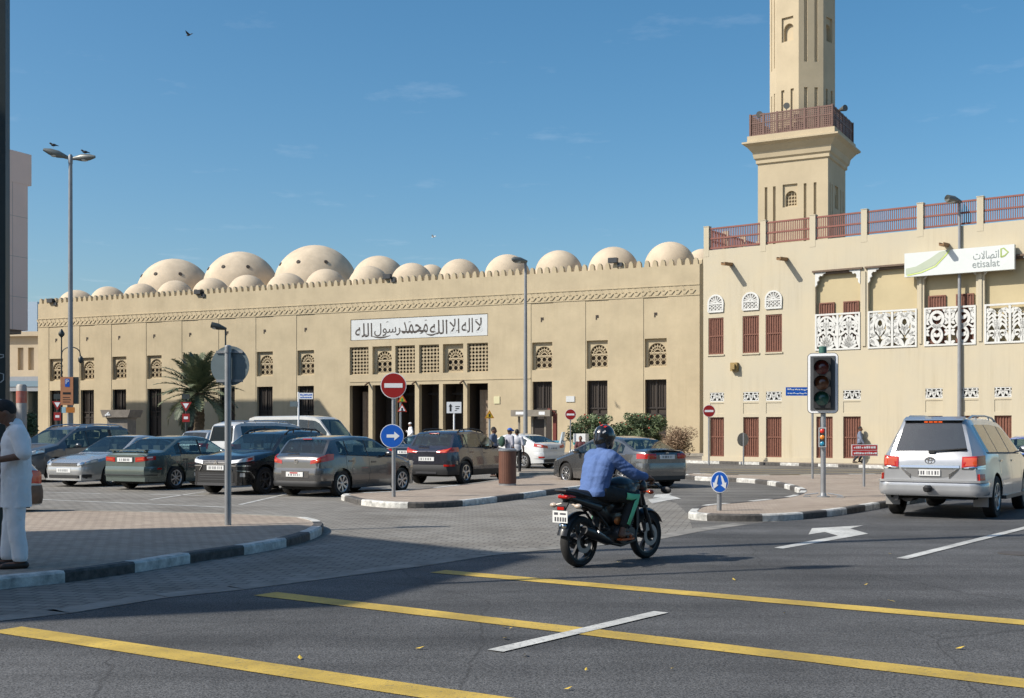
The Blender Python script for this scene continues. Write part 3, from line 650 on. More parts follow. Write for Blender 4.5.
for px, hw in doors:
    a, b = U(px - hw), U(px + hw); dob.append((a, b)); holes.append((a, b, .33, 2.2, .16)); holes.append((a, b, 2.95, 3.38, .12))
    holes.append((a, b, 2.36, 2.86, .025))
for px in (934, 970, 1003):
    a, b = U(px - 8.6), U(px + 8.6); dob.append((a, b)); holes.append((a, b, 2.95, 3.38, .12)); holes.append((a, b, 2.36, 2.86, .025)); holes.append((a, b, .33, 2.2, .16))
wall(eb, 0, EL, 0, ET, 0, holes)
for a, b in dob: eb.face([(a, .025, 2.36), (b, .025, 2.36), (b, .025, 2.86), (a, .025, 2.86)])
eb.face([(0, 0, 0), (0, 0, ET), (0, 14, ET), (0, 14, 0)]); eb.face([(EL, 0, 0), (EL, 14, 0), (EL, 14, ET), (EL, 0, ET)]); eb.face([(0, 14, 0), (0, 14, ET), (EL, 14, ET), (EL, 14, 0)])
eb.face([(0, 0, ET), (EL, 0, ET), (EL, 14, ET), (0, 14, ET)])
eb.box(-.05, .0, -.03, .4, .0, .34); eb.box(0, EL, -.05, -.001, .0, .32)
eb.build('wall', M_yw, off)
bb = MB()
for a, b in bayu:
    bb.face([(a, .22, 5.22), (b, .22, 5.22), (b, .22, 8.72), (a, .22, 8.72)])
bb.build('balcony_back_wall', M_yw2, off)
# shallow vertical lesenes
for a, b in zip(bayu[:-1], bayu[1:]):
    ls = MB(); ls.box(a[1] + .1, b[0] - .1, -.05, -.001, 5.3, 8.6); ls.build('pilaster', M_yw, off)
# roof posts and railing panels
posts = [U(q) for q in (706.3, 763, 812.5, 864, 920, 980)]; sp_ = posts[-1] - posts[-2]
while posts[-1] < EL - .5: posts.append(posts[-1] + sp_)
for u in posts:
    p = MB(); p.box(u - .135, u + .135, -.01, .26, ET - .3, ET + 1.14); p.box(u - .15, u + .15, -.025, .275, ET + 1.14, ET + 1.17); p.build('parapet_post', M_yw, off)
for a, b in zip(posts[:-1], posts[1:]):
    r = MB(); x0, x1 = a + .135, b - .135
    for z in (ET + .06, ET + .52, ET + 1.0): r.box(x0, x1, .06, .14, z, z + .075)
    k = int((x1 - x0) / .088)
    for i in range(1, k): x = x0 + (x1 - x0) * i / k; r.box(x - .018, x + .018, .085, .115, ET + .135, ET + 1.0)
    r.build('railing', M_rail, off)
for k in range(7):     # side railing
    r = MB(); r.box(.06, .14, .3 + k * 1.95, 2.1 + k * 1.95, ET + .06, ET + .13); r.box(.06, .14, .3 + k * 1.95, 2.1 + k * 1.95, ET + 1.0, ET + 1.07); r.box(.06, .14, .3 + k * 1.95, 2.1 + k * 1.95, ET + .52, ET + .59)
    for i in range(15): r.box(.085, .115, .36 + k * 1.95 + i * .12, .396 + k * 1.95 + i * .12, ET + .13, ET + 1.0)
    r.build('railing', M_rail, off); p = MB(); p.box(-.04, .26, 2.1 + k * 1.95, 2.25 + k * 1.95, ET - .3, ET + 1.22); p.build('parapet_post', M_yw, off)
def shutter(name, x0, x1, z0, z1, y, par, m=M_red, mid=True):
    w = MB(); w.box(x0, x1, y + .05, y + .08, z0, z1); t = .06
    w.box(x0, x0 + t, y, y + .05, z0, z1); w.box(x1 - t, x1, y, y + .05, z0, z1); w.box(x0 + t, x1 - t, y, y + .05, z0, z0 + t); w.box(x0 + t, x1 - t, y, y + .05, z1 - t, z1)
    if mid: zm = (z0 + z1) / 2; w.box(x0 + t, x1 - t, y, y + .05, zm - .03, zm + .03)
    n = max(3, int((x1 - x0) / .11))
    for i in range(1, n): x = x0 + (x1 - x0) * i / n; w.box(x - .022, x + .022, y + .015, y + .05, z0 + t, z1 - t)
    return w.build(name, m, par)
for a, b in win:
    o = shutter('window_shutter', a, b, 5.2, 6.95, .03, off)
    s = MB(); s.box(a - .04, b + .04, -.05, -.001, 5.13, 5.2); s.build('sill', M_yw, o)
    xc, ra = (a + b) / 2, (b - a) / 2 - .02; v = MB()
    ap = arch_pts(xc, ra, 7.62, .4, 14)
    v.prism([(xc - ra, 7.24)] + ap + [(xc + ra, 7.24)], -.02, -.002, 'xz'); o = v.build('arched_vent', mat('vent shade', (.30, .29, .27), .9), off)
    v = MB(); v.ribbon([(xc - ra, 7.24)] + ap + [(xc + ra, 7.24), (xc - ra, 7.24)], .085, -.06, -.02); v.box(xc - ra, xc + ra, -.055, -.02, 7.58, 7.65)
    for k in range(1, 14, 2): v.ribbon([(xc, 7.65), ap[k]], .04, -.05, -.02)
    for k in range(4):
        for j in range(2): xx, zz_ = xc - ra + (k + .5) * ra / 2, 7.33 + j * .16; v.ribbon([(xx - .08, zz_ - .07), (xx + .08, zz_ + .07)], .035, -.05, -.02); v.ribbon([(xx - .08, zz_ + .07), (xx + .08, zz_ - .07)], .035, -.048, -.02)
    v.build('tracery', M_car, o)
for a, b in dob:
    o = shutter('door', a, b, .33, 2.2, .07, off)
    v = MB(); v.face([(a, .11, 2.95), (b, .11, 2.95), (b, .11, 3.38), (a, .11, 3.38)]); o = v.build('carved_vent', mat('vent dark', (.09, .085, .075), .9), off)
    v = MB(); w = b - a
    v.box(a, b, .01, .06, 2.95, 2.99); v.box(a, b, .01, .06, 3.34, 3.38)
    for s in (-1, 1):
        xc = (a + b) / 2
        v.ribbon([(xc + s * w * (.04 + .42 * t), 3.16 + .13 * math.sin(t * 7)) for t in [k / 14 for k in range(15)]], .06, .01, .06)
        v.ribbon([(xc + s * (w * .3 + .1 * math.cos(t)), 3.17 + .1 * math.sin(t)) for t in [k * .6 for k in range(11)]], .04, .01, .06)
        v.ribbon([(xc + s * w * .02, 2.98), (xc + s * w * .14, 3.35)], .05, .01, .06); v.ribbon([(xc + s * w * .47, 2.98), (xc + s * w * .38, 3.35)], .05, .01, .06)
    v.build('tracery', M_car, o)
# carved balcony screens, each bay its own pattern
def spiral(xc, zc, r0, r1, a0, turns, n=26, sx=1):
    return [(xc + sx * (r0 + (r1 - r0) * k / n) * math.cos(a0 + turns * 2 * math.pi * k / n), zc + (r0 + (r1 - r0) * k / n) * math.sin(a0 + turns * 2 * math.pi * k / n)) for k in range(n + 1)]
def leaf(v, x, z, dx, dz, w, y0, y1):
    n = 7; v.ribbon([(x + dx * k / n, z + dz * k / n) for k in range(n + 1)], [w * math.sin(math.pi * (k + .35) / (n + .7)) for k in range(n + 1)], y0, y1)
SZ0, SZ1 = 5.18, 6.83
def screen(a, b, style):
    v = MB(); ya, yb = -.02, .06; t = .08
    v.box(a, b, ya - .02, yb, SZ0, SZ0 + t); v.box(a, b, ya - .02, yb, SZ1 - t, SZ1); v.box(a, a + t, ya - .02, yb, SZ0 + t, SZ1 - t); v.box(b - t, b, ya - .02, yb, SZ0 + t, SZ1 - t)
    nP = 2; w = (b - a) / nP
    for i in range(nP):
        x0, x1 = a + w * i, a + w * (i + 1); xc = (x0 + x1) / 2; h = SZ1 - SZ0
        if i: v.box(x0 - .05, x0 + .05, ya - .01, yb, SZ0 + t, SZ1 - t)
        for s in (-1, 1):
            X = lambda f: xc + s * f * w * .44
            Zf = lambda f: SZ0 + t + f * (h - 2 * t)
            if style == 0:
                v.ribbon([(X(1.0 * math.cos(q)), Zf(.45 + .5 * math.sin(q))) for q in [k * math.pi / 20 for k in range(11)]], .1, ya, yb)
                for k in range(5): ang = R(8 + 20 * k); leaf(v, X(.02), Zf(.02), s * w * .42 * math.cos(ang) * .9, h * .36 * math.sin(ang) + .03, .17, ya, yb)
                v.ribbon([(X(f), Zf(g)) for f, g in ((0, .42), (.25, .5), (.5, .47), (.8, .4), (1.05, .42))], .12, ya, yb)
                v.ribbon([(p[0], p[1]) for p in spiral(X(.42), Zf(.68), .03, w * .15, 0, 1.4, sx=s)], .085, ya, yb)
                leaf(v, X(.0), Zf(.45), s * .07, h * .42, .2, ya, yb); leaf(v, X(.5), Zf(.48), s * w * .2, h * .2, .16, ya, yb); leaf(v, X(.62), Zf(1.0), s * w * .18, -h * .22, .14, ya, yb); leaf(v, X(1.05), Zf(.0), -s * w * .12, h * .36, .14, ya, yb)
            elif style == 1:
                v.ribbon([(X(.78 * math.cos(q)), Zf(.56 + .34 * math.sin(q))) for q in [-.9 + k * (math.pi / 2 + .9) / 18 for k in range(19)]], .2, ya, yb)
                v.ribbon([(X(.36 * math.cos(q)), Zf(.66 + .16 * math.sin(q))) for q in [k * math.pi / 10 - math.pi / 2 for k in range(11)]], .13, ya, yb)
                for k in range(5): leaf(v, X(.98), Zf(.1 + k * .19), -s * w * .14, h * .1, .12, ya, yb)
                leaf(v, X(0.04), Zf(.0), s * w * .36, h * .24, .24, ya, yb); leaf(v, X(.1), Zf(.22), s * w * .3, h * .13, .2, ya, yb); leaf(v, X(0), Zf(.3), s * .1, h * .3, .22, ya, yb); leaf(v, X(.5), Zf(.02), s * w * .2, h * .2, .2, ya, yb)
                leaf(v, X(.4), Zf(.98), s * w * .26, -h * .1, .14, ya, yb); v.ribbon([(X(0), Zf(.84)), (X(.2), Zf(.88)), (X(.4), Zf(1.0))], .12, ya, yb)
                v.ribbon([(X(0), Zf(.45)), (X(.22), Zf(.5)), (X(.44), Zf(.46))], .1, ya, yb)
            elif style == 2:
                v.ribbon([(X(.55 * math.cos(q)), Zf(.72 + .2 * math.sin(q))) for q in [-1.57 + k * math.pi / 14 for k in range(15)]], .13, ya, yb)
                v.ribbon([(X(.42 * math.cos(q)), Zf(.25 + .2 * math.sin(q))) for q in [-1.57 + k * math.pi / 14 for k in range(15)]], .12, ya, yb)
                for k in range(6): leaf(v, X(.68), Zf(.08 + k * .16), s * w * .17, h * (.09 if k % 2 else -.06), .13, ya, yb)
                for k in range(3): leaf(v, X(0), Zf(.2 + .24 * k), s * w * .16, h * .12, .15, ya, yb)
                v.ribbon([(X(.02), Zf(.46)), (X(.5), Zf(.53)), (X(.85), Zf(.45)), (X(1.05), Zf(.5))], .09, ya, yb); leaf(v, X(.5), Zf(1), s * w * .22, -h * .12, .14, ya, yb); leaf(v, X(1.05), Zf(.62), -s * w * .16, h * .28, .13, ya, yb)
            else:
                v.ribbon([(X(f), Zf(g)) for f, g in ((.08, 0), (.12, .2), (.06, .42), (.1, .6))], .13, ya, yb)
                v.ribbon([(p[0], p[1]) for p in spiral(X(.52), Zf(.22), .03, w * .18, R(200), 1.15, sx=s)], .09, ya, yb)
                for k in range(5): q0 = .34 + k * .12; v.ribbon([(X(.08), Zf(q0)), (X(.4), Zf(q0 + .17)), (X(.72), Zf(q0 + .1)), (X(.9), Zf(q0 - .03))], [.09, .13, .1, .04], ya, yb) if q0 + .2 < 1 else None
                leaf(v, X(.95), Zf(.0), -s * w * .1, h * .3, .14, ya, yb); leaf(v, X(.1), Zf(.82), s * w * .32, h * .1, .14, ya, yb); leaf(v, X(.75), Zf(.95), s * w * .12, -h * .16, .13, ya, yb)
    return v.build('carved_screen', M_car, off, fix=False)
for i, (a, b) in enumerate(bayu):
    screen(a, b, i % 4)
    for s, xa in ((1, a), (-1, b)):                         # corner brackets
        v = MB(); zt = 8.715; v.prism([(xa, zt), (xa + s * .5, zt), (xa + s * .48, zt - .07), (xa + s * .38, zt - .08), (xa + s * .33, zt - .18), (xa + s * .23, zt - .15), (xa + s * .16, zt - .24), (xa + s * .18, zt - .36), (xa + s * .09, zt - .42), (xa + s * .1, zt - .54), (xa + s * .04, zt - .62), (xa, zt - .64)], -.03, .1, 'xz')
        v.build('bracket', M_car, off)
    if i != 1 and i != 3:
        w = b - a
        for f0, f1 in ((.06, .40), (.60, .94)): shutter('balcony_shutter', a + w * f0, a + w * f1, 5.3, 7.35, .135, off, mid=False)
    v = MB(); v.box(a - .12, b + .12, -.1, -.001, 8.72, 8.80); v.box(a, b, .02, .2, 8.62, 8.715); v.build('lintel', M_dkw2 if i else M_dkw2, off)
# wooden water spouts and alarm boxes
for px, py in ((731, 265), (786, 260), (947, 246), (1040, 238)):
    u, z = U(px), Z(px, py); v = MB(); v.bar((u, .0, z), (u + .05, -.95, z - .07), .16, .08); v.bar((u - .09, .0, z + .04), (u - .04, -.95, z - .03), .03, .12); v.bar((u + .09, 0, z + .04), (u + .14, -.95, z - .03), .03, .12); v.build('water_spout', mat('spout wood', (.28, .16, .075), .75, noise=.3), off)
for px, py in ((735.5, 367),):
    u, z = U(px), Z(px, py); v = MB(); v.box(u - .17, u + .17, -.22, -.001, z - .2, z + .2); v.box(u - .1, u + .1, -.34, -.22, z - .12, z + .12); v.build('wall_lamp', mat('brass lamp', (.32, .22, .08), .5, noise=.4), off)
# shop sign
su0, su1 = U(907), U(1016.5); sz0, sz1 = 8.95, 10.0
sz1 = Z(907, 254.5); sz0 = Z(907, 278)
sg = thing('shop_sign', 'long white sign box with green swoosh and grey lettering above the carved balconies', 'sign', (*(EB + EFc.d * su0), 0), EFc.rz)
sw = su1 - su0; v = MB(); v.box(0, sw, -.34, -.11, sz0, sz1); v.build('sign_box', mat('sign white', (.62, .65, .63), .4, noise=.05, nscale=1.5), sg)
v = MB(); zc = (sz0 + sz1) / 2; hh = sz1 - sz0
v.prism([(.06, sz0 + .08), (.06, sz0 + .36), (.5, sz0 + .42), (1.1, sz0 + .72), (1.5, sz1 - .05), (1.85, sz1 - .01), (1.74, sz1 - .18), (1.3, sz0 + .42), (.7, sz0 + .2)], -.35, -.341, 'xz'); v.build('swoosh', mat('sage green', (.34, .39, .29), .5, noise=.3, nscale=1.5, alt=(.45, .49, .39)), sg)
v = MB(); v.ribbon([(.12, sz0 + .06), (.72, sz0 + .15), (1.32, sz0 + .37), (1.76, sz1 - .2), (1.9, sz1 - .02)], .05, -.354, -.350); v.build('swoosh_edge', mat('lime', (.55, .66, .18), .5), sg)
for b_, h_, w_, dz in (('etisalat', .30, 1.08, -.19), (arabic('اتصالات'), .34, 1.02, .17)): v = MB(); v.text(b_, h_, w_, (sw - 1.12, -.346, zc + dz), 'xz'); v.build('lettering', mat('sign grey', (.24, .27, .27), .5), sg)
v = MB(); v.ribbon([(sw - .52, zc + .02), (sw - .52, zc + .36), (sw - .42, zc + .38), (sw - .24, zc + .2), (sw - .38, zc + .07), (sw - .52, zc + .02)], .06, -.35, -.342); v.build('emblem', mat('emblem green', (.33, .42, .12), .5), sg)
v = MB()
for x in (.6, sw / 2, sw - .6): v.box(x - .05, x + .05, -.11, -.001, sz0 + .1, sz1 - .1)
v.build('bracket', M_deep, sg)

# ---------------------------------------------------------------- minaret
M_mn = mat('minaret render', (.50, .415, .28), .9, noise=.12, nscale=.5, bump=.1, bscale=20, streak=.12)
th = R(-29); mD = 72.0; fc = P(828, mD); mt = thing('minaret', 'tall sand coloured minaret with a square base, railed gallery and octagonal shaft', 'minaret', (fc.x, fc.y, 0), th)
a_ = 4.32     # local: front face y=0 from x=-a_ to 0, depth a_
zb1 = ZY(153, mD); v = MB()
grx = [.10 * a_, .22 * a_, .66 * a_, .80 * a_]
hs = [(-a_ + g, -a_ + g + .17, 8, ZY(181, mD), .14) for g in grx] + [(-a_ + .36 * a_, -a_ + .57 * a_, ZY(203.5, mD), ZY(181, mD) + .05, .12)]
wall(v, -a_, 0, 0, zb1, 0, hs)
for h in hs[:4]: v.face([(h[0], .14, h[2]), (h[1], .14, h[2]), (h[1], .14, h[3]), (h[0], .14, h[3])])
h = hs[4]; arch_plate(v, h[0], h[1], h[2], h[3], .12, (h[0] + h[1]) / 2 + .04, .36, h[2] + .06, h[2] + .6, .4, .22)
# right side face with the same grooves, built by turning
xf = Matrix.Translation((0, 0, 0)) @ Matrix.Rotation(R(90), 4, 'Z'); v.xf = xf
hs2 = [(q - .0, q + .17, 8, ZY(181, mD), .14) for q in (.1 * a_, .22 * a_, .70 * a_, .84 * a_)] + [(.38 * a_, .58 * a_, ZY(203.5, mD), ZY(181, mD) + .05, .12)]
wall(v, 0, a_, 0, zb1, 0, hs2)
for q in hs2[:4]: v.face([(q[0], .14, q[2]), (q[1], .14, q[2]), (q[1], .14, q[3]), (q[0], .14, q[3])])
h2 = hs2[4]; arch_plate(v, h2[0], h2[1], h2[2], h2[3], .12, (h2[0] + h2[1]) / 2, .36, h2[2] + .06, h2[2] + .6, .4, .22)
v.xf = None
v.face([(-a_, 0, 0), (-a_, 0, zb1), (-a_, a_, zb1), (-a_, a_, 0)]); v.face([(-a_, a_, 0), (-a_, a_, zb1), (0, a_, zb1), (0, a_, 0)])
v.build('base', M_mn, mt)
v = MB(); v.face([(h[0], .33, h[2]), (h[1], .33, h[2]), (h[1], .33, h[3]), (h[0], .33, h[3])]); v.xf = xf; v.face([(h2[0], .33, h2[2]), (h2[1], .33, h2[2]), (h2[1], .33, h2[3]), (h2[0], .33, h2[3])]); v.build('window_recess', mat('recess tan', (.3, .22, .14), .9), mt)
v = MB(); hex_lattice(v, h[0] + .12, h[1] - .06, h[2] + .06, h[3] - .1, .26, .2, .035); v.build('lattice', M_mlat, mt)
c0 = Vector((-a_ / 2, a_ / 2, 0)); hw = a_ / 2
def sq(mb, prof):
    rings = [[mb.p(c0 + Vector((sx * r, sy * r, z))) for sx, sy in ((-1, -1), (1, -1), (1, 1), (-1, 1))] for r, z in prof]
    for a, b in zip(rings[:-1], rings[1:]):
        for j in range(4): mb.fi((a[j], a[(j + 1) % 4], b[(j + 1) % 4], b[j]))
    mb.fi(rings[0][::-1]); mb.fi(rings[-1])
v = MB(); zt = ZY(129, mD)
sq(v, [(hw + .03, zb1 - .25), (hw + .1, zb1 - .2), (hw + .1, zb1), (hw + .2, zb1 + .1), (hw + .27, zb1 + .45), (hw + .55, zb1 + .8), (hw + .78, zb1 + .95), (hw + .78, zb1 + 1.05), (hw + .52, zb1 + 1.12), (hw + .52, zt)])
v.build('cornice', M_mn, mt)
# gallery railing: square, lattice panels
M_gal = mat('gallery brown', (.16, .085, .065), .6, noise=.2)
gr = hw + .38; zr = ZY(106.5, mD)
for ang in range(4):
    r = MB(Matrix.Translation(c0) @ Matrix.Rotation(R(90 * ang), 4, 'Z'))
    for z in (zt + .02, zt + .75, zr - .1): r.box(-gr, gr, -gr, -gr + .07, z, z + .09)
    n = 6
    for i in range(n + 1): x = -gr + 2 * gr * i / n; r.box(x - .05, x + .05, -gr - .01, -gr + .075, zt, zr + .02)
    for i in range(42): x = -gr + 2 * gr * (i + .5) / 42; r.box(x - .03, x + .03, -gr + .015, -gr + .055, zt + .1, zr - .1)
    for j in range(9): z = zt + .16 + j * (zr - zt - .25) / 9; r.box(-gr, gr, -gr + .02, -gr + .05, z, z + .05)
    r.build('gallery_railing', M_gal, mt)
# octagonal shaft
ro = 1.84 / math.cos(R(22.5)); v = MB(); zs0 = zt; zs1 = zt + 16
def octo(z, r, tw=0): return [c0 + Vector((r * math.cos(R(22.5 + 45 * k + tw)), r * math.sin(R(22.5 + 45 * k + tw)), z)) for k in range(8)]
tw = -13
for k in range(8):
    fa_, fb_ = octo(0, ro, tw)[k], octo(0, ro, tw)[(k + 1) % 8]; d = (fb_ - fa_); Lf = d.length; ang = math.atan2(d.y, d.x)
    v.xf = Matrix.Translation(fa_) @ Matrix.Rotation(ang, 4, 'Z')
    hs = []
    even = k % 2
    for g in ((.22, .36), (.64, .78)):
        hs.append((Lf * g[0], Lf * g[1], zs0 + .02, ZY(82, mD) , .12))
        if not even: hs.append((Lf * g[0], Lf * g[1], ZY(56, mD), zs1 - 1, .12))
    if even: hs.append((Lf * .24, Lf * .76, ZY(33, mD), ZY(8, mD), .12))
    wall(v, 0, Lf, zs0, zs1, 0, hs)
    for q in hs[:4]:
        if q[4] == .12 and (q[1] - q[0]) < Lf * .3: v.face([(q[0], .12, q[2]), (q[1], .12, q[2]), (q[1], .12, q[3]), (q[0], .12, q[3])])
    if even:
        q = hs[-1]; arch_plate(v, q[0], q[1], q[2], q[3], .12, (q[0] + q[1]) / 2 + .03, .34, q[2] + .06, q[2] + .72, .4, .22)
        v.face([(q[0], .33, q[2]), (q[1], .33, q[2]), (q[1], .33, q[3]), (q[0], .33, q[3])])
v.xf = None; v.face(octo(zs1, ro, tw)); v.build('shaft', M_mn, mt)
for sx, sy, zz_ in ((-.35, -gr + .3, zr + .25), (gr - .1, -.6, zr + .1), (-gr + .5, -gr + .3, zr - .05)):
    v = MB(); q = c0 + Vector((sx, sy, zz_)); v.cyl(q, q + Vector((.1 if sx < 0 else .45, -.3, .02)), .07, .2, 12); v.cyl(q, q - Vector((0, 0, .6)), .03, n=6)
    v.build('loudspeaker', mat('speaker grey', (.10, .10, .09), .5), mt)

# ---------------------------------------------------------------- tower block at the left, low arcade behind, off-frame corner block
M_tw = mat('grey pink cladding', (.84, .62, .53), .8, noise=.06, nscale=.4, bump=.05, bscale=10)
M_twc = mat('brown stone cladding', (.42, .32, .27), .8, noise=.15, nscale=1)
tw_c = P(31.5, 81.6); ang = math.atan2(.903, .428)
tb = thing('tower_block', 'tall plain grey pink tower block raised on a brown stone core at the left edge', 'building', (tw_c.x, tw_c.y, 0), ang)
v = MB(); zt_ = ZY(155, 81.6); zs_ = ZY(186, 81.6); zb_ = ZY(331, 81.6)
v.box(-46, 0, 0, 20, zs_, zt_); v.box(-46, -.28, .25, 19.7, zb_, zs_); v.box(-45, -.3, .02, .25, zb_, zs_); v.build('wall', M_tw, tb)
v = MB()
for k in range(9): v.box(-1.6 - k * 4.6, -1.57 - k * 4.6, .012, .021, zb_, zs_)
for z in (10.5, 13.2, 15.9): v.box(-45, -.3, .013, .0205, z, z + .03)
v.build('cladding_joint', mat('joint', (.45, .38, .35), .8), tb)
v = MB(); v.box(-42, -2.2, .8, 18, 0, zb_); v.build('core', M_twc, tb)
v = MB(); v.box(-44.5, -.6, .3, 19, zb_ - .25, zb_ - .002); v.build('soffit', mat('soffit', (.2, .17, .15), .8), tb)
q = P(9.5, 76); v = MB(); v.box(-9.2, -8.2, -.06, .018, zb_ + .3, zb_ + 1.6); v.build('emblem', mat('emblem red', (.5, .05, .03), .5), tb)
v = MB(); v.cyl((-3.2, 1.0, zt_), (-3.2, 1.0, zt_ + .6), .1); v.cyl((-6, 1.0, zt_), (-6, 1.0, zt_ + .9), .05); v.build('roof_vent', M_panel, tb)
ac = P(17, 108); ar = thing('arcade_building', 'low cream building with a pillared grey arcade seen behind the brown core', 'building', (ac.x - 6, ac.y, 0), R(-8))
v = MB(); M_cr = mat('cream render', (.60, .50, .36), .85, noise=.15, nscale=.5); M_bg = mat('blue grey render', (.34, .37, .41), .8, noise=.1)
wall(v, -6, 9.3, 6.2, 10.2, 0, [(x, x + .55, 6.9, 8.9, .25) for x in (-4, -2.2, -.4, 1.4, 6.5, 7.5, 8.5)]); v.box(-6, 9.5, -.4, -.001, 9.9, 10.3); v.box(-6, 9.4, -.2, 8, 5.2, 6.19); v.box(-6, 9.3, .26, 8, 6.2, 10.19); v.build('wall', M_cr, ar)
v = MB(); v.box(-6, 9.4, -.45, -.21, 5.0, 6.3)
for x in (-4, -1, 2, 5.4, 6.9, 8.9): v.box(x, x + .55, -.4, .1, 0, 5.0)
v.build('arcade', M_bg, ar)
v = MB(); v.box(-6, 9.3, 2.2, 2.4, 0, 5.1); v.build('shopfront', mat('shop glass', (.04, .06, .07), .15), ar)
v = MB(); v.box(4.0, 9.2, -.5, -.46, 5.4, 5.9); v.build('fascia', mat('fascia', (.2, .3, .38), .5), ar)
b_ = P(30, 128); bd = thing('apartment_block', 'tall brown block with a pale blue glazed stair just showing above the low arcade', 'building', (b_.x, b_.y, 0), R(-10))
v = MB(); v.box(-3, 2.6, 0, 8, 0, 13.0); v.build('wall', mat('brown render', (.36, .24, .17), .85, noise=.1), bd)
v = MB(); v.box(-.9, .9, -.1, -.002, 12.0, 15.2); v.box(-.9, .9, -.003, 3, 13.01, 15.2); v.build('stair_glazing', mat('pale glazing', (.35, .45, .55), .2), bd)
# the block outside the frame on the left: its shade lies over the near pavement
cb = thing('corner_block', 'plain beige corner block standing beside the road left of the view', 'building', (-15.35, 9.96, 0))
Hc = 14.0; v = MB(); pg_ = [(0, 0), (-3.7, 3.75), (-5.6, -.55), (-1.88, -4.3)]; v.prism(pg_, 0, Hc); v.build('wall', M_yw, cb); v = MB()
for z in (3.4, 6.8, 10.2): v.prism([(x * 1.02 - .0, y * 1.02) for x, y in pg_], z, z + .2)
v.build('string_course', M_mw, cb)
# unseen buildings added behind the viewer to cut sky fill; cars reflect them
rb = thing('sky_fill_blocker', 'long plain beige block added unseen behind the viewer to cut sky fill', 'building', (12, -24, 0)); v = MB(); wall(v, -45, 45, 0, 17, 0, [(x, x + 1.6, z, z + 1.9, .25) for x in range(-43, 43, 4) for z in (1.2, 4.6, 8.0, 11.4)]); v.xf = None
v.box(-45, 45, .26, 10, 0, 17); o = v.build('wall', M_yw, rb); rb.rotation_euler = (0, 0, R(180))
# ---------------------------------------------------------------- vehicles
def glass_mat(name, tint, keep):
    m = bpy.data.materials.new(name); m.use_nodes = True; n = m.node_tree.nodes; l = m.node_tree.links; b = n['Principled BSDF']
    b.inputs['Base Color'].default_value = (.010, .018, .020, 1); b.inputs['Roughness'].default_value = .03; b.inputs['IOR'].default_value = 1.9; b.inputs['Coat Weight'].default_value = .8; b.inputs['Coat IOR'].default_value = 1.8
    tr = n.new('ShaderNodeBsdfTransparent'); tr.inputs[0].default_value = (*tint, 1); mx = n.new('ShaderNodeMixShader'); mx.inputs[0].default_value = keep
    l.new(tr.outputs[0], mx.inputs[1]); l.new(b.outputs[0], mx.inputs[2]); l.new(mx.outputs[0], n['Material Output'].inputs[0]); return m
M_glass = glass_mat('car glass', (.62, .78, .80), .42); M_tint = glass_mat('tinted glass', (.3, .36, .38), .7)
M_blk = mat('black plastic', (.018, .018, .019), .55, noise=.2)
M_tyre = mat('tyre rubber', (.022, .021, .02), .85, noise=.3, nscale=20)
M_rim = mat('alloy', (.52, .53, .54), .28, .85)
M_rimd = mat('dark alloy', (.10, .10, .105), .35, .6)
M_tl = mat('tail lamp red', (.42, .014, .008), .12, coat=.6)
M_tlo = mat('tail lamp orange', (.50, .065, .018), .15, coat=.6)
M_hl = mat('headlamp glass', (.45, .48, .50), .1, .3, coat=.8)
M_plate = mat('plate white', (.70, .70, .68), .5)
M_pink = mat('plate digits', (.06, .06, .07), .6)
M_chr = mat('chrome', (.65, .66, .67), .12, 1.)
M_und = mat('underbody', (.012, .012, .012), .9)
M_int = mat('cabin', (.10, .095, .09), .9)
def paint(name, col, metal=.45, rough=.32):
    return mat(name, col, rough, metal, coat=.9, noise=.12, nscale=1.6)
def lerp(a, b, t): return a + (b - a) * t
def interp(pts, x):
    if x >= pts[0][0]: return pts[0][1]
    for (xa, za), (xb, zb) in zip(pts[:-1], pts[1:]):
        if xb <= x <= xa: return lerp(za, zb, (xa - x) / (xa - xb) if xa != xb else 0)
    return pts[-1][1]
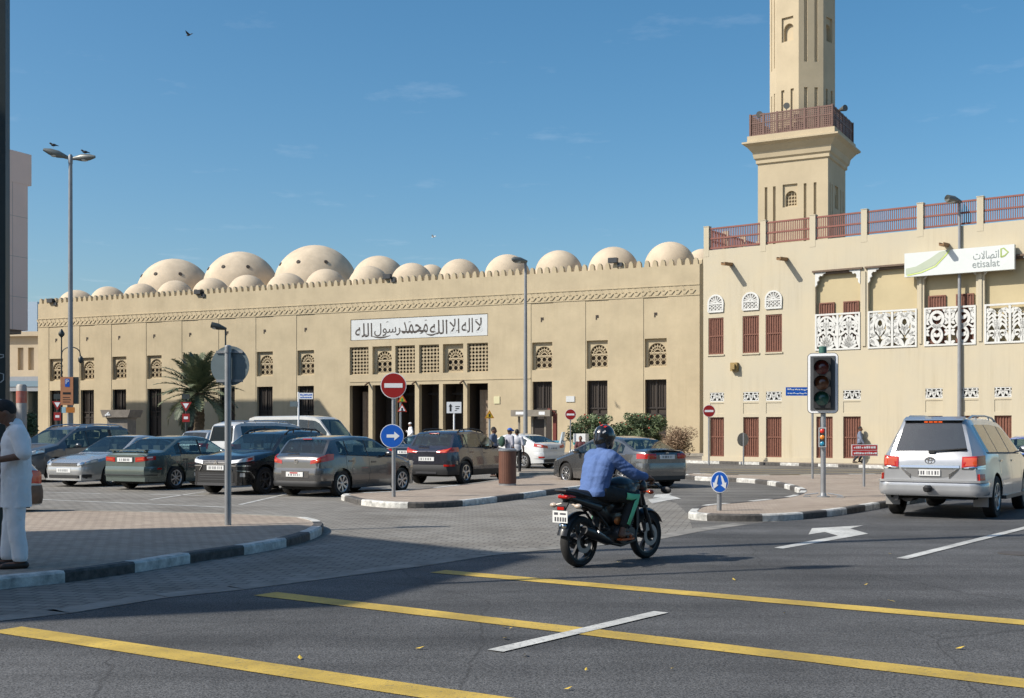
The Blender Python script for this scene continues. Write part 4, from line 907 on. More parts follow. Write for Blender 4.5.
class CarShape:
    """x forward, y left, z up, origin on the ground at the middle of the car"""
    def __init__(s, L, W, top, belt, fw, rwh, r, cowl, roof_f, roof_r, tail, win, pillars, doors, sill=.2, tumble=.40, bump_f=.22, bump_r=.24, nose=(.07, .20), tailc=(.05, .17)):
        s.__dict__.update(locals()); s.xf, s.xr = L / 2, -L / 2
    def ztop(s, x): return interp(s.top, x)
    def zbelt(s, x): return min(interp(s.belt, x), s.ztop(x) - .035)
    def w(s, x):
        if x >= 0: t = x / s.xf; a, b = s.nose
        else: t = x / s.xr; a, b = s.tailc
        return s.W / 2 * (1 - a * t ** 3 - b * t ** 11)
    def wf(s, z): return interp([(3, .93), (1.3, .93), (.98, .955), (.75, .99), (.55, 1.0), (.35, .985), (.15, .95), (-1, .95)], z)
    def zlow(s, x):
        ra = s.r + .065
        for xw in (s.fw, s.rwh):
            if abs(x - xw) < ra - 1e-4: return s.r + math.sqrt(ra * ra - (x - xw) ** 2)
            if abs(abs(x - xw) - ra) <= 2e-4: return s.r
        return lerp(s.sill, s.bump_f, max(0, (x - s.fw) / (s.xf - s.fw))) if x > s.fw else (lerp(s.sill, s.bump_r, max(0, (s.rwh - x) / (s.rwh - s.xr))) if x < s.rwh else s.sill)
    def side(s, x):
        """points of the half section from the sill to the roof centre"""
        z0, zb, zt, w = s.zlow(x), s.zbelt(x), s.ztop(x), s.w(x)
        z0 = min(z0, zb - .02); o = []
        for f in (0, .22, .5, .78, 1): z = lerp(z0, zb, f); o.append((w * s.wf(z), z))
        wb = o[-1][0]; dz = zt - .045 - zb; wr = max(.3, wb - .012 - dz * s.tumble)
        o.append((lerp(wb, wr, .05) - .006, zb + dz * .05)); o.append((lerp(wb, wr, .86) - .004, zb + dz * .86)); o.append((wr, zb + dz))
        o.append((wr * .9, lerp(zb + dz, zt, .62))); o.append((wr * .5, lerp(zb + dz, zt, .93))); o.append((0, zt))
        return o
    def stations(s):
        X = set()
        ra = s.r + .065
        for xw in (s.fw, s.rwh):
            for k in range(9): X.add(round(xw + ra * math.cos(math.pi * k / 8), 4))
            X.add(round(xw + ra + .0015, 4)); X.add(round(xw - ra - .0015, 4))
        for x, z in s.top: X.add(round(x, 4))
        for a in s.pillars + s.win: X.add(round(a, 4))
        for d in s.doors: X.add(round(d - .006, 4)); X.add(round(d + .006, 4))
        for e, q in ((s.xf, -1), (s.xr, 1)):
            for d in (0, .012, .035, .07, .12, .2, .32): X.add(round(e + q * d, 4))
        x = s.xr
        while x < s.xf: X.add(round(x, 4)); x += .16
        X = sorted(q for q in X if s.xr - 1e-6 <= q <= s.xf + 1e-6); o = [X[0]]
        for q in X[1:]:
            if q - o[-1] > .0009: o.append(q)
        return o
    def outline(s, end, z):
        e, q = (s.xf, -1) if end == 'f' else (s.xr, 1)
        pts = [(e, 0.), (e, s.w(e) * s.wf(z) * .5)]; d = 0
        for d in (0, .006, .012, .022, .035, .05, .07, .095, .12, .16, .2, .26, .32, .4, .5, .62, .75, .9, 1.1): pts.append((e + q * d, s.w(e + q * d) * s.wf(z)))
        return pts
    def at(s, end, sv, z, off=.008):
        """point a distance sv along the plan outline from the middle of the nose or tail (negative = right side)"""
        sg = 1 if sv >= 0 else -1; sv = abs(sv); pts = s.outline(end, z)
        if end == 'r' or end == 'f':
            zt = None
        for (x0, y0), (x1, y1) in zip(pts[:-1], pts[1:]):
            l = math.hypot(x1 - x0, y1 - y0)
            if sv <= l or (x1, y1) == pts[-1]:
                t = min(1.2, sv / l) if l else 0; x, y = lerp(x0, x1, t), lerp(y0, y1, t)
                nx, ny = (y1 - y0), -(x1 - x0); ln = math.hypot(nx, ny) or 1; nx /= ln; ny /= ln
                if end == 'r': nx = -nx if nx > 0 else nx; ny = abs(ny)
                else: nx = abs(nx); ny = abs(ny)
                # lean back where the body is lower than z at this end
                back = 0
                e = s.xf if end == 'f' else s.xr; q = -1 if end == 'f' else 1
                if z > s.ztop(e):
                    d = 0
                    while d < 1.2 and s.ztop(e + q * d) < z: d += .01
                    back = max(0, d - abs(x - e)) if abs(x - e) < d else 0
                return Vector((x + q * back + nx * off, sg * (y + ny * off), z))
            sv -= l
def patch(mb, cs, end, s0, s1, zf, n=10, m=0, off=.01, nz=3, thick=.025):
    """panel following the nose or tail between outline distances; zf(t) gives (z0, z1)"""
    g = []; wide = s0 * s1 < 0 and abs(s0) > .9 and off > .02; oo = off; rnd_ = wide and abs(zf[1] - zf[0]) > .12 if not callable(zf) else False
    for i in range(n + 1):
        t = i / n; z0, z1 = zf(t) if callable(zf) else zf; sv = lerp(s0, s1, t)
        off = oo if not wide else max(.004, oo * min(1., (1 - abs(2 * t - 1)) * 6) ** .6)
        g.append([mb.p(cs.at(end, sv, lerp(z0, z1, j / nz), off * (.55 if rnd_ and j in (0, nz) else 1))) for j in range(nz + 1)])
    b = []
    for i in (range(n + 1)):
        t = i / n; z0, z1 = zf(t) if callable(zf) else zf; sv = lerp(s0, s1, t)
        b.append([mb.p(cs.at(end, sv, lerp(z0, z1, j / nz), off - thick)) for j in (0, nz)])
    for i in range(n):
        for j in range(nz): mb.fi((g[i][j], g[i + 1][j], g[i + 1][j + 1], g[i][j + 1]), m)
        mb.fi((g[i][0], b[i][0], b[i + 1][0], g[i + 1][0]), m); mb.fi((g[i][nz], g[i + 1][nz], b[i + 1][1], b[i][1]), m)
    mb.fi([g[0][j] for j in range(nz + 1)] + [b[0][1], b[0][0]], m); mb.fi([g[n][j] for j in range(nz, -1, -1)] + [b[n][0], b[n][1]], m)

def wheel(parent, x, y, r, wd, spokes, rim_m, sgn, ratio=.66):
    t = MB(); rr = r * ratio
    t.lathe([(rr, -wd / 2 + .01), (r * .93, -wd / 2), (r * .985, -wd / 2 + .02), (r, -wd / 2 + .05), (r, wd / 2 - .05), (r * .985, wd / 2 - .02), (r * .93, wd / 2), (rr, wd / 2 - .01)], 36, axis='y', closed=True)
    o = t.build('wheel', M_tyre, parent, 40, loc=(x, y, r))
    k = MB(); f = sgn * wd / 2; ins = -sgn
    k.lathe([(rr + .004, f + ins * .004), (rr - .012, f + ins * .002), (rr - .03, f + ins * .02), (rr - .035, f + ins * .12), (rr + .004, f + ins * .12)], 36, axis='y', closed=True)
    for j in range(spokes):
        a = 2 * math.pi * j / spokes + .3; c, s_ = math.cos(a), math.sin(a)
        for da in (-.10, .10):
            c2, s2 = math.cos(a + da * (1 if spokes < 8 else .3)), math.sin(a + da * (1 if spokes < 8 else .3))
            k.bar((c * .03, f + ins * .03, s_ * .03), (c2 * (rr - .015), f + ins * .022, s2 * (rr - .015)), rr * .13, .03, up=(0, 1, 0))
    k.lathe([(.001, f + ins * .008), (.035, f + ins * .01), (.06, f + ins * .03), (.06, f + ins * .06)], 16, axis='y')
    k.build('rim', rim_m, o, 35)
    d = MB(); d.lathe([(.001, f + ins * .075), (rr - .03, f + ins * .075), (rr - .03, f + ins * .1)], 24, axis='y'); d.lathe([(.001, f + ins * .05), (rr * .62, f + ins * .052), (rr * .62, f + ins * .07)], 24, axis='y', m=1); d.build('brake_disc', [M_und, mat('disc steel', (.16, .15, .14), .4, .8)], o)
    return o

def car(name, label, cat, cs, pm, pos, heading, rim=M_rim, spokes=5, lights=None, rack=None, lower=None, handle_m=None, cutaway=0, mirror=True, group=None, plate_r='white', plate_f=True, grille=None, roofm=None, handles=True, wheels=True, glassm=None):
    h = Vector(heading).normalized(); rz = math.atan2(h.y, h.x)
    t = thing(name, label, cat, (pos[0], pos[1], pos[2] if len(pos) > 2 else 0), rz, group)
    X = cs.stations(); rings = [cs.side(x) for x in X]; K = len(rings[0])
    body = MB(); gl = {'windscreen': MB(), 'rear_window': MB()}; sw = {1: [], -1: []}; gm = glassm or M_glass
    vid = {}
    def V(mb, i, j, sg, key):
        k_ = (id(mb), i, j, sg if j < K - 1 else 1)
        if k_ not in vid: y, z = rings[i][j]; vid[k_] = mb.p((X[i], sg * y, z))
        return vid[k_]
    dmb = {}; smb = {}
    dr = sorted(cs.doors, reverse=True)
    for i in range(len(X) - 1):
        xm = (X[i] + X[i + 1]) / 2
        for sg in (1, -1):
            for j in range(K - 1):
                mb, mi = body, 0
                zt = cs.ztop(xm)
                if 5 <= j <= 5 and cs.win[1] < xm < cs.win[0]:
                    if any(p - .045 < xm < p + .045 for p in cs.pillars): mi = 1
                    else:
                        key = sum(xm < p for p in cs.pillars); mb = smb.setdefault((sg, key), MB())
                elif j == 4 and cs.win[1] < xm < cs.win[0]: mi = 1
                elif j >= 8 and cs.roof_f < xm < cs.cowl: mb = gl['windscreen']
                elif j >= 8 and cs.tail < xm < cs.roof_r: mb = gl['rear_window']
                elif j >= 6 and roofm is not None and xm < cs.cowl and zt > cs.zbelt(xm) + .25: mi = 4
                elif j < 4:
                    if any(abs(xm - d) < .007 for d in dr): mi = 1
                    elif j == 0 and lower is not None: mi = 2
                    elif len(dr) >= 2 and dr[-1] < xm < dr[0]:
                        key = sum(xm < d for d in dr); mb = dmb.setdefault((sg, key), MB())
                q = [V(mb, i, j, sg, 0), V(mb, i + 1, j, sg, 0), V(mb, i + 1, j + 1, sg, 0), V(mb, i, j + 1, sg, 0)]
                q = q if sg > 0 else q[::-1]
                mb.fi(q[::-1], mi)
    for i in (0, len(X) - 1):
        q = [V(body, i, j, 1, 0) for j in range(K)] + [V(body, i, j, -1, 0) for j in range(K - 2, -1, -1)]
        body.fi(q if i == 0 else q[::-1], 0)
    lw = lower or M_blk
    bo = body.build('body', [pm, M_blk, lw, M_und, roofm or pm], t, 38, fix=False)
    for k_, mb in gl.items(): mb.build(k_, gm, t, 38, fix=False)
    for (sg, k_), mb in smb.items(): mb.build('side_window', gm, t, 38, fix=False)
    for (sg, k_), mb in dmb.items():
        d = mb.build('door', pm, t, 38, fix=False)
        if handles:
            hm = MB(); xs = dr[k_ - 1] if False else dr[k_] + .18; z = cs.zbelt(xs) - .13; y = cs.w(xs) * cs.wf(z)
            hm.box(xs - .1, xs + .1, sg * y - .012, sg * y + .03, z - .018, z + .018); hm.build('handle', handle_m or pm, d)
    u = MB(); u.box(cs.xr + .18, cs.xf - .18, -cs.W / 2 + .24, cs.W / 2 - .24, cs.sill - .02, .62)
    u.box(cs.rwh + cs.r + .09, cs.fw - cs.r - .09, -cs.W / 2 + .08, cs.W / 2 - .08, cs.sill - .01, .5)
    u.box(cs.xr + .08, cs.rwh - cs.r - .09, -cs.W / 2 + .16, cs.W / 2 - .16, cs.bump_r + .01, .6); u.box(cs.fw + cs.r + .09, cs.xf - .1, -cs.W / 2 + .16, cs.W / 2 - .16, cs.bump_f + .01, .55)
    u.build('underbody', M_und, t)
    cab = MB(); seat_ = MB(); zf_ = cs.zbelt(0) - .32; cw = cs.W / 2 - .22
    cab.box(cs.rwh - .1, cs.cowl - .25, -cw, cw, .5, zf_); cab.box(cs.cowl - .5, cs.cowl - .22, -cw, cw, zf_, cs.zbelt(cs.cowl - .4) - .01); cab.build('cabin_floor', M_int, t)
    for xs in (.12, -.95):
        for sg in ((1, -1) if xs > 0 else (1, 0, -1)):
            y = sg * .36 if xs > 0 else sg * .42; hgt = cs.ztop(xs) - .22
            seat_.prism([(xs - .02, zf_), (xs + .1, zf_), (xs - .06, hgt - .2), (xs - .17, hgt - .2)], y - .23 if xs > 0 else y - .2, y + .23 if xs > 0 else y + .2, 'xz'); seat_.box(xs - .2, xs - .1, y - .12, y + .12, hgt - .18, hgt)
    seat_.build('seats', mat('seat cloth', (.19, .18, .165), .9), t)
    if wheels:
        for xw in (cs.fw, cs.rwh):
            for sg in (1, -1): wheel(t, xw, sg * (cs.w(xw) - .115), cs.r, .21, spokes, rim, sg)
    if mirror:
        for sg in (1, -1):
            x = cs.win[0] - .28; z = cs.zbelt(x) + .09; y = cs.w(x) * .95; m = MB(); m.ell((x - .02, sg * (y + .15), z), (.075, .11, .075)); m.bar((x, sg * (y - .03), z - .05), (x, sg * (y + .1), z - .03), .06, .03)
            m.build('mirror', pm, t, 50)
    for end, kind in (('f', 'f'), ('r', 'r')):
        sp = (lights or {}).get(end)
        if not sp: continue
        for sg in (1, -1):
            l = MB(); patch(l, cs, end, sg * sp['s'][0], sg * sp['s'][1], sp['z'], 12, 0, .012)
            o = l.build('tail_light' if end == 'r' else 'headlight', M_tl if end == 'r' else M_hl, t, 40)
            if sp.get('in'):
                l = MB(); a, b = sp['s']
                zf = sp['z']
                for (f0, f1, c0, c1, mi) in sp['in']:
                    def z2(tt, f0=f0, f1=f1, c0=c0, c1=c1):
                        z0, z1 = zf(lerp(f0, f1, tt)) if callable(zf) else zf; return lerp(z0, z1, c0), lerp(z0, z1, c1)
                    patch(l, cs, end, sg * lerp(a, b, f0), sg * lerp(a, b, f1), z2, 6, mi, .017)
                l.build('lens', [M_tlo, M_plate, M_blk, M_chr, M_tl], o, 40)
    if plate_r:
        z = (lights or {}).get('plate_z', .75); p = MB(); w = (lights or {}).get('plate_w', .26)
        px_ = (lights or {}).get('plate_x', 0); p.box(cs.xr - .028 - px_, cs.xr - .006 - px_, -w, w, z - .058, z + .058); o = p.build('licence_plate', M_plate, t)
        d = MB(); rn = random.Random(name + label)
        if plate_r == 'red': d.box(cs.xr - .0305, cs.xr - .029, -.1, .14, z + .02, z + .05, 1)
        y = -.16
        while y < .2: ww = rn.uniform(.012, .03); d.box(cs.xr - .0305, cs.xr - .029, y, y + ww, z - .035, z + (.01 if plate_r == 'red' else .032)); y += ww + rn.uniform(.012, .05)
        d.build('plate_marks', [M_pink, M_tl], o)
    if plate_r and px_: o.children[0].location.x = -px_
    if plate_f:
        z = (lights or {}).get('plate_zf', .52); p = MB(); p.box(cs.xf + .012, cs.xf + .034, -.26, .26, z - .058, z + .058); o = p.build('licence_plate', M_plate, t)
        d = MB(); rn = random.Random(label); y = -.2
        while y < .2: ww = rn.uniform(.012, .03); d.box(cs.xf + .0345, cs.xf + .036, y, y + ww, z - .034, z + .034); y += ww + rn.uniform(.012, .05)
        d.build('plate_marks', M_pink, o)
    if rack:
        for sg in (1, -1):
            r = MB(); pts = []
            for k in range(9): x = lerp(rack[0], rack[1], k / 8); sd_ = cs.side(x); y, z = sd_[7]; pts.append((x, sg * (y - .03), z + (.02 if k in (0, 8) else .075)))
            r.tube(pts, .02, 8); 
            for k in (2, 6): r.cyl(pts[k], (pts[k][0], pts[k][1], pts[k][2] - .08), .018)
            r.build('roof_rail', rack[2], t, 40)
    t['_x'] = 0; del t['_x']
    return t, cs
def anchor(cs, world, local, heading):
    h = Vector(heading).normalized(); l = Vector((-h.y, h.x)); w = Vector(world).xy - h * local[0] - l * local[1]
    return (w.x, w.y)
def extra(t, name, m, fn, smooth=40):
    mb = MB(); fn(mb); return mb.build(name, m, t, smooth)

# body shapes
SEDAN = dict(L=4.62, W=1.77, top=[(2.31, .66), (2.25, .70), (2.05, .78), (1.6, .87), (1.02, .95), (.9, 1.0), (.2, 1.39), (.05, 1.43), (-.35, 1.46), (-.9, 1.42), (-1.1, 1.37), (-1.72, 1.075), (-1.85, 1.05), (-2.2, 1.03), (-2.27, 1.0), (-2.31, .95)],
             belt=[(2.31, .6), (1.0, .90), (-1.2, .95), (-2.31, .92)], fw=1.36, rwh=-1.34, r=.318, cowl=.95, roof_f=.14, roof_r=-1.06, tail=-1.68, win=[.72, -1.32], pillars=[-.28, -1.08], doors=[.85, -.28, -1.15])
def sedan(**k): d = dict(SEDAN); d.update(k); return CarShape(**d)
SUVD = dict(L=4.3, W=1.8, top=[(2.15, .80), (2.1, .88), (1.9, .98), (1.2, 1.07), (.92, 1.10), (.3, 1.50), (.1, 1.56), (-.5, 1.62), (-1.3, 1.59), (-1.55, 1.55), (-1.66, 1.50), (-1.92, 1.15), (-2.0, 1.08), (-2.1, 1.02), (-2.15, .95)],
            belt=[(2.15, .74), (.95, 1.0), (-1.4, 1.10), (-2.15, .98)], fw=1.3, rwh=-1.29, r=.345, cowl=.88, roof_f=.24, roof_r=-1.62, tail=-1.92, win=[.62, -1.5], pillars=[-.25, -1.12], doors=[.78, -.25, -1.12], sill=.26, tumble=.36, bump_f=.26, bump_r=.32)
def suv(**k): d = dict(SUVD); d.update(k); return CarShape(**d)
def zc_(a, b): return lambda t: (lerp(a[0], b[0], t), lerp(a[1], b[1], t))

# 1 dark grey people carrier on the far left
HC = Vector((-.43, -.903)); HA = Vector((.43, .903))
cs = suv(L=4.75, W=1.84, top=[(2.375, .80), (2.3, .92), (2.0, 1.04), (1.5, 1.13), (1.3, 1.17), (.5, 1.62), (.25, 1.70), (-.5, 1.77), (-1.7, 1.74), (-1.95, 1.68), (-2.2, 1.2), (-2.3, 1.1), (-2.375, 1.0)], belt=[(2.375, .76), (1.3, 1.02), (-1.9, 1.10), (-2.375, .98)], fw=1.42, rwh=-1.36, r=.36, cowl=1.26, roof_f=.45, roof_r=-1.92, tail=-2.2, win=[.95, -2.0], pillars=[.0, -1.05], doors=[1.05, .0, -1.05])
pg = paint('dark grey metallic', (.09, .098, .108))
t, _ = car('people_carrier', 'dark grey people carrier with silver wheels, its nose towards the pavement, beside the silver saloon', 'car', cs, pg, anchor(cs, G(56.5, 481.9), (cs.fw, cs.W / 2 - .02), HC), HC,
           lights=dict(f=dict(s=(.48, 1.22), z=zc_((.80, .92), (.92, 1.06)), **{'in': [(.1, .6, .2, .8, 1), (.6, .95, .2, .6, 3)]}), r=dict(s=(.5, .95), z=(.9, 1.15)), plate_zf=.55), rack=(.4, -1.7, M_rim), handle_m=M_chr)
extra(t, 'grille', M_blk, lambda m: patch(m, cs, 'f', -.45, .45, (.70, .90), 8, 0, .014)); extra(t, 'grille_bar', M_chr, lambda m: patch(m, cs, 'f', -.5, .5, (.80, .83), 8, 0, .024)); extra(t, 'air_intake', M_blk, lambda m: patch(m, cs, 'f', -.6, .6, (.30, .44), 8, 0, .014))
for sg in (1, -1): extra(t, 'fog_light', M_hl, lambda m: patch(m, cs, 'f', sg * .72, sg * .92, (.38, .52), 4, 0, .016))

# 2 white saloon, nose out
cs = sedan(); pw_ = paint('pearl white', (.62, .63, .62), .1); psv = paint('silver metallic', (.46, .47, .475), .55, .27)
t, _ = car('saloon_car', 'silver saloon parked nose out between the grey people carrier and the green saloon', 'car', cs, psv, anchor(cs, G(112, 486.2), (cs.fw, cs.W / 2 - .02), HC), HC,
           lights=dict(f=dict(s=(.5, 1.12), z=zc_((.60, .70), (.70, .80)), **{'in': [(.15, .55, .2, .85, 3), (.65, .95, .3, .8, 1)]}), r=dict(s=(.4, .9), z=(.75, .92)), plate_zf=.47))
extra(t, 'grille', M_blk, lambda m: patch(m, cs, 'f', -.46, .46, zc_((.60, .68), (.60, .68)), 8, 0, .014))
for z in (.615, .645): extra(t, 'grille_bar', M_chr, lambda m: patch(m, cs, 'f', -.47, .47, (z, z + .014), 8, 0, .02))
extra(t, 'bumper', psv, lambda m: patch(m, cs, 'f', -1.0, 1.0, (.36, .56), 20, 0, .03)); extra(t, 'air_intake', M_blk, lambda m: patch(m, cs, 'f', -.55, .55, (.25, .34), 8, 0, .036)); extra(t, 'lip', psv, lambda m: patch(m, cs, 'f', -1.05, 1.05, (.19, .245), 20, 0, .05))
for sg in (1, -1): extra(t, 'fog_light', M_blk, lambda m: patch(m, cs, 'f', sg * .66, sg * .92, (.27, .36), 4, 0, .04))

# 3 dark green saloon, tail towards us
cs = sedan(L=4.7, W=1.78); pgr = paint('dark green metallic', (.12, .155, .145), .6, .27)
lr = dict(s=(.36, .98), z=zc_((.76, .88), (.82, .92)), **{'in': [(.1, .45, .3, .7, 0), (.6, .85, .6, .9, 1)]})
t, _ = car('saloon_car', 'dark green saloon with red tail lights and boot spoiler, parked tail towards the road', 'car', cs, pgr, anchor(cs, G(176.5, 489.3), (cs.rwh, -cs.W / 2 + .02), HA), HA, spokes=8, lights=dict(r=lr, f=dict(s=(.5, .95), z=(.66, .78)), plate_z=.82))
extra(t, 'plate_recess', M_blk, lambda m: patch(m, cs, 'r', -.29, .29, (.745, .90), 4, 0, .003)); extra(t, 'bumper', pgr, lambda m: patch(m, cs, 'r', -1.15, 1.15, (.36, .64), 24, 0, .035)); extra(t, 'bumper_strip', M_blk, lambda m: patch(m, cs, 'r', -1.1, 1.1, (.40, .425), 24, 0, .042))
extra(t, 'spoiler', pgr, lambda m: (m.bar((-2.2, -.62, 1.075), (-2.2, .62, 1.075), .16, .03), m.box(-2.22, -2.14, -.6, -.52, 1.02, 1.06), m.box(-2.22, -2.14, .52, .6, 1.02, 1.06)))
for sg in (1, -1): extra(t, 'side_reflector', M_tl, lambda m: patch(m, cs, 'r', sg * 1.02, sg * 1.15, (.56, .60), 3, 0, .04))
extra(t, 'exhaust', M_chr, lambda m: (m.cyl((-2.3, .5, .26), (-2.1, .5, .27), .045), ))

# 4 black sports utility, nose out
cs = suv(); pb = paint('black paint', (.012, .013, .015), .2, .22)
t, _ = car('sports_utility', 'black sport utility car parked nose out with chrome trimmed front corners', 'car', cs, pb, anchor(cs, G(266, 494.3), (cs.fw, cs.W / 2 - .02), HC), HC, rim=M_rimd, spokes=5,
           lights=dict(f=dict(s=(.42, 1.12), z=zc_((.78, .86), (.86, .97)), **{'in': [(.1, .5, .15, .8, 1), (.72, .92, .25, .75, 0)]}), r=dict(s=(.5, .95), z=(.9, 1.08)), plate_zf=.68), rack=(.2, -1.4, M_blk))
extra(t, 'grille', M_blk, lambda m: patch(m, cs, 'f', -.4, .4, (.62, .86), 8, 0, .006)); extra(t, 'grille_bar', M_chr, lambda m: (patch(m, cs, 'f', -.4, .4, (.835, .855), 8, 0, .02), patch(m, cs, 'f', -.42, .42, (.755, .772), 8, 0, .02)))
extra(t, 'air_intake', M_blk, lambda m: patch(m, cs, 'f', -.55, .55, (.33, .56), 8, 0, .012)); extra(t, 'intake_slats', M_rimd, lambda m: [patch(m, cs, 'f', -.5, .5, (z, z + .02), 8, 0, .02) for z in (.38, .44, .50)])
for sg in (1, -1):
    extra(t, 'chrome_trim', M_chr, lambda m: (patch(m, cs, 'f', sg * .42, sg * 1.0, zc_((.72, .745), (.715, .74)), 8, 0, .024), patch(m, cs, 'f', sg * .42, sg * .5, zc_((.72, .745), (.60, .63)), 3, 0, .026), patch(m, cs, 'f', sg * .62, sg * .98, zc_((.60, .625), (.575, .60)), 6, 0, .026), patch(m, cs, 'f', sg * .97, sg * 1.12, zc_((.58, .61), (.40, .46)), 4, 0, .028)))
    extra(t, 'fog_light', M_hl, lambda m: patch(m, cs, 'f', sg * .72, sg * .84, (.46, .55), 4, 0, .02))
extra(t, 'skid_plate', M_rimd, lambda m: patch(m, cs, 'f', -.75, .75, (.24, .31), 8, 0, .02))
def tri_diamonds(m, x, s=.05, z=.805):
    for a in (90, 210, 330):
        d = Vector((0, math.cos(R(a)), math.sin(R(a)))); e = Vector((0, -d.z, d.y)); c = Vector((x, 0, z))
        q = [c, c + d * s * .5 + e * s * .3, c + d * s, c + d * s * .5 - e * s * .3]; m.face(q); m.face([w + Vector((-.01, 0, 0)) for w in q[::-1]])
extra(t, 'emblem', M_chr, lambda m: tri_diamonds(m, cs.xf + .03, .07), None)

# 5 grey hatchback, tail towards us
H5 = Vector((.5, .866))
cs = CarShape(L=4.0, W=1.74, top=[(2.0, .70), (1.93, .78), (1.6, .90), (1.1, 1.0), (1.0, 1.04), (.25, 1.42), (.05, 1.46), (-.5, 1.48), (-1.25, 1.44), (-1.5, 1.40), (-1.56, 1.36), (-1.80, 1.06), (-1.86, 1.03), (-1.94, .985), (-1.985, .88), (-2.0, .66)], belt=[(2.0, .64), (1.0, .90), (-1.0, .99), (-1.6, 1.02), (-1.95, .94), (-2.0, .60)], fw=1.25, rwh=-1.26, r=.315, cowl=.98, roof_f=.2, roof_r=-1.53, tail=-1.80, win=[.75, -1.32], pillars=[-.2, -1.0], doors=[.85, -.2, -1.1], sill=.2, tumble=.42, bump_f=.2, bump_r=.28, tailc=(.06, .16))
p5 = paint('warm grey metallic', (.14, .137, .135), .7, .25)
t, _ = car('hatchback_car', 'grey hatchback with red wraparound tail lights parked at the tip of the paved island', 'car', cs, p5, anchor(cs, G(343, 496.6), (cs.rwh, -cs.W / 2 + .02), H5), H5, spokes=7,
           lights=dict(r=dict(s=(.44, 1.12), z=lambda t: (lerp(.80, .90, t), lerp(.88, 1.04, min(1, t * 1.3))), **{'in': [(.2, .6, .2, .6, 0), (.6, .9, .35, .8, 4)]}), f=dict(s=(.5, 1.1), z=(.68, .82)), plate_z=.55, plate_x=.03), plate_r='red')
extra(t, 'bumper', p5, lambda m: patch(m, cs, 'r', -1.12, 1.12, (.40, .70), 24, 0, .035)); extra(t, 'plate_recess', p5, lambda m: patch(m, cs, 'r', -.42, .42, (.47, .63), 6, 0, .038)); extra(t, 'lower_bumper', M_blk, lambda m: patch(m, cs, 'r', -1.05, 1.05, (.26, .39), 24, 0, .03))
extra(t, 'wiper', M_blk, lambda m: m.bar((-1.86, .02, 1.05), (-1.84, .42, 1.09), .025, .015)); extra(t, 'brake_light', M_tl, lambda m: m.box(-1.57, -1.54, -.14, .14, 1.385, 1.405)); extra(t, 'exhaust', M_chr, lambda m: m.cyl((-1.99, .5, .25), (-1.8, .5, .26), .04))
extra(t, 'emblem', M_chr, lambda m: (m.lathe([(.055, -2.0), (.055, -1.985), (.042, -1.985), (.042, -2.0)], 20, (0, 0, .86), 'x', closed=True), m.bar((-1.995, -.055, .86), (-1.995, .055, .86), .014, .014)))

# 6 purple grey compact SUV
H6 = Vector((.45, .893)); cs = suv(L=4.27, W=1.78, tumble=.38); p6 = paint('violet grey metallic', (.065, .065, .083), .6, .25)
t, _ = car('crossover_car', 'dark violet grey crossover with black lower bumper parked beside the brown litter bin', 'car', cs, p6, anchor(cs, G(466.5, 484.2), (cs.rwh, -cs.W / 2 + .02), H6), H6, spokes=5, lower=M_blk,
           lights=dict(r=dict(s=(.34, 1.14), z=lambda t: (lerp(.93, .97, t), lerp(1.0, 1.10, min(1, t * 1.6))), **{'in': [(.15, .5, .3, .75, 0), (.6, .85, .3, .7, 4)]}), f=dict(s=(.5, 1.1), z=(.8, .95)), plate_z=.76), rack=(.2, -1.4, M_blk))
extra(t, 'bumper', p6, lambda m: patch(m, cs, 'r', -1.1, 1.1, (.60, .70), 24, 0, .03)); extra(t, 'lower_bumper', M_blk, lambda m: patch(m, cs, 'r', -1.18, 1.18, (.30, .59), 24, 0, .045)); extra(t, 'plate_recess', p6, lambda m: patch(m, cs, 'r', -.4, .4, (.69, .83), 6, 0, .004))
for sg in (1, -1): extra(t, 'bumper_reflector', M_tl, lambda m: patch(m, cs, 'r', sg * .6, sg * .92, (.545, .60), 6, 0, .055))
extra(t, 'brake_light', M_tl, lambda m: m.box(-1.70, -1.66, -.16, .16, 1.50, 1.52)); extra(t, 'wiper', M_blk, lambda m: m.bar((-1.99, .02, 1.13), (-1.96, .42, 1.17), .025, .015)); extra(t, 'emblem', M_chr, lambda m: m.lathe([(.06, -2.13), (.06, -2.11), (.045, -2.11), (.045, -2.13)], 20, (0, 0, .93), 'x', closed=True))
extra(t, 'skid_plate', M_rimd, lambda m: patch(m, cs, 'r', -.35, .35, (.33, .39), 6, 0, .052))

# 7 tall white off-roader behind the black car
H7 = Vector((.62, .785))
cs = suv(L=4.9, W=1.87, top=[(2.45, .9), (2.35, 1.04), (1.9, 1.12), (1.25, 1.18), (.55, 1.78), (.35, 1.84), (-.5, 1.9), (-2.0, 1.88), (-2.2, 1.82), (-2.27, 1.74), (-2.38, 1.22), (-2.42, 1.1), (-2.45, 1.0)], belt=[(2.45, .8), (1.2, 1.12), (-2.2, 1.16), (-2.45, .98)], fw=1.45, rwh=-1.35, r=.38, cowl=1.2, roof_f=.5, roof_r=-2.24, tail=-2.39, win=[.95, -2.05], pillars=[.0, -1.05], doors=[1.0, .0, -1.05], tumble=.28, sill=.32)
t, _ = car('off_road_car', 'tall white off road car with tinted rear window parked behind the black sport utility', 'car', cs, paint('off white', (.48, .49, .49), .1, .35), anchor(cs, P(219, 41.5), (cs.xr, 0), H7), H7, glassm=M_tint, lights=dict(r=dict(s=(.62, 1.0), z=(.95, 1.12)), f=dict(s=(.5, 1.0), z=(.85, 1.0)), plate_z=.8), rack=(.2, -1.9, M_rim))
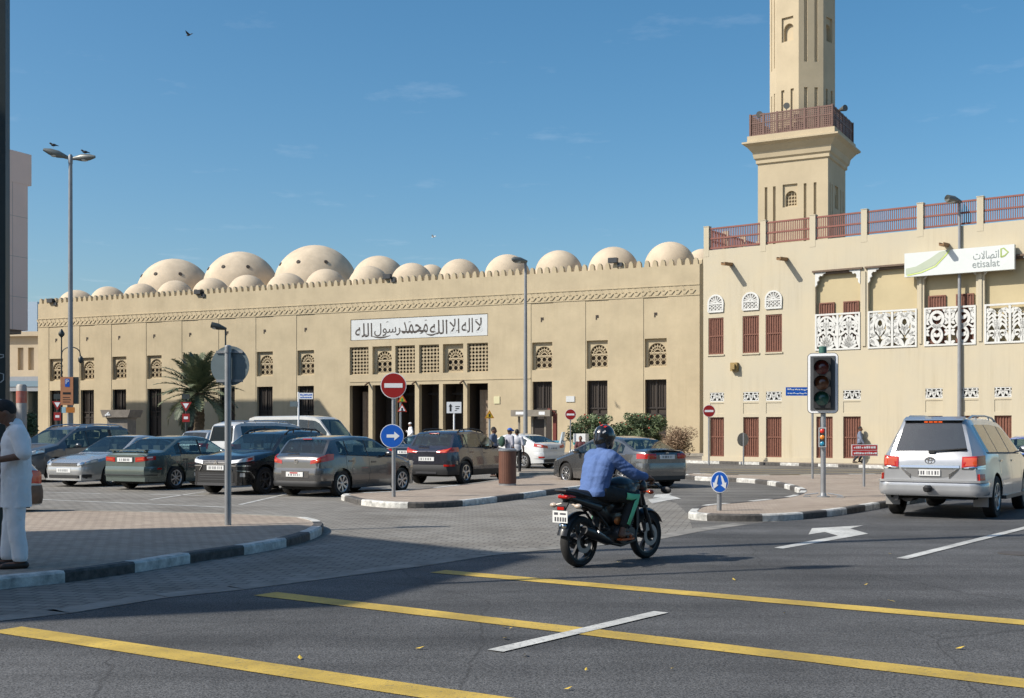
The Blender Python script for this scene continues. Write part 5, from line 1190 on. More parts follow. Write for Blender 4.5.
# 8 white van
HV = MD; pv = paint('van white', (.52, .52, .50), 0, .45)
cs = suv(L=5.4, W=1.95, top=[(2.7, .85), (2.62, 1.0), (2.3, 1.12), (2.1, 1.2), (1.35, 2.05), (1.1, 2.18), (.4, 2.24), (-2.2, 2.22), (-2.5, 2.16), (-2.64, 1.9), (-2.69, 1.1), (-2.7, 1.0)], belt=[(2.7, .8), (1.9, 1.2), (-2.4, 1.25), (-2.7, .98)], fw=1.65, rwh=-1.55, r=.36, cowl=2.05, roof_f=1.3, roof_r=-2.5, tail=-2.68, win=[1.75, -2.2], pillars=[.75, -.8], doors=[1.7, .75], tumble=.1, sill=.3)
t, _ = car('van', 'plain white van with rounded roof showing above the black and grey parked cars', 'van', cs, pv, anchor(cs, P(356, 52.5), (cs.xf, 0), HV), HV, lights=dict(r=dict(s=(.7, 1.0), z=(.9, 1.2)), f=dict(s=(.5, 1.0), z=(.85, 1.0)), plate_z=.8))
# 9 white saloon driving off
H9 = Vector((-.73, .68)); cs = sedan(L=4.37, W=1.7, top=[(2.185, .64), (2.1, .72), (1.8, .82), (1.2, .93), (1.05, .97), (.2, 1.38), (.0, 1.43), (-.35, 1.455), (-.9, 1.40), (-1.1, 1.35), (-1.75, 1.09), (-1.85, 1.07), (-2.08, 1.04), (-2.15, .98), (-2.185, .9)], fw=1.33, rwh=-1.24, tail=-1.73)
t, _ = car('saloon_car', 'bright white saloon driving off behind the litter bin towards the mosque', 'car', cs, pw_, anchor(cs, G(523.5, 468.6), (cs.rwh, cs.W / 2 - .02), H9), H9, spokes=8, lights=dict(r=dict(s=(.38, 1.08), z=zc_((.84, .95), (.92, 1.05)), **{'in': [(.2, .5, .2, .7, 0), (.5, .75, .3, .7, 1)]}), plate_z=.84))
extra(t, 'bumper', pw_, lambda m: patch(m, cs, 'r', -1.1, 1.1, (.42, .68), 24, 0, .035)); extra(t, 'lower_bumper', M_blk, lambda m: patch(m, cs, 'r', -.6, .6, (.26, .40), 8, 0, .02))
for sg in (1, -1): extra(t, 'bumper_reflector', M_tl, lambda m: patch(m, cs, 'r', sg * .62, sg * .85, (.45, .51), 5, 0, .042))
# 10 grey saloon behind the rider
H10 = Vector((-.54, .842)); cs = sedan(L=4.54, W=1.76, top=[(2.27, .62), (2.2, .70), (1.9, .82), (1.45, .93), (1.3, .97), (.3, 1.37), (.1, 1.41), (-.4, 1.44), (-.95, 1.38), (-1.15, 1.33), (-1.75, 1.09), (-1.85, 1.07), (-2.15, 1.05), (-2.24, .99), (-2.27, .92)], fw=1.36, rwh=-1.34, cowl=1.24, roof_f=.25, tail=-1.74, win=[.95, -1.35])
p10 = paint('silver grey metallic', (.17, .17, .168), .7, .25)
t, _ = car('saloon_car', 'silver grey saloon with dark tail and red lamps just beyond the motorcycle rider', 'car', cs, p10, anchor(cs, G(669, 486.3), (cs.rwh, -cs.W / 2 + .02), H10), H10, spokes=9, lights=dict(r=dict(s=(.38, 1.02), z=(.82, .96), **{'in': [(.15, .45, .2, .7, 0), (.55, .8, .2, .75, 4)]}), plate_z=.87))
extra(t, 'bumper', p10, lambda m: patch(m, cs, 'r', -1.12, 1.12, (.36, .70), 24, 0, .035)); extra(t, 'lower_bumper', M_blk, lambda m: patch(m, cs, 'r', -.8, .8, (.24, .35), 10, 0, .02)); extra(t, 'emblem', M_chr, lambda m: m.box(cs.xr - .03, cs.xr, -.05, .05, .965, 1.0)); extra(t, 'boot_lip', M_blk, lambda m: m.bar((-2.2, -.6, 1.06), (-2.2, .6, 1.06), .1, .02))
# 11 big silver SUV on the right
H11 = Vector((.54, .842))
cs = CarShape(L=4.95, W=1.97, top=[(2.475, .95), (2.4, 1.08), (2.0, 1.16), (1.25, 1.22), (.6, 1.74), (.35, 1.81), (-.5, 1.86), (-1.9, 1.85), (-2.12, 1.83), (-2.2, 1.78), (-2.385, 1.24), (-2.42, 1.17), (-2.455, 1.08), (-2.475, .95)], belt=[(2.475, .86), (1.2, 1.14), (-2.1, 1.19), (-2.475, .92)], fw=1.45, rwh=-1.40, r=.385, cowl=1.2, roof_f=.55, roof_r=-2.17, tail=-2.385, win=[1.0, -2.0], pillars=[.02, -1.08], doors=[1.05, .02, -1.08], sill=.38, tumble=.50, bump_f=.4, bump_r=.42, nose=(.06, .14), tailc=(.03, .13))
p11 = paint('silver beige metallic', (.47, .475, .485), .5, .28)
lr = dict(s=(.56, 1.14), z=zc_((.945, 1.14), (.985, 1.165)), **{'in': [(.05, .45, .12, .85, 0), (.5, .9, .2, .8, 0), (.05, .98, -.12, .03, 3)]})
t, _ = car('large_off_road_car', 'large silver off road car with roof rails and brake lights on, waiting on the right', 'car', cs, p11, anchor(cs, G(997.5, 517.4), (cs.rwh, -cs.W / 2 + .02), H11), H11, spokes=6, glassm=M_tint, lights=dict(r=lr, f=dict(s=(.5, 1.1), z=(.95, 1.1)), plate_z=.845, plate_w=.19), rack=(.35, -1.9, M_rim), handle_m=M_chr)
extra(t, 'bumper', p11, lambda m: patch(m, cs, 'r', -1.3, 1.3, (.44, .70), 30, 0, .06, 5, .09)); extra(t, 'bumper_step', p11, lambda m: patch(m, cs, 'r', -1.24, 1.24, (.675, .715), 30, 0, .075, 3, .1))
extra(t, 'plate_recess', mat('plate recess grey', (.26, .255, .25), .4, .4), lambda m: patch(m, cs, 'r', -.42, .42, lambda q: (.75 + .06 * abs(2 * q - 1) ** 3, .93), 10, 0, .004)); extra(t, 'garnish', M_chr, lambda m: (patch(m, cs, 'r', -.52, .52, (.93, .985), 10, 0, .02), patch(m, cs, 'r', -.5, -.34, zc_((.90, .93), (.74, .82)), 3, 0, .014), patch(m, cs, 'r', .5, .34, zc_((.90, .93), (.74, .82)), 3, 0, .014)))
extra(t, 'tow_hitch', M_blk, lambda m: (m.box(-2.66, -2.5, -.05, .05, .50, .58), m.lathe([(.03, .5), (.075, .52), (.085, .58), (.05, .62)], 16, (-2.62, 0, 0))))
for sg in (1, -1):
    extra(t, 'bumper_reflector', M_tl, lambda m: patch(m, cs, 'r', sg * .86, sg * 1.03, (.715, .83), 5, 0, .03)); extra(t, 'lamp_trim', M_chr, lambda m: patch(m, cs, 'r', sg * .56, sg * 1.1, (.915, .945), 6, 0, .016)); extra(t, 'mud_flap', mat('mud flap grey', (.25, .245, .24), .6), lambda m: m.box(-2.0, -1.975, sg * .66, sg * .92, .22, .48)); extra(t, 'side_step', M_rimd, lambda m: m.box(-.9, .95, sg * .9, sg * 1.03, .32, .39))
extra(t, 'brake_light', mat('brake lamp on', (.8, .12, .02), .3, emis=((1, .13, .02), .9)), lambda m: [m.box(-2.235, -2.205, -.16 + i * .085, -.10 + i * .085, 1.76, 1.78) for i in range(4)])
extra(t, 'roof_spoiler', p11, lambda m: m.prism([(-2.28, 1.80), (-2.05, 1.87), (-2.0, 1.85), (-2.15, 1.79)], -.53, .53, 'xz')); extra(t, 'wiper', M_blk, lambda m: (m.bar((-2.42, -.05, 1.24), (-2.40, -.62, 1.29), .03, .02), m.box(-2.44, -2.38, -.08, .03, 1.2, 1.25)))
def ovals(m, c):
    for ry, rz_, dy, dz in ((.085, .058, 0, 0), (.032, .057, 0, 0), (.058, .024, 0, .03)):
        m.tube([(c[0], c[1] + dy + ry * math.cos(2 * math.pi * k / 24), c[2] + dz + rz_ * math.sin(2 * math.pi * k / 24)) for k in range(25)], .0085, 6)
extra(t, 'emblem', M_chr, lambda m: ovals(m, (cs.xr + .01, 0, 1.065)))
extra(t, 'exhaust', M_rimd, lambda m: (m.cyl((-2.42, .62, .37), (-2.1, .6, .38), .05), m.cyl((-2.1, .5, .40), (-1.6, .5, .40), .12))); extra(t, 'axle', M_und, lambda m: (m.cyl((-1.4, -.8, .38), (-1.4, .8, .38), .07), m.ell((-1.4, .1, .36), .16), m.cyl((-2.2, -.5, .5), (-2.2, .5, .5), .05)))
# 12 taxi
H12 = Vector((.5, .866)); cs = sedan(L=4.8, W=1.82); pt = paint('taxi white', (.66, .66, .64), 0, .35); ptb = paint('taxi blue', (.02, .09, .38), 0, .35)
t, _ = car('taxi', 'white taxi with blue roof and yellow roof lamp beyond the silver off road car', 'taxi', cs, pt, anchor(cs, P(1030, 31.5), (cs.xr, 0), H12), H12, lights=dict(r=dict(s=(.36, 1.0), z=(.76, .92)), plate_z=.8), roofm=ptb)
extra(t, 'roof_lamp', mat('taxi lamp yellow', (.55, .45, .04), .4), lambda m: m.prism([(-.12, 1.45), (.12, 1.45), (.09, 1.56), (-.09, 1.56)], -.42, .42, 'xz'))
extra(t, 'blue_band', ptb, lambda m: patch(m, cs, 'r', -1.2, 1.2, (.94, 1.0), 20, 0, .012))
# 13 pale hatchback at the far left, mostly out of frame
H13 = Vector((-.9, -.43)); cs = CarShape(L=4.0, W=1.7, top=[(2.0, .72), (1.9, .8), (1.1, 1.0), (1.0, 1.04), (.25, 1.44), (0, 1.49), (-.6, 1.5), (-1.4, 1.45), (-1.6, 1.38), (-1.8, 1.08), (-1.9, .95), (-2.0, .84)], belt=[(2.0, .66), (1, .92), (-1.5, .98), (-2.0, .78)], fw=1.25, rwh=-1.24, r=.31, cowl=.98, roof_f=.2, roof_r=-1.56, tail=-1.8, win=[.75, -1.35], pillars=[-.2, -1.0], doors=[.85, -.2, -1.1])
t, _ = car('hatchback_car', 'pale hatchback cut off by the left edge, rear corner with orange lamp and dark bumper', 'car', cs, pw_, anchor(cs, P(38, 22.8), (cs.xr, 0), H13), H13, lights=dict(r=dict(s=(.5, 1.1), z=zc_((.62, .86), (.66, .90)), **{'in': [(.1, .55, .15, .9, 0), (.6, .9, .3, .7, 0)]}), plate_z=.72))
extra(t, 'bumper', M_dkw2, lambda m: patch(m, cs, 'r', -1.2, 1.2, (.26, .60), 24, 0, .05))
# 14, 15 cars further back
cs = sedan(); t, _ = car('saloon_car', 'dark blue saloon glimpsed between the grey hatchback and the violet grey crossover', 'car', cs, paint('navy paint', (.02, .04, .075), .4), anchor(cs, P(404, 43.5), (cs.xr, 0), H6), H6, lights=dict(r=dict(s=(.36, .98), z=(.78, .92)), plate_z=.8))
cs = suv(W=1.78); t, _ = car('crossover_car', 'pale silver crossover glimpsed between the green saloon and the white off road car', 'car', cs, paint('pale silver', (.42, .45, .47), .5), anchor(cs, P(188, 50), (cs.xr, 0), HA), HA, lights=dict(r=dict(s=(.5, 1.0), z=(.9, 1.05)), plate_z=.8))
# ---------------------------------------------------------------- motorcycle and rider
HB = Vector((.687, .727)); B0 = G(579, 567)
bike = thing('motorcycle', 'black naked motorcycle with red tail light and white number plate, ridden across the junction', 'motorcycle', (B0.x, B0.y, .0), math.atan2(HB.y, HB.x))
WB = 1.30; WR = .305
M_bk = mat('bike black paint', (.012, .012, .013), .38, coat=.25); M_bm = mat('bike black metal', (.03, .03, .032), .45, .4); M_alu = mat('bike alloy', (.30, .30, .31), .38, .8); M_seat = mat('seat vinyl', (.014, .014, .014), .6, bump=.1, bscale=90)
def bx(name, m, fn, smooth=40, parent=None):
    mb = MB(); fn(mb); return mb.build(name, m, parent or bike, smooth)
for x, wd in ((0, .12), (WB, .095)):
    o = bx('wheel', M_tyre, lambda m: m.lathe([(.232, -wd * .42), (.27, -wd / 2), (.292, -wd * .36), (.303, -wd * .15), (WR, 0), (.303, wd * .15), (.292, wd * .36), (.27, wd / 2), (.232, wd * .42)], 48, (x, 0, WR), 'y', closed=True))
    def rim(m):
        m.lathe([(.236, -.04), (.215, -.035), (.21, 0), (.215, .035), (.236, .04)], 48, (x, 0, WR), 'y', closed=True)
        for k in range(5):
            a = 2 * math.pi * k / 5 + .5; d = Vector((math.cos(a), 0, math.sin(a)))
            for s in (-.16, .16): e = Vector((math.cos(a + s), 0, math.sin(a + s))); m.bar(Vector((x, 0, WR)) + d * .035, Vector((x, 0, WR)) + e * .218, .026, .03, up=(0, 1, 0))
        m.lathe([(.035, -.07), (.05, -.06), (.05, .06), (.035, .07)], 20, (x, 0, WR), 'y')
    bx('rim', M_bm, rim, parent=o)
    bx('brake_disc', M_alu, lambda m: m.lathe([(.08, -.085), (.135, -.085), (.135, -.08), (.08, -.08)], 32, (x, 0, WR), 'y', closed=True), parent=o)
    if x > 0: bx('brake_caliper', M_alu, lambda m: m.box(x - .13, x - .06, -.11, -.06, WR + .06, WR + .16))
def fork(m):
    for s in (-1, 1): m.cyl((WB, s * .095, WR), (WB - .22, s * .095, .86), .026, .026); m.cyl((WB + .012, s * .095, WR - .03), (WB - .1, s * .095, .58), .034, .031); 
    m.box(WB - .3, WB - .17, -.13, .13, .83, .87); m.box(WB - .22, WB - .12, -.13, .13, .66, .69)
bx('front_fork', M_bm, fork)
def fender(c, r, a0, a1, w, t=.008):
    def f(m):
        n = 14; g = []
        for k in range(n + 1):
            a = R(a0 + (a1 - a0) * k / n); row = []
            for j in range(7): q = (j / 6 - .5); row.append(m.p((c[0] + (r - .035 * (2 * q) ** 2) * math.cos(a), q * w, c[1] + (r - .035 * (2 * q) ** 2) * math.sin(a))))
            g.append(row)
        for k in range(n):
            for j in range(6): m.fi((g[k][j], g[k + 1][j], g[k + 1][j + 1], g[k][j + 1]))
    return f
bx('front_mudguard', M_bk, fender((WB, WR), .345, 25, 150, .13)); bx('rear_mudguard', M_bk, fender((0, WR), .36, 70, 165, .15))
bx('swing_arm', M_bm, lambda m: [m.bar((0, s * .1, WR), (.46, s * .09, .40), .035, .055) for s in (-1, 1)])
bx('frame', M_bm, lambda m: (m.tube([(1.0, 0, .86), (.75, 0, .80), (.5, 0, .70), (.42, 0, .42), (.6, 0, .28), (.88, 0, .34), (1.0, 0, .80)], .025), [m.tube([(.55, s * .1, .72), (.2, s * .1, .76), (-.18, s * .07, .84)], .018) for s in (-1, 1)], [m.tube([(.46, s * .1, .42), (.12, s * .09, .74)], .016) for s in (-1, 1)]))
def engine(m):
    m.box(.5, .86, -.13, .13, .26, .46); m.lathe([(.001, -.19), (.11, -.185), (.125, -.15), (.125, .15), (.11, .185), (.001, .19)], 24, (.62, 0, .36), 'y'); m.lathe([(.001, -.17), (.08, -.165), (.09, -.13), (.09, .13), (.001, .16)], 20, (.80, 0, .36), 'y')
    for k in range(8): z = .47 + k * .022; m.box(.68 + k * .006, .90 + k * .006, -.115, .115, z, z + .01)
    m.box(.72, .90, -.09, .09, .46, .67)
bx('engine', mat('engine dark alloy', (.07, .07, .072), .45, .6), engine, 35)
bx('exhaust', mat('muffler dark', (.035, .035, .037), .35, .7), lambda m: (m.tube([(.92, -.06, .56), (1.0, -.09, .44), (.9, -.13, .27), (.6, -.15, .23), (.35, -.16, .28)], .024), m.tube([(.40, -.165, .28), (.3, -.17, .31), (-.02, -.19, .42), (-.14, -.195, .46)], [.035, .058, .066, .05], 16)))
bx('exhaust_shield', M_alu, lambda m: m.tube([(.22, -.225, .36), (.05, -.245, .425)], [.012, .02], 8))
bx('heel_guard', mat('copper engine cover', (.45, .14, .04), .35, .5), lambda m: m.ell((.53, -.165, .53), (.07, .02, .05)))
put(organic([('c', (.50, 0, .84), (1.0, 0, .93), .10, .12), ('e', (.78, 0, .93), (.25, .145, .125)), ('e', (.82, .09, .86), (.18, .075, .11)), ('e', (.82, -.09, .86), (.18, .075, .11))], .012, 8), 'fuel_tank', M_bk, bike)
for s in (-1, 1): put(organic([('c', (.95, s * .13, .84), (.80, s * .15, .66), .055, .04), ('c', (.95, s * .13, .84), (1.02, s * .13, .70), .05, .03)], .012, 5), 'tank_shroud', M_bk, bike)
put(organic([('c', (.62, 0, .80), (.3, 0, .775), .10, .115), ('c', (.3, 0, .775), (-.12, 0, .86), .115, .08), ('c', (-.12, 0, .86), (-.26, 0, .885), .08, .045)], .012, 6), 'seat', M_seat, bike)
put(organic([('c', (.25, .09, .70), (-.22, .05, .83), .06, .035), ('c', (.25, -.09, .70), (-.22, -.05, .83), .06, .035), ('c', (.0, 0, .79), (-.26, 0, .85), .07, .05)], .012, 6), 'tail_cowl', M_bk, bike)
bx('grab_rail', M_bm, lambda m: m.tube([(.05, -.12, .84), (-.2, -.13, .90), (-.33, -.08, .92), (-.33, .08, .92), (-.2, .13, .90), (.05, .12, .84)], .014))
put(organic([('c', (-.285, -.055, .845), (-.285, .055, .845), .026, .026), ('c', (-.26, -.075, .85), (-.17, -.09, .84), .02, .01), ('c', (-.26, .075, .85), (-.17, .09, .84), .02, .01)], .008, 3), 'tail_light', M_tl, bike)
bx('rear_reflector', M_tl, lambda m: m.box(-.335, -.32, -.05, .05, .695, .73)); bx('plate_bracket', M_bm, lambda m: (m.bar((-.22, 0, .80), (-.33, 0, .66), .1, .02), m.box(-.33, -.315, -.06, .06, .56, .74)))
pl_ = bx('licence_plate', M_plate, lambda m: m.prism([(-.115, .545), (.115, .545), (.115, .685), (-.115, .685)], -.345, -.338, 'yz'))
def pmarks(m):
    for k, y in enumerate((.07, .03, -.01, -.05, -.085)): m.box(-.3465, -.3455, y - .012, y + .012, .56, .61)
    m.box(-.3465, -.3455, .03, .09, .635, .665); m.box(-.3465, -.3455, -.09, -.0, .64, .66)
bx('plate_marks', M_pink, pmarks, parent=pl_)
bx('reflector_disc', M_chr, lambda m: m.ell((-.30, 0, .50), (.03, .06, .045)))
for s in (-1, 1): bx('turn_signal', mat('indicator lens', (.55, .45, .36), .2, coat=.5), lambda m: (m.ell((-.24, s * .19, .74), (.04, .05, .03)), m.cyl((-.22, s * .08, .76), (-.24, s * .15, .745), .012)))
for s in (-1, 1): bx('front_signal', M_tlo, lambda m: (m.ell((1.12, s * .22, .86), (.04, .045, .03)), m.cyl((1.08, s * .1, .86), (1.11, s * .18, .86), .012)))
bx('shock_absorber', M_bm, lambda m: m.tube([(.3 + .05 * 0, 0, .46), (.36, 0, .72)], .045, 12))
bx('handlebar', M_bm, lambda m: (m.tube([(.93, .38, 1.02), (1.0, .24, 1.06), (1.06, .1, .97), (1.06, -.1, .97), (1.0, -.24, 1.06), (.93, -.38, 1.02)], .014), [m.tube([(.93, s * .38, 1.02), (.975, s * .28, 1.045)], .021) for s in (-1, 1)]))
put(organic([('e', (1.16, 0, .91), (.10, .115, .12)), ('c', (1.1, 0, 1.0), (1.18, 0, .84), .08, .07)], .012, 5), 'headlight', M_bk, bike)
bx('instrument', M_blk, lambda m: m.ell((1.08, 0, 1.03), (.05, .09, .04)))
for s in (-1, 1): bx('mirror', M_blk, lambda m: (m.tube([(.98, s * .25, 1.05), (1.05, s * .36, 1.12), (1.03, s * .43, 1.16)], .008), m.ell((1.03, s * .45, 1.19), (.02, .075, .045))) if s > 0 else (m.tube([(1.0, s * .27, 1.04), (1.1, s * .4, .90)], .008), m.ell((1.11, s * .46, .89), (.02, .08, .045))))
put(organic([('c', (.50, -.02, .70), (.82, -.02, .72), .11, .10), ('c', (.30, 0, .68), (.48, 0, .58), .09, .10), ('c', (.50, 0, .56), (.70, 0, .58), .10, .09), ('e', (.92, 0, .72), (.07, .12, .14))], .014, 4), 'side_cover', M_bk, bike)
bx('radiator', M_bm, lambda m: m.box(.95, 1.0, -.13, .13, .42, .68))
bx('footrest', M_bm, lambda m: [m.cyl((.60, s * .12, .335), (.60, s * .27, .335), .016) for s in (-1, 1)]); bx('pillion_footrest', M_bm, lambda m: [(m.cyl((.3, s * .12, .44), (.3, s * .22, .44), .014), m.bar((.45, s * .11, .45), (.3, s * .13, .44), .02, .02)) for s in (-1, 1)])
bx('chain_guard', M_bk, lambda m: m.bar((.02, .12, .42), (.42, .12, .48), .03, .05)); bx('sprocket', M_alu, lambda m: m.lathe([(.02, .085), (.095, .085), (.095, .078), (.02, .078)], 24, (0, 0, WR), 'y', closed=True))

# rider, coordinates of the bike (x forward, y left)
M_skin = mat('brown skin', (.17, .085, .052), .55, noise=.1, nscale=8); M_skin2 = mat('light brown skin', (.25, .135, .085), .55, noise=.1)
rider = thing('person', 'motorcycle rider in blue shirt, black helmet and black trousers with green side stripe', 'person', (B0.x, B0.y, 0), math.atan2(HB.y, HB.x))
hip = Vector((.28, 0, .90)); neck = Vector((.43, 0, 1.36)); head = Vector((.47, 0, 1.53))
def hand(w, d, up, side, s=1.0, grip=True):
    """palm and five curled fingers; w wrist, d hand direction, up = back of hand, side = towards the thumb"""
    w, d, up, side = Vector(w), Vector(d).normalized(), Vector(up).normalized(), Vector(side).normalized(); o = [('c', w, w + d * .05 * s, .028 * s, .034 * s)]
    for k in range(4):
        b = w + d * .085 * s + side * (.032 - .021 * k) * s; o.append(('c', w + d * .03 * s + side * (.02 - .014 * k) * s, b, .019 * s, .0135 * s)); l = (.042, .047, .043, .034)[k] * s
        if grip: p = b + d * l * .75 - up * l * .6; q = p - up * l * .75 - d * l * .2; e = q - d * l * .6 + up * l * .05
        else: p = b + d * l * .9 - up * l * .25; q = p + d * l * .55 - up * l * .35; e = q + d * l * .3 - up * l * .35
        o += [('c', b, p, .0125 * s, .011 * s), ('c', p, q, .011 * s, .010 * s), ('c', q, e, .010 * s, .009 * s)]
    tb_ = w + d * .02 * s + side * .025 * s; t1 = tb_ + side * .032 * s + d * .03 * s - up * .012 * s; t2 = t1 + d * .032 * s - up * .018 * s
    o += [('c', tb_, t1, .018 * s, .014 * s), ('c', t1, t2, .013 * s, .010 * s)]
    return o
arms = {}
for s in (-1, 1): arms[s] = (Vector((.42, s * .20, 1.29)), Vector((.62, s * .33, 1.10)), Vector((.86, s * .35, 1.055)))
legs = {}
for s in (-1, 1): legs[s] = (Vector((.30, s * .10, .88)), Vector((.74, s * .23, .80)), Vector((.58, s * .215, .46)))
pr = [('e', head, (.095, .075, .12)), ('c', neck, head - Vector((0, 0, .06)), .06, .055), ('e', (.375, 0, 1.18), (.07, .13, .16)), ('e', (.29, 0, .95), (.10, .13, .12))]
for s in (-1, 1):
    sh, el, wr = arms[s]; pr += [('c', sh, el, .04, .038), ('c', el, wr, .036, .029)] + hand(wr, (.80, s * .12, -.25), (.25, 0, .97), (0, -s, 0))
    hp, kn, an = legs[s]; pr += [('c', hp, kn, .085, .06), ('c', kn, an, .058, .037), ('c', an, an + Vector((-.03, 0, -.09)), .036, .042), ('c', an + Vector((-.04, 0, -.1)), an + Vector((.10, 0, -.105)), .042, .036), ('c', an + Vector((.10, 0, -.105)), an + Vector((.17, 0, -.115)), .036, .022)]
put(organic(pr, .0075, 3), 'body', M_skin, rider)
M_bshirt = mat('blue shirt cloth', (.085, .15, .345), .85, noise=.12, nscale=7, bump=.5, bscale=16)
pr = [('c', (.27, -.065, .90), (.375, -.10, 1.20), .118, .112), ('c', (.27, .065, .90), (.375, .10, 1.20), .118, .112), ('c', (.27, 0, .90), (.375, 0, 1.20), .135, .13), ('c', (.375, -.10, 1.20), (.415, -.12, 1.30), .112, .085), ('c', (.375, .10, 1.20), (.415, .12, 1.30), .112, .085), ('c', (.42, -.13, 1.31), (.42, .13, 1.31), .085, .085), ('c', (.42, 0, 1.33), (.435, 0, 1.40), .075, .066),
      ('c', (.23, -.09, .86), (.23, .09, .86), .10, .10)]
for s in (-1, 1):
    sh, el, wr = arms[s]; pr += [('c', sh + Vector((0, -s * .03, 0)), el, .082, .066), ('c', el, el.lerp(wr, .86), .064, .042), ('c', sh.lerp(el, .5) + Vector((0, 0, -.03)), el + Vector((.02, 0, -.02)), .06, .055)]
put(organic(pr, .009, 4, wrinkle=(.012, 5.2, (.8, .5, 1.6)), cuts=[((0, 0, .835), (0, 0, -1))]), 'shirt', M_bshirt, rider)
M_btr = mat('black track trousers', (.014, .015, .016), .75, bump=.4, bscale=18)
pr = [('e', (.28, 0, .87), (.155, .175, .10))]
for s in (-1, 1): hp, kn, an = legs[s]; pr += [('c', hp, kn, .105, .078), ('c', kn, an.lerp(kn, .08), .078, .058)]
put(organic(pr, .009, 4, wrinkle=(.006, 9, (1, 1, 1))), 'trousers', M_btr, rider)
M_grn = mat('green stripe', (.16, .62, .34), .7)
for s in (-1, 1):
    hp, kn, an = legs[s]
    for (rad, m_, wd) in ((.006, M_grn, .085),):
        st = MB(); pts = [hp.lerp(kn, .62), hp.lerp(kn, .8), kn + Vector((.015, 0, .02)), kn.lerp(an, .15), kn.lerp(an, .5), kn.lerp(an, .93)]; rr = [.094, .088, .082, .08, .072, .064]
        g = []
        for k, (q, r_) in enumerate(zip(pts, rr)):
            dd = (pts[min(k + 1, 5)] - pts[max(k - 1, 0)]).normalized(); out_ = Vector((0, s, 0)); tn = dd.cross(out_).normalized(); row = []
            for a in (-24, -12, 0, 12, 24): row.append(st.p(q + (out_ * math.cos(R(a)) + tn * math.sin(R(a))) * (r_ + .004)))
            g.append(row)
        for k in range(5):
            for j in range(4): st.fi((g[k][j], g[k + 1][j], g[k + 1][j + 1], g[k][j + 1]))
        o = st.build('stripe', M_grn, rider, 60)
        sm = o.modifiers.new('t', 'SOLIDIFY'); sm.thickness = .006; sm.offset = 1
    so_ = MB(); so_.prism([(an.x - .08, s * .215 - .045), (an.x + .1, s * .215 - .05), (an.x + .19, s * .215 - .02), (an.x + .19, s * .215 + .02), (an.x + .1, s * .215 + .05), (an.x - .08, s * .215 + .04)], an.z - .165, an.z - .142); so_.tube([(an.x + .09, s * .215 - .05, an.z - .13), (an.x + .09, s * .215, an.z - .075), (an.x + .09, s * .215 + .05, an.z - .13)], .016)
    so_.build('sandal', mat('orange sandal', (.5, .10, .02), .6), rider)
hm = organic([('e', head + Vector((.01, 0, .025)), (.148, .125, .142)), ('c', head + Vector((.06, 0, -.075)), head + Vector((.085, 0, -.06)), .085, .075), ('c', head + Vector((-.05, 0, -.03)), head + Vector((-.03, 0, -.075)), .1, .085)], .009, 5)
ho = put(hm, 'helmet', mat('black helmet shell', (.012, .012, .014), .18, coat=.8), rider)
v = MB(); v.ell(head + Vector((.045, 0, .02)), (.123, .122, .07)); v.build('visor', M_glass, ho, 60)
def decal(m, pts, mi):
    q = []
    for a, e in pts:
        d = Vector((math.cos(R(e)) * math.cos(R(a)), math.cos(R(e)) * math.sin(R(a)), math.sin(R(e)))); c = head + Vector((.01, 0, .025)); q.append(c + Vector((d.x * .151, d.y * .128, d.z * .145)))
    m.face(q, mi)
v = MB(); decal(v, [(195, 58), (160, 62), (165, 75), (205, 72)], 0); decal(v, [(215, 50), (232, 62), (250, 55), (228, 44)], 0); decal(v, [(150, 25), (140, 45), (150, 47), (160, 28)], 1); decal(v, [(150, 8), (138, 18), (146, 24), (158, 14)], 1); decal(v, [(215, 12), (232, 22), (228, 30), (212, 20)], 1)
v.build('decal', [mat('helmet red', (.55, .03, .02), .3), mat('helmet white', (.5, .5, .5), .3)], ho, fix=False)

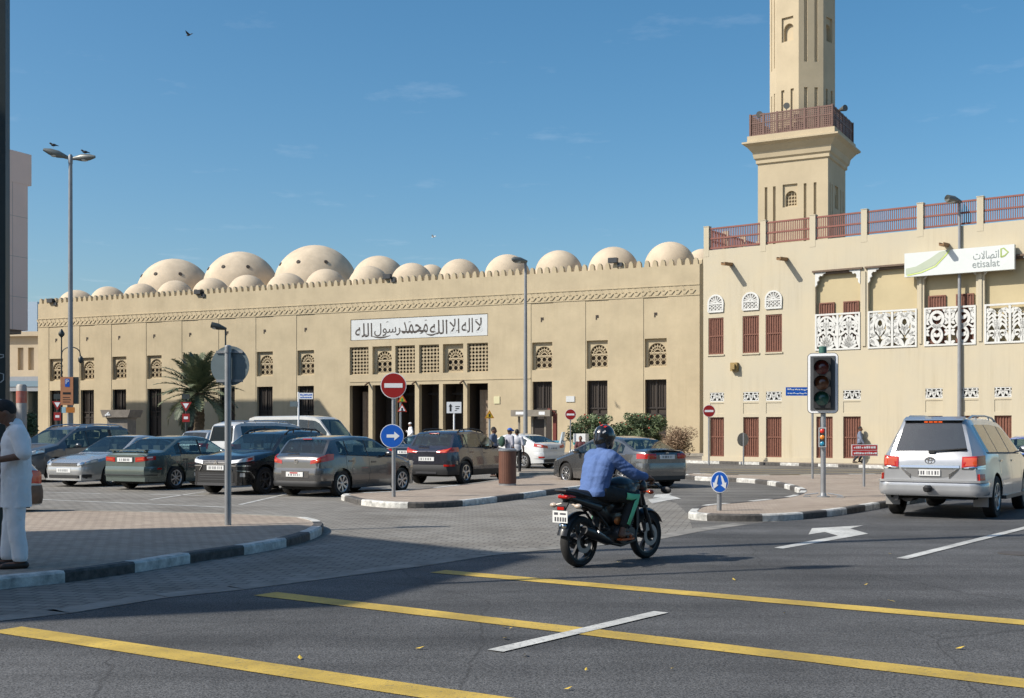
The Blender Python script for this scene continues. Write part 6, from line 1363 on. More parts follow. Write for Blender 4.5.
# ---------------------------------------------------------------- people on foot
def person(label, pos, yaw, shirt, trousers, H=1.75, skin=None, arm=None, leg=None, head_t=(0, 0), hair=(.012, .01, .009), voxel=.012, robe=None, cap=None, cutz=None, girth=1.0, sleeves=.5, shirt_long=0., sit=False, group=None, fine=False, feet=(.03, .02, .015)):
    """standing figure 1.75 m high, scaled; arm/leg give joints for each side; x forward"""
    k = H / 1.75; sc = Matrix.Diagonal((k * girth, k * girth, k, 1)); t = thing('person', label, 'person', pos, yaw, group)
    arm = arm or {}; leg = leg or {}
    A, Lg = {}, {}
    for s in (-1, 1):
        A[s] = [Vector(q) for q in arm.get(s, ((0, s * .185, 1.40), (-.02, s * .235, 1.12), (.06, s * .245, .87)))]
        Lg[s] = [Vector(q) for q in leg.get(s, ((0, s * .09, .92), (.015, s * .10, .50), (-.02, s * .105, .09)))]
    hp_, tilt = Vector((.02 + head_t[0], head_t[1], 1.60)), head_t[0]
    rot = Matrix.Rotation(R(50) * min(1, tilt * 6), 3, 'Y')
    nk = Vector((0, 0, 1.45))
    pr = [('e', hp_, (.092, .076, .118), rot), ('e', hp_ + rot @ Vector((.025, 0, -.05)), (.066, .058, .07), rot), ('c', nk, hp_ - Vector((.01, 0, .06)), .058, .054), ('c', hp_ + rot @ Vector((.088, 0, -.005)), hp_ + rot @ Vector((.105, 0, -.03)), .011, .016)]
    for s in (-1, 1): pr.append(('e', hp_ + rot @ Vector((-.005, s * .078, -.01)), (.022, .012, .032), rot))
    pr += [('e', (0, 0, 1.26), (.105, .155, .19)), ('e', (0, 0, 1.02), (.10, .14, .16)), ('e', (0, 0, .93), (.11, .155, .11))]
    for s in (-1, 1):
        a, e, w = A[s]; pr += [('c', a, e, .05, .042), ('c', e, w, .041, .028)]
        d = (w - e).normalized(); up = Vector((0, s, 0)) if abs(d.z) > .6 else Vector((0, 0, 1)); side = Vector((1, 0, 0)) if abs(d.z) > .6 else Vector((0, -s, 0))
        pr += hand(w, d, up, side, 1.0, fine) if (fine or voxel < .011) else [('c', w, w + d * .09, .034, .03), ('c', w + d * .09, w + d * .16, .026, .016), ('c', w + d * .03 + side * .03, w + d * .09 + side * .045, .015, .012)]
        h, kn, an = Lg[s]; pr += [('c', h, kn, .085, .056), ('c', kn, an, .055, .037), ('c', an + Vector((-.03, 0, -.045)), an + Vector((.12, 0, -.055)), .036, .032), ('c', an + Vector((.12, 0, -.055)), an + Vector((.18, 0, -.065)), .032, .02)]
    def mk(prims, nm, m, vx=None, sm=4, wr=None, cuts=()):
        me = organic(prims, vx or voxel, sm, wrinkle=wr, cuts=cuts); me.transform(sc); return put(me, nm, m, t)
    mk(pr, 'body', skin or M_skin)
    mk([('e', hp_ + rot @ Vector((-.018, 0, .028)), (.095, .083, .105), rot)] if not cap else [('e', hp_ + Vector((-.02, 0, .03)), (.09, .082, .09))], 'hair', mat('black hair', hair, .7, bump=.4, bscale=200), sm=2)
    if cap:
        mk([('e', hp_ + Vector((0, 0, .06)), (.105, .09, .075))] + ([('c', hp_ + Vector((.09, -.03, .045)), hp_ + Vector((.09, .03, .045)), .035, .035), ('c', hp_ + Vector((.1, 0, .045)), hp_ + Vector((.16, 0, .03)), .035, .03)] if cap[1] else []), 'cap', cap[0], sm=2)
    zb = .90 - shirt_long
    if robe:
        pr = [('e', (0, 0, 1.28), (.13, .185, .19)), ('c', (0, -.1, 1.38), (0, .1, 1.38), .08, .08), ('c', (0, 0, 1.2), (0, 0, .75), .16, .18), ('c', (0, -.05, .8), (0, -.08, .18), .16, .15), ('c', (0, .05, .8), (0, .08, .18), .16, .15)]
        for s in (-1, 1): a, e, w = A[s]; pr += [('c', a, e, .07, .065), ('c', e, w, .062, .06)]
        mk(pr, 'robe', robe)
    else:
        pr = [('e', (0, 0, 1.27), (.128, .185, .19)), ('c', (0, -.11, 1.385), (0, .11, 1.385), .075, .075), ('e', (0, 0, 1.03), (.13, .172, .19)), ('e', (0, 0, .95), (.132, .18, .12)), ('c', (0, 0, 1.42), (.008, 0, 1.47), .072, .064)]
        if shirt_long: pr += [('c', (0, -.06, 1.2), (0, -.065, zb - .12), .115, .122), ('c', (0, .06, 1.2), (0, .065, zb - .12), .115, .122), ('c', (0, 0, 1.2), (0, 0, zb - .12), .125, .13)]
        for s in (-1, 1):
            a, e, w = A[s]; end = e if sleeves <= .5 else e.lerp(w, (sleeves - .5) * 2)
            pr += [('c', a + Vector((0, -s * .02, 0)), a.lerp(e, min(1, sleeves * 2) * .92), .074, .066)]
            if sleeves > .5: pr += [('c', e, end, .06, .046)]
        mk(pr, 'shirt', shirt, wr=(.010, 6.0, (1, 1, .55)) if fine else None, cuts=[((0, 0, zb), (0, 0, -1))] if shirt_long else ())
        pr = [('e', (0, 0, .92), (.118, .168, .11))]
        for s in (-1, 1): h, kn, an = Lg[s]; pr += [('c', h, kn, .1, .075), ('c', kn, an + Vector((0, 0, .03)), .074, .066 if fine else .055)]
        mk(pr, 'trousers', trousers, wr=(.008, 7.0, (1, 1, .7)) if fine else None, cuts=[((0, 0, .075), (0, 0, -1))] if fine else ())
    pr = []
    for s in (-1, 1): h, kn, an = Lg[s]; pr += [('c', an + Vector((-.035, 0, -.055)), an + Vector((.13, 0, -.062)), .042, .036), ('c', an + Vector((.12, 0, -.062)), an + Vector((.16, 0, -.068)), .034, .024)]
    mk(pr, 'shoes', mat('shoe leather %.3f' % feet[0], feet, .5))
    return t
M_wht_c = mat('white cotton', (.86, .86, .87), .9, bump=.35, bscale=22, noise=.05, nscale=8)
# man at the left edge, looking down at what he holds
pm_ = person('man in white short sleeved tunic and white trousers looking down at the left edge', P(16, 13.15, .122), R(206), M_wht_c, mat('white trouser cotton', (.86, .86, .87), .9, bump=.5, bscale=14, noise=.1), H=1.86, girth=1.14, head_t=(.075, 0), voxel=.008, shirt_long=.27, fine=True,
       arm={1: ((.0, .20, 1.40), (-.05, .245, 1.16), (.24, .20, 1.10)), -1: ((.0, -.20, 1.40), (.02, -.24, 1.14), (.26, -.10, 1.13))}, leg={1: ((0, .09, .92), (.01, .10, .50), (-.03, .10, .09)), -1: ((0, -.09, .92), (.03, -.10, .5), (.06, -.12, .09))})
# collar and hem slit
v = MB(); k = 1.86 / 1.75; v.tube([Vector((.075 * math.cos(a) + .005, .07 * math.sin(a), 1.475 + .018 * math.cos(a))) * k for a in [2 * math.pi * i / 20 for i in range(21)]], .016, 8); v.build('collar', M_wht_c, pm_, 60)
ph_ = thing('mobile_phone', 'dark mobile phone held by the man in white', 'phone', tuple(P(16, 13.15, .122) + Matrix.Rotation(R(206), 3, 'Z') @ Vector((.40, .06, 1.21))), R(206)); v = MB(); v.box(-.005, .005, -.037, .037, -.07, .07); v.box(.0052, .0056, -.034, .034, -.065, .065, 1); v.build('phone_case', [M_blk, M_glass], ph_); ph_.rotation_euler = (0, R(50), R(206))
M_jean = mat('dark trousers', (.03, .032, .04), .85)
person('walking man in blue grey shirt and dark trousers on the far right pavement', G(860, 463.4, .124), R(-25), mat('blue grey shirt', (.16, .19, .26), .85), M_jean, H=1.66, sleeves=1.0, leg={1: ((0, .09, .92), (.14, .1, .54), (-.04, .1, .14)), -1: ((0, -.09, .92), (.02, -.1, .5), (-.26, -.1, .12))}, arm={1: ((0, .185, 1.4), (-.1, .23, 1.14), (.02, .22, .92)), -1: ((0, -.185, 1.4), (.08, -.23, 1.14), (.2, -.2, .94))})
person('man in dark blue shirt standing behind the violet grey crossover', P(493.5, 41), R(-20), mat('slate shirt', (.10, .13, .19), .85), M_jean, H=1.74, sleeves=.5)
pp = person('man in blue cap and grey shirt with a dark green backpack near the litter bin', P(509.5, 42.5), R(35), mat('lilac grey shirt', (.33, .33, .38), .85), M_jean, H=1.70, cap=(mat('blue cap', (.02, .10, .42), .7), True), sleeves=.6)
v = organic([('e', (-.2, .02, 1.2), (.1, .15, .2))], .02, 3); o = put(v, 'backpack', mat('dark green pack', (.02, .06, .04), .8)); o.location = P(507, 42.5); o.rotation_euler = (0, 0, R(35)); tag(o, 'dark green backpack on the back of the man in the blue cap', 'backpack')
person('man in pale shirt and black trousers right beside the brown litter bin', P(517, 43), R(80), mat('pale shirt', (.52, .53, .57), .85), mat('black trousers', (.012, .012, .014), .85), H=1.66, sleeves=.5)
person('man in white robe and white cap walking by the mosque doors', P(410.5, 72, .3), R(200), None, None, H=1.76, robe=M_wht_c, cap=(M_wht_c, False), arm={1: ((0, .185, 1.4), (-.05, .24, 1.14), (.1, .2, .98)), -1: ((0, -.185, 1.4), (.03, -.24, 1.14), (.2, -.15, 1.2))})
person('man in dark red top and blue jeans sitting beneath the flowering shrub', P(580.5, 56, -.38), R(-95), mat('dark red top', (.10, .03, .035), .85), mat('blue jeans', (.03, .06, .16), .85), H=1.72, sleeves=.8, leg={1: ((0, .09, .92), (.40, .12, .93), (.42, .13, .50)), -1: ((0, -.09, .92), (.42, -.12, .93), (.40, -.13, .50))}, arm={1: ((0, .185, 1.4), (.08, .24, 1.16), (.3, .16, 1.02)), -1: ((0, -.185, 1.4), (.08, -.24, 1.16), (.3, -.14, 1.02))})
v = MB(); v.prism([(-.7, .0), (.7, 0), (.66, .40), (-.66, .40)], -.02, .35, 'xz'); o = v.build('stone_block', M_conc); o.location = P(580.5, 56.05); tag(o, 'low pale stone block the man in jeans sits on', 'bench')
# ---------------------------------------------------------------- street furniture
M_gal_ = mat('galvanised steel', (.34, .35, .36), .45, .6, noise=.2, nscale=3); M_pole = mat('grey pole paint', (.25, .26, .27), .5, noise=.15); M_dark = mat('dark pole paint', (.035, .045, .045), .45, noise=.2)
M_sred = mat('sign red', (.30, .014, .012), .4); M_swh = mat('sign white face', (.78, .79, .80), .4); M_sbl = mat('sign blue', (.012, .11, .50), .35); M_sback = mat('sign back', (.16, .205, .22), .45, .3, noise=.1)
def disc(mb, c, r, y0, y1, m=0, n=32): mb.lathe([(r, y0), (r, y1)], n, c, 'y', m)
def pole_thing(name, label, cat, base, rz=0, group=None): return thing(name, label, cat, (base[0], base[1], 0), rz, group)
def no_entry(label, base, zc, r, zt, pr_=.03, rz=0, group='no entry signs'):
    t = pole_thing('no_entry_sign', label, 'road sign', base, rz, group); v = MB(); v.cyl((0, .04, 0), (0, .04, zt), pr_, n=12); v.build('pole', M_gal_, t, 40)
    v = MB(); disc(v, (0, 0, zc), r, -.012, 0, 1); disc(v, (0, 0, zc), r * .94, -.016, -.0121, 0); v.box(-r * .7, r * .7, -.02, -.0161, zc - r * .17, zc + r * .17, 1); v.build('sign_plate', [M_sred, M_swh], t)
    return t
b = G(393.5, 496.8, .125); D_ = b.y
t = no_entry('large red no entry sign above a blue arrow sign on the paved island', b, ZY(385.5, D_), .29, ZY(384, D_) + .2, .045)
zb = ZY(436, D_); v = MB(); disc(v, (-.03, -.01, zb), .265, -.016, -.004, 1); disc(v, (-.03, -.01, zb), .25, -.02, -.0161, 0)
v.prism([(-.15, zb - .035), (.02, zb - .035), (.02, zb - .10), (.14, zb), (.02, zb + .10), (.02, zb + .035), (-.15, zb + .035)], -.034, -.0302, 'xz', 1); v.build('arrow_plate', [M_sbl, M_swh], t)
b = P(570.5, 57); no_entry('small dark red no entry sign in front of the flowering shrub', b, ZY(414.5, 57), .26, ZY(410, 57))
b = G(709, 462.2, .124); no_entry('pale red no entry sign at the corner of the yellow building', b, ZY(411, b.y), .28, ZY(408, b.y), .04)
b = G(743.5, 462.6, .124); t = pole_thing('road_sign', 'round road sign seen from behind, half in shade, before the yellow building', 'road sign', b, R(25)); v = MB(); v.cyl((0, 0, 0), (0, 0, ZY(433, b.y)), .035); v.build('pole', M_gal_, t, 40); v = MB(); disc(v, (0, 0, ZY(439.5, b.y)), .31, .04, .055); v.build('sign_plate', mat('sign back pale', (.32, .28, .22), .5), t)
# round sign back on the near island
b = G(228, 525, .122); D_ = b.y; t = pole_thing('road_sign', 'large round road sign seen from behind on a grey pole on the near pavement', 'road sign', b, R(-8)); zc = ZY(365.5, D_)
v = MB(); v.cyl((0, 0, 0), (0, 0, zc + .30), .052, n=20); v.lathe([(.053, zc + .30), (.05, zc + .315), (.02, zc + .325)], 16); v.build('pole', M_gal_, t, 40)
v = MB(); disc(v, (0, 0, zc), .315, .075, .095, 0, 48); v.build('sign_plate', M_sback, t)
v = MB(); v.box(-.22, .22, .055, .076, zc + .2, zc + .24); v.box(-.22, .22, .055, .076, zc - .26, zc - .22); v.lathe([(.056, zc + .2), (.062, zc + .2), (.062, zc + .24), (.056, zc + .24)], 16, closed=True); v.build('bracket', M_gal_, t)
# blue split arrow sign
b = G(719.5, 510.5, .125); D_ = b.y; t = pole_thing('split_arrow_sign', 'small blue round sign with two white arrows splitting apart at the island tip', 'road sign', b, R(-5)); zc = ZY(482, D_)
v = MB(); v.cyl((0, .05, 0), (0, .05, zc), .045, n=14); v.build('pole', M_gal_, t, 40)
v = MB(); v.lathe([(.165, -.012), (.165, .0)], 40, (0, 0, 0), 'y', 1); v.lathe([(.152, -.016), (.152, -.0121)], 40, (0, 0, 0), 'y', 0)
for s in (-1, 1):
    q = [(.02, .105), (.055, .085), (.098, -.015), (.125, .0), (.11, -.105), (.02, -.045), (.052, -.035)]; q = [(s * x, z) for x, z in q]; v.prism(q if s > 0 else q[::-1], -.022, -.0161, 'xz', 1)
o = v.build('sign_plate', [M_sbl, M_swh], t); o.location = (0, 0, zc); o.scale = (1, 1, 1.22)
# traffic light
b = G(823, 497, .125); D_ = b.y; t = pole_thing('traffic_light', 'tall traffic light with white edged head, lamps unlit, on the right island', 'traffic light', b, R(-20))
z0, z1 = ZY(413.5, D_), ZY(353, D_); v = MB(); v.cyl((0, .05, 0), (0, .05, z1 + .1), .057, n=20); v.lathe([(.14, .12), (.14, .145), (.075, .155), (.06, .225)], 20, (0, .05, 0)); v.build('pole', M_gal_, t, 40)
v = MB(); v.box(-.42, -.28, -.1, .05, .12, .147); v.box(.3, .46, -.1, .05, .12, .147); v.tube([(-.4, -.02, .17), (-.1, .0, .21)], .015); v.tube([(.1, .0, .21), (.42, -.02, .16)], .015); v.build('base_fixing', M_gal_, t)
hw = .335
def rrect(x0, x1, z0, z1, r, n=5):
    o = []
    for cx, cz, a0 in ((x1 - r, z1 - r, 0), (x0 + r, z1 - r, 90), (x0 + r, z0 + r, 180), (x1 - r, z0 + r, 270)):
        for k in range(n + 1): a = R(a0 + 90 * k / n); o.append((cx + r * math.cos(a), cz + r * math.sin(a)))
    return o
v = MB(); v.prism(rrect(-hw, hw, z0, z1, .1), -.05, -.02, 'xz', 0); v.prism(rrect(-hw + .012, hw - .012, z0 + .012, z1 - .012, .09), -.056, -.0501, 'xz', 1); v.build('backboard', [M_blk, mat('backboard white', (.80, .81, .82), .4)], t)
v = MB(); v.box(-.268, .268, -.075, -.0562, z0 + .075, z1 - .07); v.build('board_face', mat('board dark grey', (.075, .08, .085), .5), t)
hd = MB(); hd.box(-.185, .185, -.20, -.0752, z0 + .12, z1 - .11); hd.build('signal_housing', M_blk, t)
for zz_, c in ((z1 - .33, (.085, .012, .01)), ((z0 + z1) / 2, (.10, .035, .012)), (z0 + .33, (.008, .075, .06))):
    v = MB(); v.lathe([(.001, -.235), (.08, -.228), (.135, -.205), (.155, -.2001)], 28, (0, 0, zz_), 'y'); o = v.build('lens', mat('lens %.3f' % c[1], c, .2, coat=.6), t, 50)
    v = MB(); n = 20; g = []
    for k in range(n + 1):
        a = R(-25 + 230 * k / n); g.append([v.p((r_ * math.cos(a), y, zz_ + r_ * math.sin(a))) for r_, y in ((.168, -.2), (.17, -.38), (.164, -.38), (.162, -.2))])
    for k in range(n):
        for j in range(3): v.fi((g[k][j], g[k + 1][j], g[k + 1][j + 1], g[k][j + 1]))
    v.build('visor', M_blk, o, 50)
v = MB(); v.lathe([(.085, z1 - .01), (.085, z1 + .14), (.07, z1 + .15)], 18, (-.01, .05, 0)); v.build('pole_cap', mat('cap green', (.05, .14, .11), .5), t)
zs0, zs1 = ZY(447, D_), ZY(427.5, D_); v = MB(); v.box(-.085, .075, -.12, -.02, zs0, zs1); v.build('repeater_housing', mat('repeater grey', (.42, .44, .45), .45), t)
v = MB(); v.box(-.065, .055, -.127, -.1201, zs0 + .02, zs1 - .02); v.build('repeater_face', M_blk, t)
for f, c, e in ((.82, (.6, .03, .015), 0), (.5, (.7, .22, .02), 0), (.17, (.02, .22, .35), 0)):
    z = lerp(zs0, zs1, f); v = MB(); v.lathe([(.001, -.148), (.035, -.14), (.05, -.128)], 18, (-.005, 0, z), 'y'); v.build('repeater_lens', mat('rep lens %.2f' % c[0], c, .25, coat=.5), t, 50)
# blue street name plate on a thin pole
b = G(812.5, 478.6, .125); D_ = b.y; t = pole_thing('street_name_sign', 'blue street name plate with white lettering on a thin grey pole behind the traffic light', 'street sign', b); v = MB(); v.cyl((0, 0, 0), (0, 0, ZY(385, D_)), .035); v.build('pole', M_gal_, t, 40)
zc = ZY(391.5, D_); v = MB(); v.box(-.82, -.04, -.03, -.012, zc - .13, zc + .13); v.build('name_plate', M_sbl, t); v = MB()
for row, hgt in ((.055, .07), (-.06, .06)):
    x = -.77; rn = random.Random(int(row * 1000))
    while x < -.1: w_ = rn.uniform(.03, .09); v.ribbon([(x, zc + row), (x + w_ * .5, zc + row + rn.uniform(-.3, .5) * hgt), (x + w_, zc + row - .1 * hgt)], hgt * .45, -.035, -.031); x += w_ + rn.uniform(.012, .03)
v.build('lettering', M_swh, t)
# red notice on a post
b = G(864.5, 486.5, .125); D_ = b.y; t = pole_thing('notice_sign', 'red rectangular notice with two rows of white lettering on a short grey post', 'sign', b, R(4)); v = MB(); v.cyl((0, .04, 0), (0, .04, ZY(446, D_)), .035); v.build('pole', M_gal_, t, 40)
z0, z1 = ZY(456, D_), ZY(444.5, D_); zm = (z0 + z1) / 2; v = MB(); v.box(-.35, .35, -.012, .0, z0, z1); v.box(-.335, .335, -.016, -.0121, z0 + .015, zm - .008, 1); v.box(-.335, .335, -.016, -.0121, zm + .008, z1 - .015, 1); v.build('notice_board', [M_swh, mat('notice red', (.50, .03, .025), .4)], t)
v = MB()
for row in (zm + .075, zm - .075):
    x = -.29; rn = random.Random(int(row * 99))
    while x < .27: w_ = rn.uniform(.02, .06); v.box(x, x + w_, -.02, -.0161, row - .028, row + rn.uniform(.008, .035)); x += w_ + rn.uniform(.01, .025)
v.build('lettering', M_swh, t)
# litter bin
b = G(507.5, 485.2, .125); t = pole_thing('litter_bin', 'tall brown slatted cylindrical litter bin with grey rim on the paved island', 'litter bin', b); r_ = .235; z1 = ZY(449.5, b.y)
v = MB(); v.lathe([(r_ - .03, .17), (r_ - .03, z1 - .05)], 28)
for k in range(26): a = 2 * math.pi * k / 26; v.xf = Matrix.Rotation(a, 4, 'Z'); v.box(-.027, .027, r_ - .031, r_, .18, z1 - .04)
v.xf = None; v.build('slats', mat('bin brown', (.135, .058, .036), .6, noise=.2), t)
v = MB(); v.lathe([(r_ - .02, .1), (r_ + .0, .1), (r_, .17), (r_ - .02, .17)], 28, closed=True); v.build('base', M_gal_, t); v = MB(); v.lathe([(r_ + .012, z1 - .04), (r_ + .015, z1), (r_ - .05, z1 + .03), (r_ - .1, z1 + .02), (r_ - .1, z1 - .04)], 28, closed=True); v.build('rim', M_gal_, t, 40)
# warning triangles
def tri(mb, c, s, y, cols=(0, 1)):
    h = s * .866
    for k, (f, dy) in enumerate(((1, 0), (.68, -.006))):
        q = [(c[0] - s / 2 * f, c[1] - h / 3 * f), (c[0] + s / 2 * f, c[1] - h / 3 * f), (c[0], c[1] + h * 2 / 3 * f)]; mb.prism(q, y + dy - .006, y + dy - .0002, 'xz', cols[k])
M_trr = mat('warning red', (.48, .05, .025), .4); M_try = mat('warning yellow', (.55, .38, .03), .4); M_org = mat('warning orange', (.5, .2, .02), .4)
b = P(400.5, 45); t = pole_thing('warning_sign', 'two red edged warning triangles stacked on one post behind the blue arrow sign', 'road sign', b); v = MB(); v.cyl((0, .04, 0), (0, .04, ZY(396, 45)), .04); v.build('pole', M_gal_, t, 40)
for py, m_ in ((399.5, M_try), (409, M_swh)): z = ZY(py, 45); v = MB(); tri(v, (.06, z), .36, 0); o = v.build('triangle_plate', [M_trr, m_], t); v = MB(); v.box(.03, .09, -.018, -.0122, z - .06, z + .04); v.box(.0, .12, -.018, -.0122, z - .075, z - .0601); v.build('symbol', M_blk if m_ is M_swh else mat('sign green', (.05, .3, .06), .5), o)
b = P(489.5, 44.5); t = pole_thing('warning_sign', 'single orange warning triangle on a post right of the mosque doors', 'road sign', b); v = MB(); v.cyl((0, .04, 0), (0, .04, ZY(416, 44.5)), .04); v.build('pole', M_gal_, t, 40); z = ZY(415.5, 44.5); v = MB(); tri(v, (0, z), .36, 0); o = v.build('triangle_plate', [M_org, M_try], t); v = MB(); v.box(-.03, .03, -.018, -.0122, z - .05, z + .06); v.build('symbol', M_blk, o)
# white direction board
b = P(454, 62); t = pole_thing('direction_sign', 'white direction board with a black upward arrow before the mosque doors', 'sign', b); v = MB(); v.cyl((0, .04, 0), (0, .04, ZY(405, 62)), .045); v.build('pole', M_swh, t, 40); z = ZY(407.5, 62)
v = MB(); v.box(-.38, .38, -.012, 0, z - .29, z + .29); v.build('board', M_swh, t); v = MB(); v.box(-.23, -.13, -.018, -.0121, z - .2, z + .05); v.prism([(-.28, z + .05), (-.08, z + .05), (-.18, z + .2)], -.018, -.0121, 'xz'); v.box(.06, .3, -.018, -.0121, z + .03, z + .07); v.box(.08, .26, -.018, -.0121, z - .08, z - .03); v.box(.03, .15, -.018, -.0121, z - .17, z - .14); v.build('symbol', M_blk, t)
# blue and white street names by the van
b = P(298.5, 46); t = pole_thing('street_name_sign', 'white and blue street name boards crossed on a thin post before the mosque wall', 'street sign', b); v = MB(); v.cyl((0, 0, 0), (0, 0, ZY(392, 46)), .035); v.build('pole', M_swh, t, 40)
z = ZY(396, 46); v = MB(); v.box(.03, .56, -.03, -.012, z - .12, z + .12); v.build('name_plate', M_swh, t); v = MB()
for row in (.045, -.05):
    x = .07; rn = random.Random(int(row * 500) + 3)
    while x < .5: w_ = rn.uniform(.03, .08); v.box(x, x + w_, -.034, -.0301, z + row - .025, z + row + rn.uniform(.0, .035)); x += w_ + .015
v.build('lettering', M_sbl, t); z = ZY(404, 46); v = MB(); v.box(-.32, -.04, -.04, .0, z - .1, z + .1); v.build('side_plate', M_sback, t)
# tall twin lamp, single lamps, ornate lamp
def lamp_head(t, a, d, L_=.95, m=None):
    a = Vector(a); d = Vector(d).normalized(); v = MB()
    q = Vector((-d.y, d.x, 0)); 
    v.tube([a, a + d * .2, a + d * .45, a + d * .8, a + d * L_], [.06, .11, .17, .15, .06], 12); v.build('lamp_head', m or mat('lamp head grey', (.16, .17, .16), .45, .3), t, 50)
    v = MB(); v.ell(a + d * .58 - Vector((0, 0, .1)), (.2, .12, .08)); v.build('lamp_glass', mat('lamp glass', (.5, .5, .46), .2), t, 50)
b = P(70.5, 55); t = pole_thing('street_lamp', 'very tall twin headed street lamp rising over the car park at the left', 'street lamp', b, 0, 'street lamps'); zt = ZY(157, 55)
v = MB(); v.cyl((0, 0, 0), (0, 0, zt), .13, .085, 14); v.lathe([(.2, 0), (.2, .04), (.14, .3)], 16); v.build('pole', M_pole, t, 40); v = MB(); v.tube([(-.45, 0, zt + .02), (0, 0, zt - .1), (.3, 0, zt - .1)], .045); v.lathe([(.1, zt - .3), (.1, zt + .05), (.05, zt + .12)], 12); v.build('arm', M_pole, t, 40)
lamp_head(t, (-.12, 0, zt - .02), (-1, -.25, .30), 1.1); lamp_head(t, (.12, 0, zt - .06), (1, -.2, .02), 1.1)
for px, py, lb in ((53.5, 146.5, 'small dark bird perched on the left head of the tall twin lamp'), (85, 153.5, 'small dark bird perched on the right head of the tall twin lamp')):
    o = thing('bird', lb, 'bird', P(px, 54.8, ZY(py, 54.8))); me = organic([('e', (0, 0, .1), (.17, .09, .09)), ('c', (.12, 0, .15), (.2, 0, .2), .06, .055), ('c', (-.12, 0, .1), (-.32, 0, .06), .05, .02), ('c', (.25, 0, .2), (.29, 0, .19), .015, .008)], .018, 2); put(me, 'body', mat('pigeon grey', (.03, .03, .035), .7), o); o.scale = (.7, .7, .7)
    v = MB(); v.cyl((.02, .03, .05), (.02, .03, -.06), .01); v.cyl((.02, -.03, .05), (.02, -.03, -.06), .01); v.build('leg', M_org, o); o.rotation_euler = (0, 0, R(200))
for (px, py, lb, head, wing) in ((189, 35, 'small dark bird flying high in the sky at the left', (.03, .03, .035), 1), (433.5, 237, 'tiny white bird flying over the mosque domes', (.75, .75, .73), 1)):
    D_ = 50 if px < 300 else 74; o = thing('bird', lb, 'bird', P(px, D_, ZY(py, D_))); s = 1
    put(organic([('e', (0, 0, 0), (.16, .055, .055)), ('c', (.12, 0, .02), (.2, 0, .03), .04, .03), ('c', (-.1, 0, 0), (-.28, 0, .0), .035, .03)], .015, 2), 'body', mat('bird %d' % px, head, .7), o)
    for s in (-1, 1): v = MB(); v.prism([(.1, s * .03), (.06, s * .22), (-.06, s * .42), (-.1, s * .2), (-.1, s * .03)], .0, .012); w = v.build('wing', mat('bird %d' % px), o); w.rotation_euler = (R(s * 28), 0, 0)
    o.rotation_euler = (0, R(10), R(150)); o.scale = (.62, .62, .62)
b = P(525.5, 64); t = pole_thing('street_lamp', 'grey single headed street lamp standing before the mosque wall', 'street lamp', b, 0, 'street lamps'); zt = ZY(263, 64); v = MB(); v.cyl((0, 0, 0), (0, 0, zt + .1), .13, .07, 12); v.build('pole', M_pole, t, 40); lamp_head(t, (.08, 0, zt + .08), (-1, -.6, .08), .95)
b = G(959, 462, .124); b = P(959.5, 50.5, .12); t = pole_thing('street_lamp', 'grey single headed street lamp standing before the yellow building', 'street lamp', b, 0, 'street lamps'); zt = ZY(203, 50.5); v = MB(); v.cyl((0, 0, 0), (0, 0, zt + .05), .1, .055, 12); v.build('pole', M_pole, t, 40); lamp_head(t, (.06, 0, zt + .05), (-1, -.5, .12), .62)
b = P(225.5, 62); t = pole_thing('street_lamp', 'short thin street lamp showing above the back of the round sign', 'street lamp', b, 0, 'street lamps'); zt = ZY(329, 62); v = MB(); v.cyl((0, 0, 0), (0, 0, zt), .06, .04, 10); v.build('pole', M_dark, t, 40); lamp_head(t, (.05, 0, zt), (-1, -.1, .28), .6, M_dark)
b = P(61.5, 66); t = pole_thing('ornate_lamp', 'black ornate lamp post with a curved arm hanging a lantern left of the mosque', 'street lamp', b); zt = ZY(338, 66); v = MB(); v.cyl((0, 0, 0), (0, 0, zt), .05, .035, 10); v.lathe([(.02, zt), (.16, zt + .16), (.17, zt + .26), (.03, zt + .5)], 12); v.build('pole', M_dark, t, 40)
v = MB(); r0 = .5; v.tube([(.0, 0, zt - 1.1)] + [(.52 - .5 * math.cos(R(a)), 0, zt - .85 + .35 * math.sin(R(a))) for a in range(0, 181, 15)] + [(1.05, 0, zt - 1.0)], .03); v.build('arm', M_dark, t, 40); v = MB(); v.lathe([(.06, zt - 1.0), (.14, zt - 1.12), (.13, zt - 1.3), (.04, zt - 1.4)], 12, (1.06, 0, 0)); v.build('lantern', M_dark, t, 40)
t = pole_thing('street_lamp', 'slim grey street lamp standing out of view whose thin shadow lies across the near lane', 'street lamp', (-6.0, 10.9), 0, 'street lamps'); v = MB(); v.cyl((0, 0, 0), (0, 0, 8.9), .07, .045, 12); v.build('pole', M_pole, t, 40); lamp_head(t, (.05, 0, 8.85), (-1, -.3, .1), .7)
# orange parking board
b = P(68, 53.5); t = pole_thing('parking_sign', 'orange parking tariff board with blue P symbol on a post at the left', 'sign', b, R(8)); v = MB(); v.cyl((0, .16, 0), (0, .16, ZY(380, 53.5)), .07); v.build('pole', M_pole, t, 40)
z0, z1 = ZY(405, 53.5), ZY(377, 53.5); v = MB(); v.box(-.30, .24, -.1, .08, z0, z1); v.build('board', mat('parking orange', (.56, .235, .11), .5, noise=.08), t); v = MB(); v.box(.241, .45, -.06, .1, z0 + .05, z1); v.build('board_edge', M_dark, t)
v = MB(); v.prism(rrect(-.11, .09, z1 - .44, z1 - .08, .03), -.106, -.1001, 'xz', 0); v.text('P', .2, None, (-.01, -.108, z1 - .22), 'xz', 1); v.box(-.2, .14, -.104, -.1001, z1 - .78, z1 - .68, 2)
for k in range(3): v.box(-.2, .1 + .04 * (k % 2), -.104, -.1001, z1 - .93 - k * .1, z1 - .9 - k * .1, 2)
